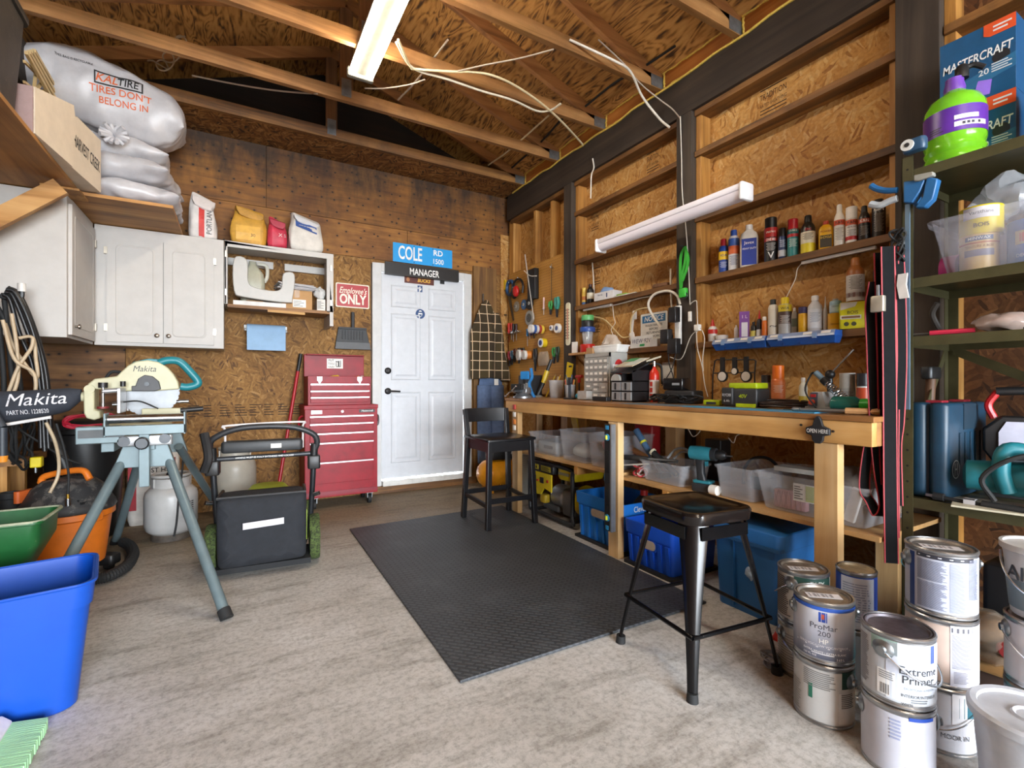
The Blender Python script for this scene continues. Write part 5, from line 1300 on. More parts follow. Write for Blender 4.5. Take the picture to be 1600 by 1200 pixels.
can('oil_bottle', 'yellow bottle with a red cap and black label on the upper can shelf', 'bottle',1279,1302,346, XS_, ZD, 'oval', '#e0aa1c', '#bb3a20', [(.08,.5, '#3a3428')], [('2-CYCLE',.42,.1, '#e8c23a'),('POWER',.62,.09, '#7a2a1a')], group=G1)
can('spray_bottle', 'white bottle with a tapered white nozzle on the upper can shelf', 'bottle',1303,1320,320, XS_, ZD, 'cone', '#e4e0d8', '#eceae6', [(.5,.62, '#c8502c')], [('K&N',.56,.09, '#1c1c1c'),('-',.42,10, '#8a8478')], group=G1)
can('spray_can', 'white can with a white cap and orange and red print on the upper can shelf', 'can',1321,1340,324, XS_, ZD, 'spray', '#dcd8d2', '#e6e4e0', [(.5,.64, '#d0562e'),(.1,.2, '#b82c2c')], [('K&N',.57,.1, '#1c1c1c'),('AIR FILTER',.44,.05, '#3a3a3a'),('-',.36,6, '#7a746c')],.28,.98, G1)
can('spray_can', 'shorter black can with an orange mark near the right end of the upper can shelf', 'can',1341,1360,322, XS_, ZD, 'cone', '#27211d', '#18181a', [(.5,.62, '#b8482a')], [('K&N',.56,.11, '#e8e4dc'),('-',.4,9, '#8d8377')], group=G1)
can('spray_can', 'taller black can, rightmost on the upper can shelf', 'can',1362,1384,312, XS_, ZD, 'spray', '#221c19', '#151516', [], [('K&N',.72,.11, '#e8e4dc'),('-',.6,16, '#8d8377')],.1,.7, G1)
z=ZE2
can('glue_tube', 'red and white tube at the left end of the lower bottle shelf', 'tube',1106,1121,499, XS_, z, 'nozzle', '#d8d4ce', '#bf2b26', [(.35,.54, '#bf2b26')], group=G2)
p, r, k_=spot(1118,1138, XS_, z)
t=T('tape_roll', 'flat white roll of tape at the left of the lower bottle shelf', 'roll', p); MB().lathe([(r*.4,0),(r,0),(r,.036),(r*.4,.036)], n=24).to('roll', c('#d9d6d2',.6), t); MB().lathe([(r*.36,-.0),(r*.42,0),(r*.42,.037),(r*.36,.037)], n=20).to('core', c('#b9a88a',.7), t)
can('cream_tube', 'small white tube beside the purple box on the lower bottle shelf', 'tube',1147,1154,508, XS_, z, 'oval', '#e3e2e0', '#e8e6e4', group=G2)
p, r, k_=spot(1155,1171, XS_ - .01, z)
t=T('purple_box', 'upright purple packet with a white panel on the lower bottle shelf', 'box', p, face(p.x, p.y)); h=H + (600 - 487)*k_ - z
MB().box((-r,-.012,0),(r,.012, h)).to('packet', c('#7d4a9c',.4), t, sm=0, bev=.002); MB().box((-r*.55,-.0135, h*.08),(r*.65,-.0122, h*.6)).to('white_panel', c('#d8d4dc',.5), t, sm=0)
MB().text('1 L', h*.16, TR((0,-.013, h*.8))@XZ,.01).flat('lettering', c('#d9cbe4',.5), t)
can('ink_bottle', 'tiny black bottle with a yellow label on the lower bottle shelf', 'bottle',1173,1182,503, XS_, z, 'bottle', '#242220', '#181818', [(.1,.45, '#cdbf5a')], cr=1, group=G2)
can('glue_bottle', 'black glue bottle with a red pointed cap on the lower bottle shelf', 'bottle',1182,1191,485, XS_, z, 'nozzle', '#27262a', '#c2222a', [(.05,.3, '#d9d9d6')], group=G2)
can('glue_bottle', 'orange bottle with a white cap on the lower bottle shelf', 'bottle',1190,1199,495, XS_ - .012, z, 'spray', '#cf6a1f', '#e6e2da', cf=.18, cr=.7, group=G2)
can('lotion_bottle', 'cream waisted bottle with a black cap on the lower bottle shelf', 'bottle',1200,1216,468, XS_, z, 'spray', '#d5cfc0', '#1d1d1e', [], [('~',.28,.3, '#3a3a3a')], cf=.14, cr=.6, group=G2)
can('spray_can', 'silver grey can with a yellow cap on the lower bottle shelf', 'can',1216,1237,465, XS_, z, 'spray', '#a3a2a0', '#e2c51e', [(.62,.8, '#cdb72a'),(.3,.62, '#4c3a36')], [('W/A',.7,.1, '#1d1d1d'),('-',.5,7, '#c9c4bb')],.17,.6, G2)
can('sealant_tube', 'crimped grey tube standing behind the yellow bottle on the lower shelf', 'tube',1236,1247,481, XS_ + .01, z, 'oval', '#8f8a80', '#c9c6c0', [(.3,.6, '#4d5648')], group=G2)
can('glue_bottle', 'yellow cylinder with a dark blue cap on the lower bottle shelf', 'bottle',1247,1262,480, XS_ - .008, z, 'spray', '#dfa91d', '#3a3560', cf=.2, cr=.95, group=G2)
can('alcohol_bottle', 'large white bottle with a white screw cap on the lower bottle shelf', 'bottle',1262,1285,462, XS_, z, 'bottle', '#cfd2d6', '#eeeeec', [(.12,.62, '#dde2ea')], [('-',.52,9, '#7d8fae')], cr=1, group=G2)
can('syringe', 'clear pointed applicator right of the large white bottle', 'tube',1286,1293,463, XS_, z, 'nozzle', c('#c9c6c0',.25, alpha=.7), c('#cfccc6',.25, alpha=.8), group=G2)
can('small_tin', 'yellow tin under the light blue tin on the lower bottle shelf', 'tin',1293,1315,490, XS_, z, 'tin', '#d9a21f', '#9a9a98', [], [('-',.4,3, '#6a3a14')], group=G2)
p, r, k_=spot(1293,1315, XS_, z); z2=H + (600 - 490)*k_
can('small_tin', 'light blue tin stacked on the yellow tin, lower bottle shelf', 'tin',1296,1315,467, XS_, z2, 'spray', '#8fb2c2', '#a9a9a6', [(.1,.55, '#b5cbd2')], [('-',.5,4, '#4a6272')],.12,.5, G2)
p, r, k_=spot(1315,1355, XS_, z); h=H + (600 - 473)*k_ - z
t=T('stain_tin', 'bright yellow rectangular tin on the lower bottle shelf', 'tin', p, R(-62)); z3=z + h
MB().rbox((-.062,-.045,0),(.062,.045, h),.008).to('tin_body', c('#c9c21d',.35), t)
MB().prism([(-.06, h*.98),(-.06, h*.7),(.0, h*.82),(.01, h*.98)], TR((0,-.0455,0))@XZ,.0008).box((-.06,-.0463, h*.36),(.025,-.0455, h*.5)).to('label_print', c('#c9c7c0',.4), t, sm=0)
MB().box((-.055,-.0468, h*.39),(.02,-.0462, h*.47)).to('colour_swatch', c('#7a5630',.5), t, sm=0)
f=MB().text('BOIS',.022, TR((-.01,-.0468, h*.6))@XZ,.004); 
for q in (-.035,-.005): f.prism([(q + .011*math.cos(R(a)), h*.18 + .011*math.sin(R(a))) for a in range(22,382,45)], TR((0,-.0462,0))@XZ,.0006)
f.flat('lettering', c('#3a3a20',.5), t)
can('spray_can', 'bronze capped spray can standing on the yellow rectangular tin', 'can',1322,1351,403, XS_, z3 + .002, 'cone', '#9a5a28', '#a3622b', [(.02,.6, '#c9c7c4'),(.1,.2, '#8d3c2a')], [('-',.55,10, '#5a564e')], group=G2)
can('spray_can', 'small black can at the right end of the lower bottle shelf', 'can',1355,1366,470, XS_, z, 'tin', '#262423', '#1a1a1a', [], [('-',.7,8, '#b5b2ac')], group=G2)
can('spray_can', 'dark can with a golden cap behind the hanging strap on the lower shelf', 'can',1364,1380,400, XS_, z, 'spray', '#2c2a26', '#c49a3a', [], [('-',.6,10, '#8d8a82')],.14,.8, G2)
# left bay
can('glue_bottle', 'yellow bottle at the left end of the shelf left of the centre post', 'bottle',909,917,450, XS_, ZDm, 'spray', '#d9b14a', '#e2c25a', [(.3,.5, '#b5652a'),(0.05,.18, '#3a5a8c')], cf=.2, cr=.9)
can('stain_bottle', 'black bottle with a cream label left of the glove box', 'bottle',917,928,444, XS_, ZDm, 'bottle', '#1c1a18', '#3a2020', [(.25,.55, '#d9d2bb')], cr=1)
p=PX(952,463, XS_)
t=T('glove_box', 'white carton with a blue glove spilling out on the shelf left of the centre post', 'box',(XS_ - .005, p.y, ZDm), R(-86))
MB().box((-.12,-.05,0),(.1,.05,.065)).to('carton', c('#d6d5d6',.6), t, sm=0, bev=.002); MB().ball((-.02,0,.075),(.07,.035,.03),16,8).jitter(.012,25,3).to('blue_glove', c('#7d9cc9',.5), t, sm=60)
MB().box((.02,-.0515,.015),(.032,-.0503,.05)).text('Nitrile',.022, TR((-.05,-.051,.042))@XZ,.004).flat('lettering', c('#2b3f66',.5), t)
p=PX(985,455, XS_)
t=T('leaflet', 'pale leaflet with a green edge lying beside the glove box', 'paper',(XS_ - .01, p.y, ZDm), R(-88))
MB().box((-.12,-.04,0),(.1,.04,.006)).to('sheets', c('#cfd2c6',.6), t, sm=0); MB().box((-.1,-.041,.006),(.0,.02,.016)).to('green_card', c('#8fb54a',.5), t, sm=0)
p=PX(1033,444, XS_)
t=T('brush', 'brown scrubbing brush at the right end of the shelf left of the centre post', 'brush',(XS_, p.y, ZDm), R(-90)); MB().loft([[(x, y, z_) for x, z_ in rr(w, h_,.012,4,0,.018)] for w, h_, y in ((.1,.02,-.03),(.14,.036,-.015),(.14,.036,.015),(.1,.02,.03))]).jitter(.004,40).to('bristles', c('#7a563c',.8, wear=.2), t)
# corner shelf: lantern
p, r, k_=spot(905,931,2.645, ZE2)
t=T('camping_lantern', 'lantern with a green top, blue ring, clear tube and red base', 'lantern', p)
hh=H + (600 - 493)*k_ - ZE2; r *= .9
for nm, a, b, q, m_ in (('red_base',0,.22,1.0, c('#c4281f',.35)),('blue_ring',.55,.68,1.05, c('#2c4f9a',.35)),('black_band',.68,.86,.82, BLACK),('green_top',.86,1.0,.84, c('#5fb06a',.4))):
    MB().lathe([(r*q*.96, a*hh),(r*q,(a + .02)*hh),(r*q,(b - .02)*hh),(r*q*.95, b*hh)], n=28).to(nm, m_, t)
MB().lathe([(r*.6,.22*hh),(r*.75,.5*hh),(r*.75,.56*hh)], n=24, c0=False, c1=False).to('clear_tube', c('#d5d9dc',.1, alpha=.45), t); MB().lathe([(r*.2,.22*hh),(r*.5,.3*hh),(r*.18,.44*hh),(r*.15,.55*hh)], n=16).to('reflector', CHROME, t)
t=T('switch_box', 'white wall switch plate behind the lantern', 'switch',(2.69, PX(905,505,2.69).y, PX(905,505,2.69).z - .06), R(-90)); MB().rbox((-.035,-.02,0),(.035,.03,.12),.005).to('plate', PAPER, t); MB().cbox((0,-.024,.06),(.012,.012,.025)).to('toggle', PAPER, t)
p=PX(903,538,2.62)
t=T('booklet', 'small white booklet leaning left of the lantern base', 'booklet',(2.6,3.395, ZE2), R(-80)); MB().box((-.03,-.006,0),(.03,.006,.1)).to('pages', PAPER, t, sm=0)
# notice sign and number plate on the short shelf
def wallsign(name, label, cat, u0, v0, u1, v1, X, th, mat_, r=.006, lean=0):
    a, b=PX(u0, v0, X), PX(u1, v0, X); e=PX(u0, v1, X)
    w, h=a.y - b.y, a.z - e.z
    t=T(name, label, cat,(X,(a.y + b.y)/2, e.z), R(-90)); t.rotation_euler[0]=lean
    rg=[[(x, y, z_) for x, z_ in rr(w, h, r,3,0, h/2)] for y in (0, th)]
    MB().loft(rg).to('board', mat_, t, sm=0)
    return t, w, h
t, w, h=wallsign('notice_sign', 'white and blue notice sign about washing hands on the right wall', 'sign',1001,492,1043,532,2.715,.004, c('#e2e0d9',.45),.012)
MB().box((-w*.43,-.0012, h*.64),(w*.43,-.0002, h*.92)).to('blue_panel', c('#2a6fa0',.4), t, sm=0)
MB().text('NOTICE', h*.26, TR((0,-.0018, h*.78))@XZ,.014,.2, fit=w*.78).flat('lettering', WHITE, t)
f=MB()
for i, s in enumerate(('WASH HANDS', 'BEFORE', 'RETURNING', 'TO WORK')): f.text(s, h*.13, TR((0,-.0006, h*(.53 - .14*i)))@XZ,.012, fit=w*.74)
f.flat('lettering', c('#2a2a2c',.5), t)
t, w, h=wallsign('number_plate', 'white licence plate leaning below the notice sign', 'plate',984,527,1017,546,2.64,.002, c('#d8d8d6',.4),.01, R(-14)); t.location.z=ZE2 + .001
MB().text('WEW·92V', h*.52, TR((0,-.001, h*.55))@XZ,.0, fit=w*.9).flat('lettering', c('#2a3466',.5), t); MB().cbox((w*.08,-.001, h*.2),(w*.22,.001, h*.2)).to('green_tab', c('#2a9a5a',.5), t)
p=PX(1022,540,2.65)
t=T('small_box', 'small white box at the right end of the licence plate', 'box',(2.66, p.y, ZE2), R(-75)); MB().box((-.03,-.025,0),(.03,.025,.055)).to('carton', c('#d0d3da',.5), t, sm=0, bev=.002)
t=T('ladle', 'white plastic ladle hung on the wall left of the notice sign', 'ladle',(2.72, PX(989,520,2.72).y, PX(989,520,2.72).z), R(-90))
MB().ball((0,-.012,-.03),(.03,.012,.045),14,8).to('bowl', PAPER, t); MB().tube([(0,-.01,.0),(.01,-.012,.08),(.03,-.015,.14)],.009,8).to('handle', PAPER, t); MB().rbox((.015,-.022,.1),(.055,-.008,.17),.01).to('grip', PAPER, t)
# ================================================================ PEGBOARD
def pegm():
    m, nt, p=nodes('pegboard'); v, _=vec2(nt, 'YZ')
    s=N(nt, 'ShaderNodeVectorMath', _operation='MULTIPLY'); s.inputs[1].default_value=(38,38,0); nt.links.new(v, s.inputs[0])
    f=N(nt, 'ShaderNodeVectorMath', _operation='FRACTION'); nt.links.new(s.outputs[0], f.inputs[0])
    d=N(nt, 'ShaderNodeVectorMath', _operation='DISTANCE'); d.inputs[1].default_value=(.5,.5,0); nt.links.new(f.outputs[0], d.inputs[0])
    no=N(nt, 'ShaderNodeTexNoise', Scale=4.0, Detail=4.0); nt.links.new(v, no.inputs['Vector'])
    col=ramp(nt, [(.3, '#a9762f'),(.7, '#c08c44')], no.outputs[0])
    nt.links.new(mixc(nt, ramp(nt, [(.12,1.0),(.16,0.0)], d.outputs['Value']), col, '#4a2e10'), p.inputs['Base Color']); p.inputs['Roughness'].default_value=.6
    return m
t=T('pegboard', 'brown pegboard on the wall between the corner and the left dark post', 'pegboard',(2.625,3.575,.96))
MB().box((0,0,0),(.006,1.04,1.31)).to('board', pegm(), t, sm=0)
PG=2.6235
def peg(name, label, cat, u, v, group=None):
    p=PX(u, v, PG); t=T(name, label, cat, p, R(-90), group)
    return t,(lambda uu, vv: (p.y - PX(uu, vv, PG).y, PX(uu, vv, PG).z - p.z))
def pegpeg(t, x=0, z=0): MB().tube([(x,.002, z),(x,-.03, z),(x,-.035, z + .012)],.003,6,3).to('peg', STEEL, t)
t, w=peg('hacksaw', 'hacksaw with a yellow handle, leftmost on the pegboard', 'hacksaw',790,440)
MB().prism([w(*q) for q in ((787,441),(792,437),(794,441),(793,453),(788,454),(786,448))], TR((0,-.01,0))@XZ,.02).to('handle', c('#d6b524',.4), t, bev=.004); x, z_=w(789,453); x2, z2_=w(790,492); MB().tube([(x,-.02, z_),(x2 - .02,-.02, z2_ + .02),(x2,-.02, z2_),(x2 + .06,-.02, z2_ - .01)],.008,6,4).to('frame', BLACK, t)
t, w=peg('hand_saw', 'hand saw with a blue handle hanging on the pegboard', 'saw',799,450)
MB().prism([w(*q) for q in ((794,459),(799,461),(805,500),(803,502))], TR((0,-.012,0))@XZ,.003).to('blade', c('#6e6a60',.35,.8), t, sm=0)
MB().tube([(q[0],-.014, q[1]) for q in [w(*a) for a in ((795,459),(794,448),(797,440),(803,441),(803,452),(800,460))]],.018,8,4, closed=True).to('handle', c('#27507f',.45), t); pegpeg(t,.0,.05)
t, w=peg('ear_muffs', 'red and black ear muffs hanging on the pegboard', 'ear muffs',813,450)
MB().tube([(q[0],-.03, q[1]) for q in [w(*a) for a in ((806,459),(805,448),(810,438),(817,437),(821,446),(820,458))]],.012,8,5).to('headband', BLACK, t)
for uv, y, m_, e in (((815,456),-.07, c('#c0211f',.35),1),((808,459),-.035, BLACK,1)): q=w(*uv); MB().ball((q[0], y, q[1]),(.05,.03,.06),16,10).to('ear_cup', m_, t)
pegpeg(t,.0,.1)
t, w=peg('tool_case', 'long black case strapped to the pegboard with a pale rod', 'case',836,445)
q0, q1=w(830,470), w(842,419); MB().rbox((q0[0],-.05, q0[1]),(q1[0],-.0, q1[1]),.006).to('case_body', c('#141414',.5), t); q0, q1=w(828,399), w(842,500); MB().tube([(q0[0],-.06, q0[1]),(q1[0],-.06, q1[1])],.006,6, st=1).to('rod', c('#c9c2b8',.4,.3), t)
q0, q1=w(826,424), w(845,432); MB().tube([(q0[0],-.055, q0[1]),(0,-.062,.085),(q1[0],-.05, q1[1])],.005,6).to('strap', c('#cfc9c0',.5), t)
for i,(u, v, rx, col, lab) in enumerate(((808,479,.055, '#a39c8c', 'thin grey cutting disc on the pegboard'),(820,476,.052, '#4a6f9c', 'blue sanding disc on the pegboard'),(829,474,.062, '#2a2a2c', 'black grinding disc on the pegboard'),(829.5,497,.075, '#b0aca4', 'large pale circular saw blade on the pegboard'))):
    t, w=peg('disc', lab, 'disc', u, v); MB().cyl((0,-.012 - .004*i,0),(0,-.004,0), rx, n=28).to('disc_body', c(col,.4,.4), t)
    if i == 3: MB().lathe([(.045,0),(.045,.003),(.02,.004)],(0,-.0245,0),(0,-1,0),24).to('centre', c('#5a564e',.5), t)
    else: MB().cyl((0,-.015 - .004*i,0),(0,-.0125 - .004*i,0), rx*.3, n=16).to('hub', c('#c9c6bd',.5), t)
    MB().cyl((0,-.045,0),(0,0,0),.004, n=8).to('peg', STEEL, t)
def stick(name, label, cat, u, v0, v1, handle, shaft, hf=.45, r=.014, tip=None, group=None, du=0):
    t, w=peg(name, label, cat, u, v0, group); x, z_=w(u + du, v1)
    MB().lathe([(r*.7,0),(r,-z_*.05),(r*.85,-z_*hf*.5),(r,-z_*hf*.9),(r*.6,-z_*hf)],(0,-.022,0),(x,0, z_),10).to('handle', handle if not isinstance(handle, str) else c(handle,.4), t)
    MB().tube([(x*hf,-.022, z_*hf),(x,-.022, z_)],.0042,6, st=1).to('shaft', c(shaft,.35,.6), t); pegpeg(t, x*hf, z_*hf)
    return t
GS='screwdrivers in the wire holder'
stick('screwdriver', 'red screwdriver, leftmost in the pegboard wire holder', 'screwdriver',798,505,535, '#c42a1f', '#8d2a20',.55,.017)
stick('screwdriver', 'red and yellow screwdriver, second in the pegboard wire holder', 'screwdriver',802,505,531, '#b53428', '#a9a9a6',.5,.013)
stick('screwdriver', 'black screwdriver in the middle of the pegboard wire holder', 'screwdriver',805,506,534, '#1f1a1c', '#a9a9a6',.45,.015)
stick('screwdriver', 'dark maroon screwdriver, rightmost in the pegboard wire holder', 'screwdriver',809.5,506,532, '#3a2026', '#a9a9a6',.45,.015)
t, w=peg('wire_holder', 'coiled wire tool holder on the pegboard', 'holder',803,521); pts=[]
for i in range(60): pts.append((-.02 + i*.0034,-.03 - .014*math.cos(i*.9),.014*math.sin(i*.9)))
MB().tube(pts,.0025,5,2).to('coil', CHROME, t); MB().tube([(-.02,0,0),(-.02,-.03,0)],.003,6, st=1).to('peg', STEEL, t)
stick('screwdriver', 'blue screwdriver near the middle of the pegboard', 'screwdriver',827,514,541, '#2a78b5', '#b5b0a8',.42,.014)
stick('screwdriver', 'thin orange handled driver beside the blue screwdriver on the pegboard', 'screwdriver',830.5,514,530, '#d0662a', '#b5b0a8',.5,.009)
t, w=peg('pliers', 'dark blue pliers hooked beside the blue screwdriver', 'pliers',836,518); MB().tube([(-.03,-.03,0),(.01,-.03,.02),(.05,-.03,.01)],.014,8).tube([(-.03,-.03,-.03),(.01,-.03,.0),(.05,-.03,-.02)],.014,8).to('handle', c('#1f2a5c',.4), t); MB().tube([(.0,-.02,-.02),(.02,-.02,-.07)],.008,6, st=1).to('jaw', DSTEEL, t)
GT='rolls of tape on pegboard pegs'
for i,(u, col, lab) in enumerate(((843, '#dedad6', 'white'),(847.5, '#3a5a9c', 'blue'),(851, '#d5cfca', 'pale'),(854.5, '#9c3a34', 'red'),(858, '#dcc24a', 'yellow'))):
    t, w=peg('tape_roll', '%s roll of tape in the row of five rolls on one pegboard peg' % lab, 'tape',849,515, GT)
    y0=-.155 + i*.029
    MB().lathe([(.014,0),(.042,0),(.042,.026),(.014,.026)],(0, y0,0),(0,1,0),24).to('roll', c(col,.4), t); MB().lathe([(.014,-.0005),(.02,-.0005),(.02,.0265),(.014,.0265)],(0, y0,0),(0,1,0),20).to('core', PAPER, t)
for u, v, r_, lab in ((865,512.5,.026, 'small white roll of tape at the right of the pegboard'),(874,513,.044, 'larger white roll of tape at the right of the pegboard')):
    t, w=peg('tape_roll', lab, 'tape', u, v); MB().lathe([(r_*.35,0),(r_,0),(r_,.03),(r_*.35,.03)],(0,-.034,0),(0,1,0),24).to('roll', PAPER, t); MB().lathe([(r_*.3,-.001),(r_*.5,-.001),(r_*.5,.01),(r_*.3,.01)],(0,-.034,0),(0,1,0),20).to('core', c('#5a6a9c',.5), t); MB().cyl((0,-.05,0),(0,0,0),.004, n=8).to('peg', STEEL, t)
t, w=peg('tape_roll', 'yellow and blue roll of tape in the middle of the pegboard', 'tape',852,536); MB().lathe([(.015,0),(.045,0),(.045,.05),(.015,.05)],(0,-.054,0),(0,1,0),24).to('roll', c('#d9bd1f',.4), t); MB().lathe([(.012,-.002),(.045,-.002),(.045,.0),(.012,.0)],(0,-.0545,0),(0,1,0),24).to('white_face', PAPER, t); MB().lathe([(.012,0),(.026,0),(.026,.004),(.012,.004)],(0,-.06,0),(0,1,0),20).to('blue_core', c('#233a7a',.4), t)
def plier(label, u, v0, v1, col, r=.011):
    t, w=peg('pliers', label, 'pliers', u, v0); x, z_=w(u, v1)
    for s in (-1,1): MB().tube([(s*.012,-.02,0),(s*.022,-.02, z_*.3),(s*.006,-.02, z_*.58)], r,7).to('handle', c(col,.4), t)
    MB().loft([[(x_*q,-.02 + y_, z_*k2) for x_, y_ in ((-.012,-.008),(.012,-.008),(.012,.008),(-.012,.008))] for q, k2 in ((1,.55),(1.1,.66),(.3,1))]).to('jaw', DSTEEL, t, sm=0); MB().cyl((0,-.04, z_*.5),(0,.002, z_*.5),.003, n=6).to('peg', STEEL, t)
plier('red handled pliers at the left of the lower pegboard row',798.5,549,572, '#9c2f3a'); plier('grey blue handled pliers in the lower pegboard row',802.5,548,570, '#4a6a80')
plier('brown handled pliers in the lower pegboard row',807,545,566, '#5a2a20',.009); plier('dark brown pliers left of the tape spools',813.5,544,568, '#33241e',.012); plier('black pliers just above the tape spools',819.5,544,560, '#1d1d1f')
plier('green handled snips at the right of the pegboard',868,543,568, '#2a8a3c',.009); plier('dark green and black snips, rightmost on the pegboard',874,542,566, '#1f3a2a',.01); plier('large black snips left of the plastic bag',839,545,580, '#1d1b1b',.014)
plier('teal handled pruning pliers high at the right of the pegboard',873,465,496, '#2f8a7a',.017); plier('small green tool with a red button on the pegboard',863,471,492, '#3a9a4a',.012)
stick('awl', 'thin pink and white rod on the pegboard', 'rod',852.5,465,492, '#d6b2a8', '#d9d4cc',.7,.01)
stick('file', 'long thin file hanging high on the pegboard', 'file',864.5,413,470, '#6a5a42', '#6a5a42',.1,.006)
for i,(u, lab, cols) in enumerate(((820, 'spool with a white face and red rim on the pegboard',('#d9d5d0', '#b53a2a')),(829, 'white and orange spool right of the red rimmed spool',('#dedad4', '#d07a2a')))):
    t, w=peg('spool', lab, 'spool', u,555); MB().lathe([(.01,0),(.055 - .008*i,0),(.055 - .008*i,.03),(.01,.03)],(0,-.09,0),(.2,1,0),24).to('flange', c(cols[0],.4), t); MB().lathe([(.01,.03),(.05 - .008*i,.03),(.05 - .008*i,.08),(.01,.08)],(0,-.09,0),(.2,1,0),24).to('winding', c(cols[1],.5), t)
t, w=peg('plastic_bag', 'clear plastic bag of small parts hanging on the pegboard', 'bag',852,549); q0, q1=w(845,572), w(860,549)
MB().loft([[(x, y - .02, z_) for x, y in rr((q1[0] - q0[0])*a,.05*b,.02*b,4)] for z_, a, b in ((q0[1],.8,.5),(q0[1]*.7,1,1),(q0[1]*.3,.9,.8),(-.01,.75,.2),(0,.7,.15))]).jitter(.012,20,3).to('clear_film', c('#c9b49a',.15, alpha=.5), t, sm=40); MB().ball((0,-.02, q0[1]*.65),(.05,.02,.04),10,6).jitter(.01,40).to('small_parts', c('#a58a70',.6), t)
p=PX(888,512,2.598)
t=T('thermometer', 'cream wall thermometer with rounded ends on the dark post', 'thermometer',(2.597, PX(888.5,512,2.597).y, PX(888,540,2.597).z), R(-90)); h=PX(888,473,2.597).z - PX(888,540,2.597).z
MB().loft([[(x, y, z_) for x, z_ in rr(.062, h,.026,5,0, h/2)] for y in (-.012,.0)]).to('plate', c('#e2d9b8',.4), t, bev=.003); f=MB()
for i in range(11):
    for s in (-1,1): f.box((s*.018 - .008,-.0135, h*.16 + i*h*.066),(s*.018 + .007,-.0125, h*.175 + i*h*.066))
f.to('scale_marks', c('#2a2620',.6), t, sm=0); MB().cyl((0,-.015, h*.14),(0,-.015, h*.86),.0025, n=6).to('glass_tube', c('#b53a2a',.3), t)
# ================================================================ ON THE WORKBENCH
ZB=BZ + .001
def bpos(u, v=None, X=2.35): p=PX(u,600, X); return p.x, p.y
x, y=2.33, PX(810,600,2.33).y
t=T('bench_vise', 'grey bench vise at the far left corner of the workbench', 'vise',(2.1,3.46, ZB), R(-60))
vs=c('#8e9194',.35,.7, wear=.2)
MB().lathe([(.08,0),(.08,.015),(.06,.025),(.05,.045)], n=24).to('swivel_base', vs, t)
MB().loft([[(x, y, z) for x, y in rr(w, d,.012,3)] for w, d, z in ((.12,.09,.04),(.13,.1,.06),(.12,.08,.09))]).to('vise_body', vs, t)
MB().box((-.055,-.065,.075),(.055,-.04,.12)).to('fixed_jaw', vs, t, sm=0, bev=.004); MB().box((-.055,-.105,.075),(.055,-.08,.12)).box((-.025,-.12,.045),(.025,-.03,.075)).to('moving_jaw', DSTEEL, t, sm=0, bev=.004)
MB().cyl((0,-.2,.06),(0,-.1,.06),.011, n=12).to('screw', CHROME, t); MB().cyl((-.055,-.19,.02),(.045,-.19,.1),.005, n=8).ball((-.055,-.19,.02),.009,8,6).ball((.045,-.19,.1),.009,8,6).to('tommy_bar', CHROME, t)
t=T('black_case', 'black open box standing behind the bench vise', 'box',(2.4,3.82, ZB), R(-88))
MB().box((-.12,-.05,0),(.12,-.046,.2)).box((-.12,.05,0),(.12,.054,.2)).box((-.12,-.05,0),(-.116,.054,.2)).box((.116,-.05,0),(.12,.054,.2)).box((-.12,-.05,0),(.12,.054,.004)).to('case_body', c('#232326',.5), t, sm=0); MB().cyl((.02,-.056,.1),(.02,-.05,.1),.03, n=16).to('round_badge', c('#b5b3ae',.5), t)
t=T('bar_clamp', 'blue and black bar clamp standing beside the bench vise', 'clamp',(2.28,3.64, ZB), R(-70))
MB().box((-.1,-.01,.16),(.0,.012,.235)).to('blue_jaw', c('#2a7fc0',.4), t, sm=0, bev=.01); MB().tube([(.02,0,.26),(.03,0,.18),(.0,0,.12),(.03,0,.04),(.06,0,.0)],.014,8).to('trigger_frame', c('#2a76b5',.4), t); MB().box((-.07,-.006,0),(-.05,.006,.2)).to('bar', DSTEEL, t, sm=0)
t=T('utility_knife', 'yellow and black snap-off knife tool leaning on the pegboard', 'knife',(2.41,3.64, ZB), R(-90))
MB().tube([(-.03,-.02,.02),(0,.02,.13)],.018,8, st=1).to('black_grip', BLACK, t); MB().tube([(0,.02,.13),(.02,.05,.24)],.022,8, st=1).to('yellow_grip', c('#d9bb1e',.4), t); MB().tube([(.02,.05,.24),(.028,.09,.34)],.016,8, st=1).to('tip', BLACK, t); MB().lathe([(.045,0),(.03,.015),(0,.02)],(-.02,-.02,0), n=16).to('foot', c('#a5a5a0',.4,.5), t)
for dx, u in ((0,853),(.0,861)):
    yy=PX(u,600,2.46).y
    t=T('pencil', 'yellow carpenter pencil leaning on the pegboard, %s of two' % ('left' if u == 853 else 'right'), 'pencil',(2.46, yy, ZB))
    MB().tube([(0,0,.0),(.1,0,.19)],.007,6, st=1).to('shaft', c('#dcb21e',.4), t); MB().cyl((.1,0,.19),(.11,0,.21),.007,.001,6).to('point', c('#c9a77a',.6), t)
def cup(name, label, u0, u1, vt, X, col, alpha):
    p, r, k=spot(u0, u1, X, ZB); h=H + (600 - vt)*k - ZB
    t=T(name, label, 'cup', p)
    MB().lathe([(r*.78,0),(r*.8,.003),(r*.98, h*.96),(r*1.03, h),(r*.95, h),(r*.76,.006),(0,.006)], n=28, c1=False).to('cup_wall', c(col,.15, alpha=alpha), t)
    return t, p, r, h
t, p, r, h=cup('clear_cup', 'clear plastic tub of white oddments on the workbench',857,881,594,2.42, '#d9dadd',.5)
MB().ball((.01,0, h*.4),(r*.6, r*.6, h*.35),14,8).jitter(.012,40,2).to('white_oddments', c('#d9d6d6',.5), t); MB().tube([(-.0,.02,.01),(.0,-.03, h*1.2)],.005,6, st=1).to('spatula', c('#c9b79a',.5), t)
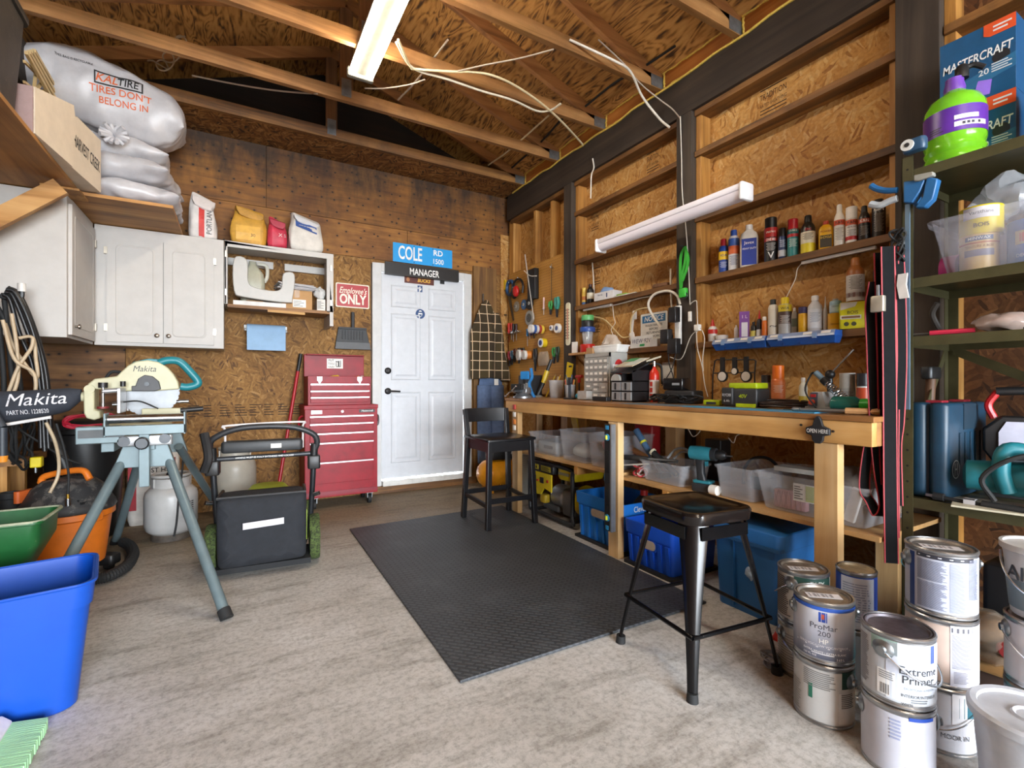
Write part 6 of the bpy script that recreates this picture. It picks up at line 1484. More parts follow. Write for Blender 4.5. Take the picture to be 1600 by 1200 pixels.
t, p, r, h=cup('pencil_cup', 'clear cup crowded with pens and pencils on the workbench',882,899,601,2.36, '#cfd4d8',.5)
random.seed(12)
for i, col in enumerate(('#d0622a', '#c9b02a', '#3a3a3c', '#b5302a', '#9aa6ad', '#2a4a7a', '#d9b23a')):
    a=i*.9; MB().tube([(.012*math.cos(a),.012*math.sin(a),.01),(r*.9*math.cos(a), r*.9*math.sin(a), h*1.35 + .02*(i % 3))],.0045,6, st=1).to('pen', c(col,.4), t)
t=T('caulking_knife', 'yellow filling knife with a hanging slot standing behind the pencil cup', 'knife',(2.5, PX(890,600,2.5).y, ZB), R(-80))
MB().prism([(-.05,0),(.01,0),(.05,.19),(-.02,.21)], TR((0,0,.1))@XZ,.012).to('blade_sleeve', c('#e0c81e',.4), t, bev=.003); MB().box((-.02,-.004,0),(.005,.004,.1)).to('shank', DSTEEL, t, sm=0); MB().cbox((.02,-.0125,.27),(.035,.002,.015)).to('slot', BLACK, t)
t=T('spring_clamp', 'dark upright quick clamp in front of the pencil cup', 'clamp',(2.27, PX(890,600,2.27).y, ZB), R(-90))
MB().rbox((-.05,-.03,0),(.05,.03,.012),.01).to('base', BLACK, t); MB().box((-.012,-.006,.01),(.012,.006,.17)).to('bar', c('#5a626a',.35,.6), t, sm=0); MB().prism([(-.02,0),(.03,.01),(.035,.05),(-.012,.06)], TR((0,.008,.11))@XZ,.02).to('head', DSTEEL, t, bev=.003)
t=T('t_handle_driver', 'red T-handled driver standing left of the small-parts cabinet', 'driver',(2.45, PX(905,600,2.45).y, ZB))
MB().tube([(0,-.04,.18),(0,.04,.18)],.014,8, st=1).cyl((0,0,.18),(0,0,.13),.013, n=10).to('handle', c('#c0281f',.4), t); MB().cyl((0,0,0),(0,0,.14),.006, n=8).to('shaft', DSTEEL, t)
t=T('tape_measure', 'small bright blue tape coil in front of the red T-handled driver', 'tape',(2.3, PX(905.5,600,2.3).y, ZB)); MB().ball((0,0,.025),(.03,.042,.026),16,8).to('case', c('#2f9ac0',.4), t)
# small-parts cabinet
pc_g=c('#a3a19b',.5, wear=.04)
t=T('parts_cabinet', 'grey small-parts cabinet with clear drawers on the workbench', 'drawer cabinet',(2.3,2.886, ZB), R(-90))
W, D, Hc=.289,.165,.345
m=MB().box((0,.006,0),(W, D, Hc)).box((0,0,0),(.012,.01, Hc)).box((W - .012,0,0),(W,.01, Hc)).box((0,0, Hc - .03),(W,.01, Hc)).box((0,0,0),(W,.01,.012))
rows=[(.27,.31)] + [(.225,.262),(.18,.217),(.135,.172)]
cw=(W - .03)/5
for z0, z1 in rows: m.box((.012,0, z1),(W - .012,.012, z1 + .008))
m.to('cabinet_body', pc_g, t, sm=0)
clr=c('#b9b8b2',.2, alpha=.75); lb=c('#e0ddd5',.6)
for z0, z1 in rows:
    for i in range(5):
        x0=.015 + i*cw
        d=MB().box((x0 + .002,-.006, z0),(x0 + cw - .003,.006, z1 - .001)).to('drawer', clr, t, sm=0); MB().box((x0 + .01,-.0072, z0 + .008),(x0 + cw - .012,-.0062, z0 + .025)).to('label', lb, d, sm=0)
for i,(x0, x1, z0, z1) in enumerate(((.015,.1,.075,.128),(.105,.175,.1,.128),(.18, W - .015,.06,.128),(.105,.175,.06,.095),(.105,.175,.015,.055),(.18, W - .015,.012,.055))):
    d=MB().box((x0,-.007, z0),(x1,.006, z1)).to('drawer', clr, t, sm=0); MB().box(((x0 + x1)/2 - .02,-.0085,(z0 + z1)/2 - .005),((x0 + x1)/2 + .02,-.0072,(z0 + z1)/2 + .008)).to('label', lb, d, sm=0)
d=MB().box((-.005,-.06,.005),(.1,.006,.068)).to('open_drawer', clr, t, sm=0); MB().ball((.045,-.03,.03),(.035,.02,.02),10,6).jitter(.01,60).to('small_parts', c('#c4817d',.5), d)
# sticker on its side
sm=TR((W + .0012, D*.5,.235))@M.Rotation(R(90),4, 'Z')@XZ
MB().prism([(.045*math.cos(R(a))*.9,.062*math.sin(R(a))) for a in range(0,360,12)], sm,.0006).to('oval_sticker', c('#b92c2a',.4), t, sm=0)
MB().prism([(-.058,-.024),(.058,-.024),(.058,.024),(-.058,.024)], sm@TR((0,0,.0007)),.0005).to('white_band', c('#e3e0dc',.4), t, sm=0)
MB().text('Pennzoil',.03, sm@TR((0,0,.0014)),.006,.2, fit=.1).flat('lettering', c('#2a3448',.5), t)
MB().prism([(.045*math.cos(R(a)),.04*math.sin(R(a))) for a in range(0,181,12)], sm@TR((.0,-.15,0)),.0006).to('round_sticker', c('#57503f',.5), t, sm=0)
MB().prism([(.034*math.cos(R(a)),.03*math.sin(R(a))) for a in range(0,181,12)], sm@TR((.0,-.148,.0008)),.0005).to('sticker_face', c('#a79a7a',.5), t, sm=0)
t=T('plastic_tray', 'white plastic tray on top of the small-parts cabinet', 'tray',(2.4,2.7, ZB + .347), R(-84)); MB().tub(.25,.13,.055,.9,.012,.002,.004, liph=.01).to('tray_body', c('#e0dfdb',.4), t)
t=T('plastic_bag', 'crumpled clear plastic bag heaped in the white tray', 'bag',(2.42,2.72, ZB + .352), R(-84)); MB().ball((0,0,.06),(.09,.045,.06),16,10).jitter(.03,18,3).jitter(.01,50).to('film', c('#d9cfc4',.15, alpha=.55), t, sm=40)
t=T('cardboard_box', 'small brown carton on top of the small-parts cabinet', 'box',(2.36,2.845, ZB + .347), R(-88)); MB().box((-.035,-.045,0),(.035,.045,.045)).to('carton', c('#a9835a',.7), t, sm=0)
t=T('black_bracket', 'short black metal bracket in front of the small-parts cabinet', 'bracket',(2.22,2.6, ZB), R(-90)); MB().box((-.07,-.02,0),(.08,.02,.03)).to('channel', BLACK, t, sm=0, bev=.003)
# stacking drawer organiser with papers on top
t=T('drawer_organiser', 'black organiser with clear drawers and papers on its sloping top', 'organiser',(2.24,2.52, ZB), R(-90))
MB().box((0,.01,0),(.2,.19,.008)).box((0,.01,.0),(.006,.19,.17)).box((.194,.01,0),(.2,.19,.21)).box((.095,.01,0),(.103,.19,.19)).box((0,.01,.068),(.2,.19,.074)).box((0,.01,.134),(.2,.19,.14)).box((0,.18,0),(.2,.19,.25)).to('frame', c('#1c1c1e',.4), t, sm=0)
MB().loft([[(0,.0,.19),(.2,.0,.19),(.2,.0,.2),(0,.0,.2)], [(0,.2,.27),(.2,.2,.27),(.2,.2,.28),(0,.2,.28)]]).to('sloping_top', c('#1c1c1e',.4), t, sm=0)
for x0 in (.008,.106):
    for z0 in (.01,.076): d=MB().box((x0,0, z0),(x0 + .085,.15, z0 + .055)).to('drawer', c('#b9babc',.2, alpha=.6), t, sm=0); MB().box((x0 + .03,-.003, z0 + .005),(x0 + .045,0, z0 + .05)).to('drawer_pull', BLACK, d, sm=0)
MB().loft([[(x, y, z) for x, z in [(.045 - .045*math.cos(R(a)),.142 + .045*math.sin(R(a))) for a in range(0,181,20)]] for y in (0,.15)]).to('grey_box', c('#a5a49f',.5), t)
t2=T('instruction_sheets', 'green and white printed sheets on the sloping organiser top', 'papers',(2.34,2.42, ZB + .262), R(-90)); t2.rotation_euler[0]=R(21)
MB().box((-.09,-.08,0),(.08,.09,.004)).to('sheets', c('#c9b9a0',.6), t2, sm=0); MB().box((-.09,.02,.0045),(.0,.09,.006)).to('green_sheet', c('#3f9a5a',.5), t2, sm=0); MB().box((-.02,-.06,.0045),(.07,.08,.0055)).to('white_sheet', c('#d0d6cc',.6), t2, sm=0)
# fire extinguisher
p, r, k=spot(1013,1031,2.42, ZB); r *= .92
t=T('fire_extinguisher', 'red fire extinguisher with a white label on the workbench', 'fire extinguisher', p, face(p.x, p.y)); h=.235
MB().lathe([(r*.9,0),(r,.008),(r, h*.75),(r*.85, h*.86),(r*.35, h*.95),(r*.3, h)], n=28).to('cylinder', c('#c42d1d',.3), t)
m=MB(); band(m, r, h,.08,.62,1.2); m.to('label_print', c('#dcd6d0',.4), t)
m=MB(); [m.patch(-r*.9,-r*.3, h*q, h*(q + .13), r + .001,3) for q in (.1,.27,.44)]; m.to('label_pictures', c('#c0392d',.4), t)
MB().cyl((0,0, h),(0,0, h + .035),.012, n=12).to('valve', CHROME, t); MB().loft([[(x,-.012, z),(x,.012, z),(x,.012, z + .012),(x,-.012, z + .012)] for x, z in ((-.05, h + .03),(.045, h + .06))]).to('lever', c('#a9a490',.4,.4), t, sm=0); MB().tube([(.01,0, h + .02),(.045,0, h),(.05,0, h*.5)],.007,8).to('hose', RUB, t)
# chargers and cables
t=T('battery_charger', 'glossy black charger block sitting on the larger black charger', 'charger',(2.4, PX(1057,600,2.4).y, ZB + .081), R(-80)); MB().rbox((-.07,-.05,0),(.07,.05,.075),.015).to('charger_body', c('#141416',.2), t); MB().box((.0,-.0515,.03),(.05,-.0503,.045)).to('label', c('#8d8f92',.4), t, sm=0)
t=T('battery_charger', 'larger dull black charger under the glossy black one', 'charger',(2.4, PX(1069,600,2.4).y, ZB), R(-84)); MB().rbox((-.11,-.06,0),(.1,.06,.08),.02).to('charger_body', c('#262628',.5), t)
random.seed(21)
for n_,(u, X, r0, lab) in enumerate(((1030,2.28,.06, 'black coiled lead by the fire extinguisher on the workbench'),(1048,2.2,.07, 'tangled black lead in front of the chargers'),(1075,2.24,.05, 'thin tangled lead right of the chargers'))):
    xx, yy=bpos(u, X=X); t=T('charger_lead', lab, 'cable',(xx, yy, ZB))
    MB().tube([(r0*.5*math.sin(a*1.07 + n_) + random.uniform(-.01,.01), r0*1.5*math.cos(a) + random.uniform(-.02,.02),.006 + abs(.05*math.sin(a*.53))) for a in [i*.62 for i in range(44)]],.0038,6,3).to('lead', RUB, t)
t=T('outlet_plate', 'white blank wall plate above the chargers', 'plate',(XR - .006, PX(1045,580, XR).y, PX(1045,580, XR).z), R(-90)); MB().rbox((-.055,-.006,-.075),(.055,.006,.065),.004).to('plate', PAPER, t)
# target stand
o=PX(1114,612,2.53); W_=lambda u, v: (o.y - PX(u, v,2.53).y, PX(u, v,2.53).z - o.z)
t=T('target_stand', 'black wire stand with small hanging spinner targets', 'target',(2.53, o.y, o.z), R(-90))
t.location.z=ZB; dz=o.z - ZB
g=lambda u, v: (W_(u, v)[0],0, W_(u, v)[1] + dz)
MB().tube([(g(1113,614)[0],0,.002), g(1114,585), g(1117,564), g(1120,562), g(1178,562), g(1181,564), g(1179,585),(g(1180,614)[0],0,.002)],.004,6, st=1).tube([g(1114,583), g(1179,582)],.004,6, st=1).to('wire_frame', BLACK, t)
for u, v0, v1, rad in ((1129,561,588,.034),(1148,561,580,.022),(1166,560,588,.034)):
    a, b=g(u, v0), g(u, v1); MB().box((a[0] - .012,-.008, b[2] + rad*.8),(a[0] + .012,.008, a[2] + .01)).to('hanger', BLACK, t, sm=0); MB().cyl((b[0],-.005, b[2]),(b[0],.005, b[2]), rad, n=24).to('target_disc', BLACK, t); MB().cyl((b[0],-.0065, b[2]),(b[0],-.005, b[2]), rad*.78, n=24).to('target_face', c('#d9d2c8',.5), t)
# big battery
lim=c('#b7cf1e',.35); p0=PX(1131,630,2.28); p1=PX(1184,630,2.28); w=p0.y - p1.y
t=T('tool_battery', 'grey and lime 40 volt tool battery on the workbench', 'battery',(2.27, p0.y, ZB), R(-90)); gy=c('#35373a',.4)
MB().rbox((0,0,0),(w,.12,.095),.012).to('pack', gy, t); MB().rbox((.03,.005,.095),(w*.98,.11,.125),.01).to('lime_top', lim, t); MB().box((w*.42,-.004,.0),(w*.98,.0,.018)).to('lime_foot', lim, t, sm=0)
MB().rbox((-.002,-.012,.01),(w*.34,.03,.1),.01).to('latch_block', c('#2a2b2d',.5), t)
MB().text('RYOBI',.022, TR((w*.17,-.0126,.06))@XZ,.004, fit=w*.26).text('6 Ah',.018, TR((w*.17,-.0126,.03))@XZ,.004).flat('lettering', c('#c9cbcd',.5), t); MB().text('40V',.028, TR((w*.6,-.0008,.055))@XZ,.01,.2).flat('lettering', lim, t)
t=T('small_charger', 'flat lime green charger left of the tool battery', 'charger',(2.33, PX(1118,600,2.33).y, ZB), R(-88)); MB().rbox((-.055,-.04,0),(.055,.04,.03),.01).to('charger_body', lim, t); MB().box((-.03,-.041,.005),(.03,-.0402,.02)).to('dark_label', gy, t, sm=0)
G3='cans standing at the back of the workbench'
can('spray_can', 'blue and silver can with a dark cap behind the tool battery', 'can',1189,1205,586,2.5, ZB, 'spray', '#8d98a8', '#2a2d33', [(.05,.6, '#b5bccb')], [('-',.5,6, '#3a4a7a')],.2,.95, G3)
can('spray_can', 'bright orange spray can on the workbench', 'can',1205,1227,571,2.48, ZB, 'spray', '#d9753a', '#e2701c', [(.02,.6, '#e0834e')], [('-',.5,6, '#f0d4c0')],.3,.86, G3)
xx, yy=bpos(1224, X=2.33); t=T('cable_coil', 'coil of dark brown cable lying below the orange can', 'cable',(xx, yy, ZB)); random.seed(3)
MB().tube([((.075 + .012*math.sin(a*.31))*math.cos(a),(.1 + .012*math.sin(a*.37))*math.sin(a),.006 + .0003*i + .004*math.sin(a*.7)) for i, a in enumerate([i*.42 for i in range(95)])],.006,6,2).to('coil', c('#2e211c',.45), t)
can('glue_bottle', 'small white bottle with a yellow label left of the soldering station', 'bottle',1248,1262,590,2.4, ZB, 'bottle', '#d6d2c0', '#d8d4cc', [(.1,.4, '#c9ad3a')], cr=1)
p0=PX(1252,636,2.16); p1=PX(1318,636,2.16); w=p0.y - p1.y
t=T('soldering_station', 'grey soldering station with the iron resting in its spring holder', 'soldering station',(2.19, p0.y, ZB), R(-90)); sgy=c('#a5a7a6',.4)
MB().loft([[(x0,0, z),(x1,0, z),(x1,.12, z),(x0,.12, z)] for x0, x1, z in ((0, w,0),(0, w,.02),(.015, w*.5,.021),(.03, w*.42,.085))]).to('base', sgy, t, sm=0, bev=.004)
MB().loft([[(w*.08,-.001,.022),(w*.3,-.001,.022),(w*.32,.001,.082),(w*.14,.001,.082)], [(w*.08,-.004,.022),(w*.3,-.004,.022),(w*.32,-.002,.082),(w*.14,-.002,.082)]]).to('control_panel', c('#4d5560',.4), t, sm=0)
MB().cyl((w*.19,-.012,.04),(w*.19,0,.04),.012, n=14).to('dial', c('#c7492e',.4), t); MB().cbox((w*.22,-.005,.068),(.02,.006,.012)).to('power_switch', c('#b52a2a',.4), t)
sp=[]; a0, a1=V((w*.35,.03,.14)), V((w*.85,.03,.055)); x_, y_, z_=frame(a0, a1)
for i in range(90): q=i/89; ang=i*.75; sp.append(a0.lerp(a1, q) + (x_*math.cos(ang) + y_*math.sin(ang))*(.012 + .008*q))
MB().tube(sp,.002,5,2).to('spring_holder', CHROME, t); MB().tube([a0 + (a0 - a1)*.02, a0 + (a0 - a1)*.36],.012,10, st=1).to('iron_handle', c('#6f8a9c',.4), t); MB().tube([a0 + (a1 - a0)*.0, a0 + (a1 - a0)*.2],.017,12, st=1).to('iron_collar', BLACK, t); MB().tube([a0 + (a1 - a0)*.2, a0 + (a1 - a0)*.85],.005,8, st=1).to('iron_shaft', STEEL, t)
e=a0 + (a0 - a1)*.36; MB().tube([e, e + V((-.02,-.0,-.01)),(w*.1,-.03,.09),(w*.35,-.03,.02),(w*.4,-.03,.004)],.004,6).to('iron_lead', RUB, t); MB().rbox((w*.6,-.005,.02),(w,.09,.03),.01).to('sponge_tray', c('#4a4d50',.5), t); MB().rbox((w*.64,.01,.03),(w*.92,.08,.04),.008).to('sponge', c('#c9b07a',.8), t)
p=PX(1297,585,2.45); q=PX(1334,546,2.45)
t=T('lamp_arm', 'thin steel arm with a black joint behind the soldering station', 'rod',(2.45, p.y, ZB)); MB().cyl((0,0,0),(0,0, p.z - ZB - .02),.012, n=10).to('stem', DSTEEL, t); MB().ball((0,0, p.z - ZB),.022,12,8).to('joint', BLACK, t); MB().tube([(0,0, p.z - ZB),(0, q.y - p.y, q.z - ZB)],.005,8, st=1).to('arm', CHROME, t); MB().lathe([(.045,0),(.045,.05),(.03,.06)], n=20).to('weight', c('#b9b7b0',.5), t)
can('spray_can', 'plain silver grey can at the right end of the workbench', 'can',1311,1337,583,2.36, ZB, 'tin', '#b9b5ad', '#aaaaa8', [(.05,.6, '#a9a7a2')], [('-',.5,4, '#5a5a58')], group=G3)
can('spray_can', 'black capped can with a red oval label at the right end of the workbench', 'can',1338,1362,583,2.34, ZB, 'spray', '#cfcfca', '#232326', [(.02,.28, '#4a9a34'),(.3,.62, '#bb4a2a')], [('RUST STOP',.68,.07, '#2a2a2a')],.3,.98, G3)
p=PX(1345,628,2.2)
t=T('glue_bottle', 'green bottle with a bright green cap lying on its side', 'bottle',(2.16, p.y + .02, ZB), R(-88)); MB().lathe([(.02,0),(.034,.01),(.034,.09),(.02,.11),(.02,.12)],(-.07,0,.035),(1,0,0),20).to('bottle_body', c('#1c5a50',.2), t); MB().lathe([(.026,0),(.026,.05),(.02,.055)],(.04,0,.035),(1,0,0),18).to('cap', c('#35b53a',.35), t)
t=T('wrench', 'long steel wrench with a wooden grip lying on the bench corner', 'wrench',(2.08,1.0, ZB), R(-78)); MB().tube([(-.14,0,.012),(0.02,0,.012)],.008,8, st=1).tube([(-.14,-.0,.012),(-.17,.014,.012),(-.16,.03,.012)],.009,8).to('steel', STEEL, t); MB().tube([(.02,0,.013),(.13,0,.013)],.013,8, st=1).to('wooden_grip', c('#b58a5c',.5), t)
t=T('hand_file', 'flat black file lying across the bench beside the blue sheet', 'file',(2.19,1.12, ZB), R(-86)); MB().box((-.16,-.012,0),(.12,.012,.006)).to('blade', c('#26282a',.5,.4), t, sm=0); MB().tube([(.12,0,.008),(.2,0,.008)],.009,8, st=1).to('handle', BLACK, t)
# blue organiser boxes hung on the edge of the lower bottle shelf
for u0, u1, vt0, vb0, lab, n_ in ((1112,1196,529,545, 'left blue compartment box on the edge of the lower bottle shelf',4),(1197,1305,519,541, 'right, longer blue compartment box on the edge of the lower bottle shelf',4)):
    a, b=PX(u0,545,2.55), PX(u1,545,2.55); w=a.y - b.y
    t=T('compartment_box', lab, 'box',(2.55, a.y, ZE2 + .0), R(-90), 'blue compartment boxes'); t.location.z=1.29
    MB().loft([[(x0, y0, z),(x1, y0, z),(x1,.07, z),(x0,.07, z)] for x0, x1, y0, z in ((.012, w - .012,.022,-.025),(.0, w,.0,.012),(0, w,.0,.02),(.0, w,.012,.04))]).to('tray', c('#2a5fb5',.3), t, sm=0, bev=.003)
    MB().loft([[(.004, y, z),(w - .004, y, z),(w - .004, y + .003, z),(.004, y + .003, z)] for y, z in ((-.004,.013),(.0,.024),(.012,.042))]).to('lid_edge', c('#8799bd',.3), t, sm=0)
    for i in range(n_):
        if i != 1 or n_ != 4 or u0 < 1190: MB().loft([[(w*(i + .25)/n_, y, z),(w*(i + .75)/n_, y, z),(w*(i + .75)/n_, y + .001, z),(w*(i + .25)/n_, y + .001, z)] for y, z in ((-.003,.0245),(.005,.038))]).to('label', PAPER, t, sm=0)
    for i in range(1, n_): MB().box((w*i/n_ - .003,.012,-.022),(w*i/n_ + .003,.02,.012)).to('divider', c('#1f4688',.35), t, sm=0)
    for q in (.2,.7): MB().box((w*q,-.008,.004),(w*(q + .06),-.003,.03)).to('latch', c('#7f9bc4',.3), t, sm=0)
# power strip and adapters on the centre post
p=PX(1063,538,2.59); h=PX(1063,478,2.59).z - p.z
t=T('power_strip', 'white power strip screwed upright to the centre post', 'power strip',(2.59,2.235, p.z), R(-90)); MB().rbox((-.02,-.025,0),(.025,.0, h),.006).to('strip_body', PAPER, t); MB().cbox((0,-.027, h*.88),(.018,.006,.03)).to('rocker_switch', c('#8d3a30',.4), t)
for i,(u, v, w_, h_, lab) in enumerate(((1056,492,.06,.1, 'upper black plug-in adapter on the white power strip'),(1043.5,526,.07,.095, 'middle black plug-in adapter hanging left of the power strip'),(1055.5,541,.075,.1, 'lowest and largest black plug-in adapter on the power strip'))):
    q=PX(u, v,2.55); t=T('plug_adapter', lab, 'adapter',(2.53, q.y, q.z), R(-90)); MB().rbox((-w_/2,-.02,-h_/2),(w_/2,.03, h_/2),.006).to('adapter_body', c('#1b1b1d',.35), t); MB().cbox((0,.04,0),(.03,.03,.03)).to('plug', RUB, t)
wht=c('#d9d2c4',.5); yel=c('#d8c08a',.5)
def wire(label, px, X, r, m_=None, cat='cable', name='power_cable'):
    pts=[PX(u, v, X[i] if isinstance(X,(list, tuple)) else X) for i,(u, v) in enumerate(px)]; o=pts[0].copy()
    t=T(name, label, cat, o); MB().tube([p - o for p in pts], r,7,6).to('run', m_ or wht, t, sm=60); return t
wire('thick cream cable arching over the notice sign to the power strip', [(1033,512),(1018,490),(1013,475),(1020,462),(1032,456),(1046,455),(1058,462),(1063,476)],2.6,.0095)
wire('cream cable curving from the left shelf to the ladle', [(925,494),(945,500),(960,515),(972,527),(984,526)],2.69,.006, yel)
wire('cream cable bending above the ladle', [(985,520),(986,500),(992,487),(1003,482),(1012,481)],2.68,.006, yel)
wire('cream cable running under the left shelf', [(922,482),(945,480),(975,473),(1000,466),(1018,463)],2.66,.005)
wire('thin cream wire dropping beside the lantern', [(957,475),(959,495),(961,505),(955,515),(958,527),(946,538)],2.66,.003)
wire('cream cable coming down the wall into the left shelf', [(925,405),(927,430),(928,455),(928,472)],2.715,.006)
wire('cream cable dropping through the shelf to the power strip', [(1048,420),(1048,443),(1049,470),(1051,495)],2.66,.007)
wire('grey white cord hanging down the centre post to the switch', [(1063,182),(1065,250),(1066,300),(1072,360),(1076,420),(1078,475)],2.594,.0035)
t=wire('white cord with an inline switch beside the centre post', [(1078,476),(1082,472),(1088,470),(1089,480),(1090,510),(1089,520)],2.585,.003); q=PX(1078,494,2.585) - V(t.location); MB().rbox((q.x - .008, q.y - .012, q.z - .035),(q.x + .008, q.y + .012, q.z + .03),.005).to('inline_switch', PAPER, t)
t=wire('white cords spreading from a small white splitter by the centre post', [(1096,512),(1080,525),(1068,555),(1060,562),(1047,558)],2.575,.003); q=PX(1090,512,2.575) - V(t.location); MB().rbox((q.x - .015, q.y - .02, q.z - .02),(q.x + .015, q.y + .02, q.z + .02),.006).to('splitter', PAPER, t)
wire('long white cord hanging from the splitter to the bench', [(1088,518),(1090,545),(1097,572),(1101,600),(1106,620)],2.57,.003)
wire('second long white cord looping down right of the splitter', [(1097,516),(1101,530),(1098,560),(1099,580)],2.572,.003)
wire('black lead falling from the lowest adapter to the chargers', [(1043,545),(1046,570),(1052,590),(1048,602)],2.52,.0035, RUB)
wire('black lead crossing in front of the white wall plate', [(1056,552),(1050,575),(1042,590),(1034,603)],2.5,.0035, RUB)
for u0, v0, u1, v1, X, lab in ((912,482,955,474,2.655, 'slim white light bar under the shelf left of the centre post'),(1253,411,1369,387,2.65, 'long slim white light bar under the can shelf')):
    a, b=PX(u0, v0, X), PX(u1, v1, X); a.z=b.z=(ZDm if u0 < 1000 else ZD) - .046
    t=T('light_bar', lab, 'lamp', a); MB().beam((0,0,0), b - a,.02,.016).to('bar', c('#d6cfc6',.35), t, sm=0, bev=.003)
wire('thin white wire from the long light bar down behind the yellow capped can', [(1253,411),(1246,420),(1243,435),(1236,450),(1229,464)],2.66,.0025)
# green bungee straps on the centre post
gn=c('#39b53a',.45)
p=PX(1069,400,2.585); t=T('ratchet_strap', 'bright green strap hung on the centre post', 'strap',(2.585, p.y, p.z))
gq=lambda u, v, dx=0: V((dx, PX(u, v,2.585).y - p.y, PX(u, v,2.585).z - p.z))
for k2, pts in enumerate((((1070,385),(1064,400),(1063,430),(1064,455)),((1072,385),(1072,405),(1067,430),(1065,450)),((1073,388),(1077,405),(1075,420),(1068,440)))): MB().ribbon([gq(u, v,-.006*k2) for u, v in pts],(0,1,0),.022,.003).to('webbing', gn, t, sm=60)
MB().rbox((-.03, gq(1070,458).y - .03, gq(1070,458).z - .03),(0, gq(1070,458).y + .03, gq(1070,458).z + .03),.01).to('ratchet', c('#3fc03f',.4), t); MB().torus(gq(1073,462,-.02),.02,.004,(1,0,0),16,6).to('hook', DSTEEL, t)
MB().cyl((.02,0, gq(1070,385).z),(-.03,0, gq(1070,385).z),.005, n=8).to('nail', DSTEEL, t)
# ================================================================ UNDER THE WORKBENCH
clear=c('#d3d6dc',.18, alpha=.19, wear=.03)
def clear_bin(label, x0, x1, y0, y1, z, h, rz=0, taper=.88):
    t=T('storage_bin', label, 'bin',((x0 + x1)/2,(y0 + y1)/2, z), rz, 'clear plastic bins on the bench shelf')
    MB().tub(x1 - x0, y1 - y0, h, taper,.025,.0015,.006, liph=.012).to('bin_wall', clear, t, sm=50)
    return t
ZS1, ZS0=.507,.494
t=clear_bin('low clear bin at the far end of the bench shelf',2.08,2.42,2.94,3.34, ZS1,.165)
t=T('toolbox', 'grey moulded case inside the far clear bin', 'case',(2.25,3.14, ZS1 + .005)); MB().rbox((-.12,-.14,0),(.12,.14,.1),.03).to('case_shell', c('#9aa0a2',.4), t); MB().box((-.1215,-.08,.04),(-.1203,.04,.065)).to('badge', c('#55585c',.5), t, sm=0)
t=clear_bin('tall clear bin in the middle of the far bench shelf',2.07,2.42,2.6,2.9, ZS1,.22)
t=T('bucket_lid', 'pale grey dished lid lying in the middle clear bin', 'lid',(2.23,2.75, ZS1 + .012)); MB().ball((0,0,.06),(.12,.105,.055),20,10).jitter(.012,20,2).to('lid_shell', c('#b9bcb6',.5), t, sm=60)
t=clear_bin('clear bin with a red object beside the middle bench leg',2.07,2.42,2.285,2.575, ZS1,.22)
t=T('red_funnel', 'red plastic funnel inside the clear bin by the bench leg', 'funnel',(2.2,2.47, ZS1 + .01)); MB().lathe([(.012,0),(.02,.06),(.06,.12),(.065,.15),(.058,.148),(.012,.06)], n=20).to('cone', c('#c23a3a',.4), t)
t=T('spray_gun', 'black and cream gun lying in the clear bin by the bench leg', 'gun',(2.22,2.36, ZS1 + .01)); MB().rbox((-.1,-.05,0),(.08,.04,.05),.015).to('gun_body', c('#2a2a2e',.5), t); MB().rbox((-.08,-.045,.05),(-.0,.02,.08),.012).to('reservoir', c('#d2b99a',.5), t)
t=T('red_case', 'red lidded case showing above the clear bin behind the bench leg', 'case',(2.5,2.42, ZS1)); MB().rbox((-.05,-.07,0),(.05,.1,.27),.02).to('case_shell', c('#a8262a',.4), t)
# small tub with hand tools
t=clear_bin('small clear tub crowded with hammers and hand tools',2.09,2.33,1.78,2.1, ZS0,.12); 
def tool(name, label, a, b, r0, col, head=None):
    a, b=V(a), V(b); t=T(name, label, 'tool', a); d=b - a
    MB().tube([V((0,0,0)), d*.45], r0*.55,8, st=1).to('shaft', STEEL, t); MB().tube([d*.42, d*.5, d], r0,10, taper=(.8,1.1)).to('handle', c(col,.5), t)
    return t, d
def tp(u, v, X): return PX(u, v, X)
t, d=tool('hammer', 'hammer with a blue rubber grip standing in the tool tub',(2.16,1.98, ZS0 + .03), tp(994,672,2.16),.019, '#3f5f80'); MB().box((-.04,-.02,-.01),(.05,.02,.02)).to('hammer_head', DSTEEL, t, sm=0, bev=.004); q=d*.72; MB().tube([q - d*.02, q + d*.02],.021,10, st=1).to('yellow_mark', c('#cfc92a',.4), t)
t, d=tool('hammer', 'hammer with a worn wooden handle leaning out of the tool tub',(2.22,1.93, ZS0 + .04), tp(985,700,2.24),.017, '#b8814a')
t, d=tool('hammer', 'black gripped hammer lying across the tool tub towards the leg',(2.14,1.86, ZS0 + .135), tp(960,713,2.1),.016, '#232427')
t, d=tool('pry_bar', 'thin white rod sticking out of the tool tub towards the leg',(2.12,1.84, ZS0 + .13), tp(962,727,2.1),.005, '#d6d6d2')
t=T('chisel', 'steel socket handle with a pale round end in the tool tub', 'tool',(2.16,1.88, ZS0 + .05)); b=tp(1021,707,2.14) - V(t.location); MB().tube([V((0,0,0)), b],.017,12, st=1).to('shaft', DSTEEL, t); MB().tube([b, b*1.06],.022,14, st=1).to('pale_end', c('#c9c2a5',.5), t)
t=T('drive_cable', 'grey looped cable lying over the tool tub', 'cable',(2.2,1.86, ZS0 + .13)); MB().tube([(-.05,.08,.01),(-.02,.05,.06),(.0,0,.07),(.02,-.06,.03),(.0,-.1,.0)],.007,8).tube([(-.03,.06,.0),(.0,.02,.05),(.0,-.06,.04),(-.02,-.09,-.01)],.006,8).to('loop', c('#8f9496',.4), t)
t=T('wire_bundle', 'bundle of red and white wire left of the tool tub', 'wire',(2.14,2.145, ZS0 - .002)); random.seed(8)
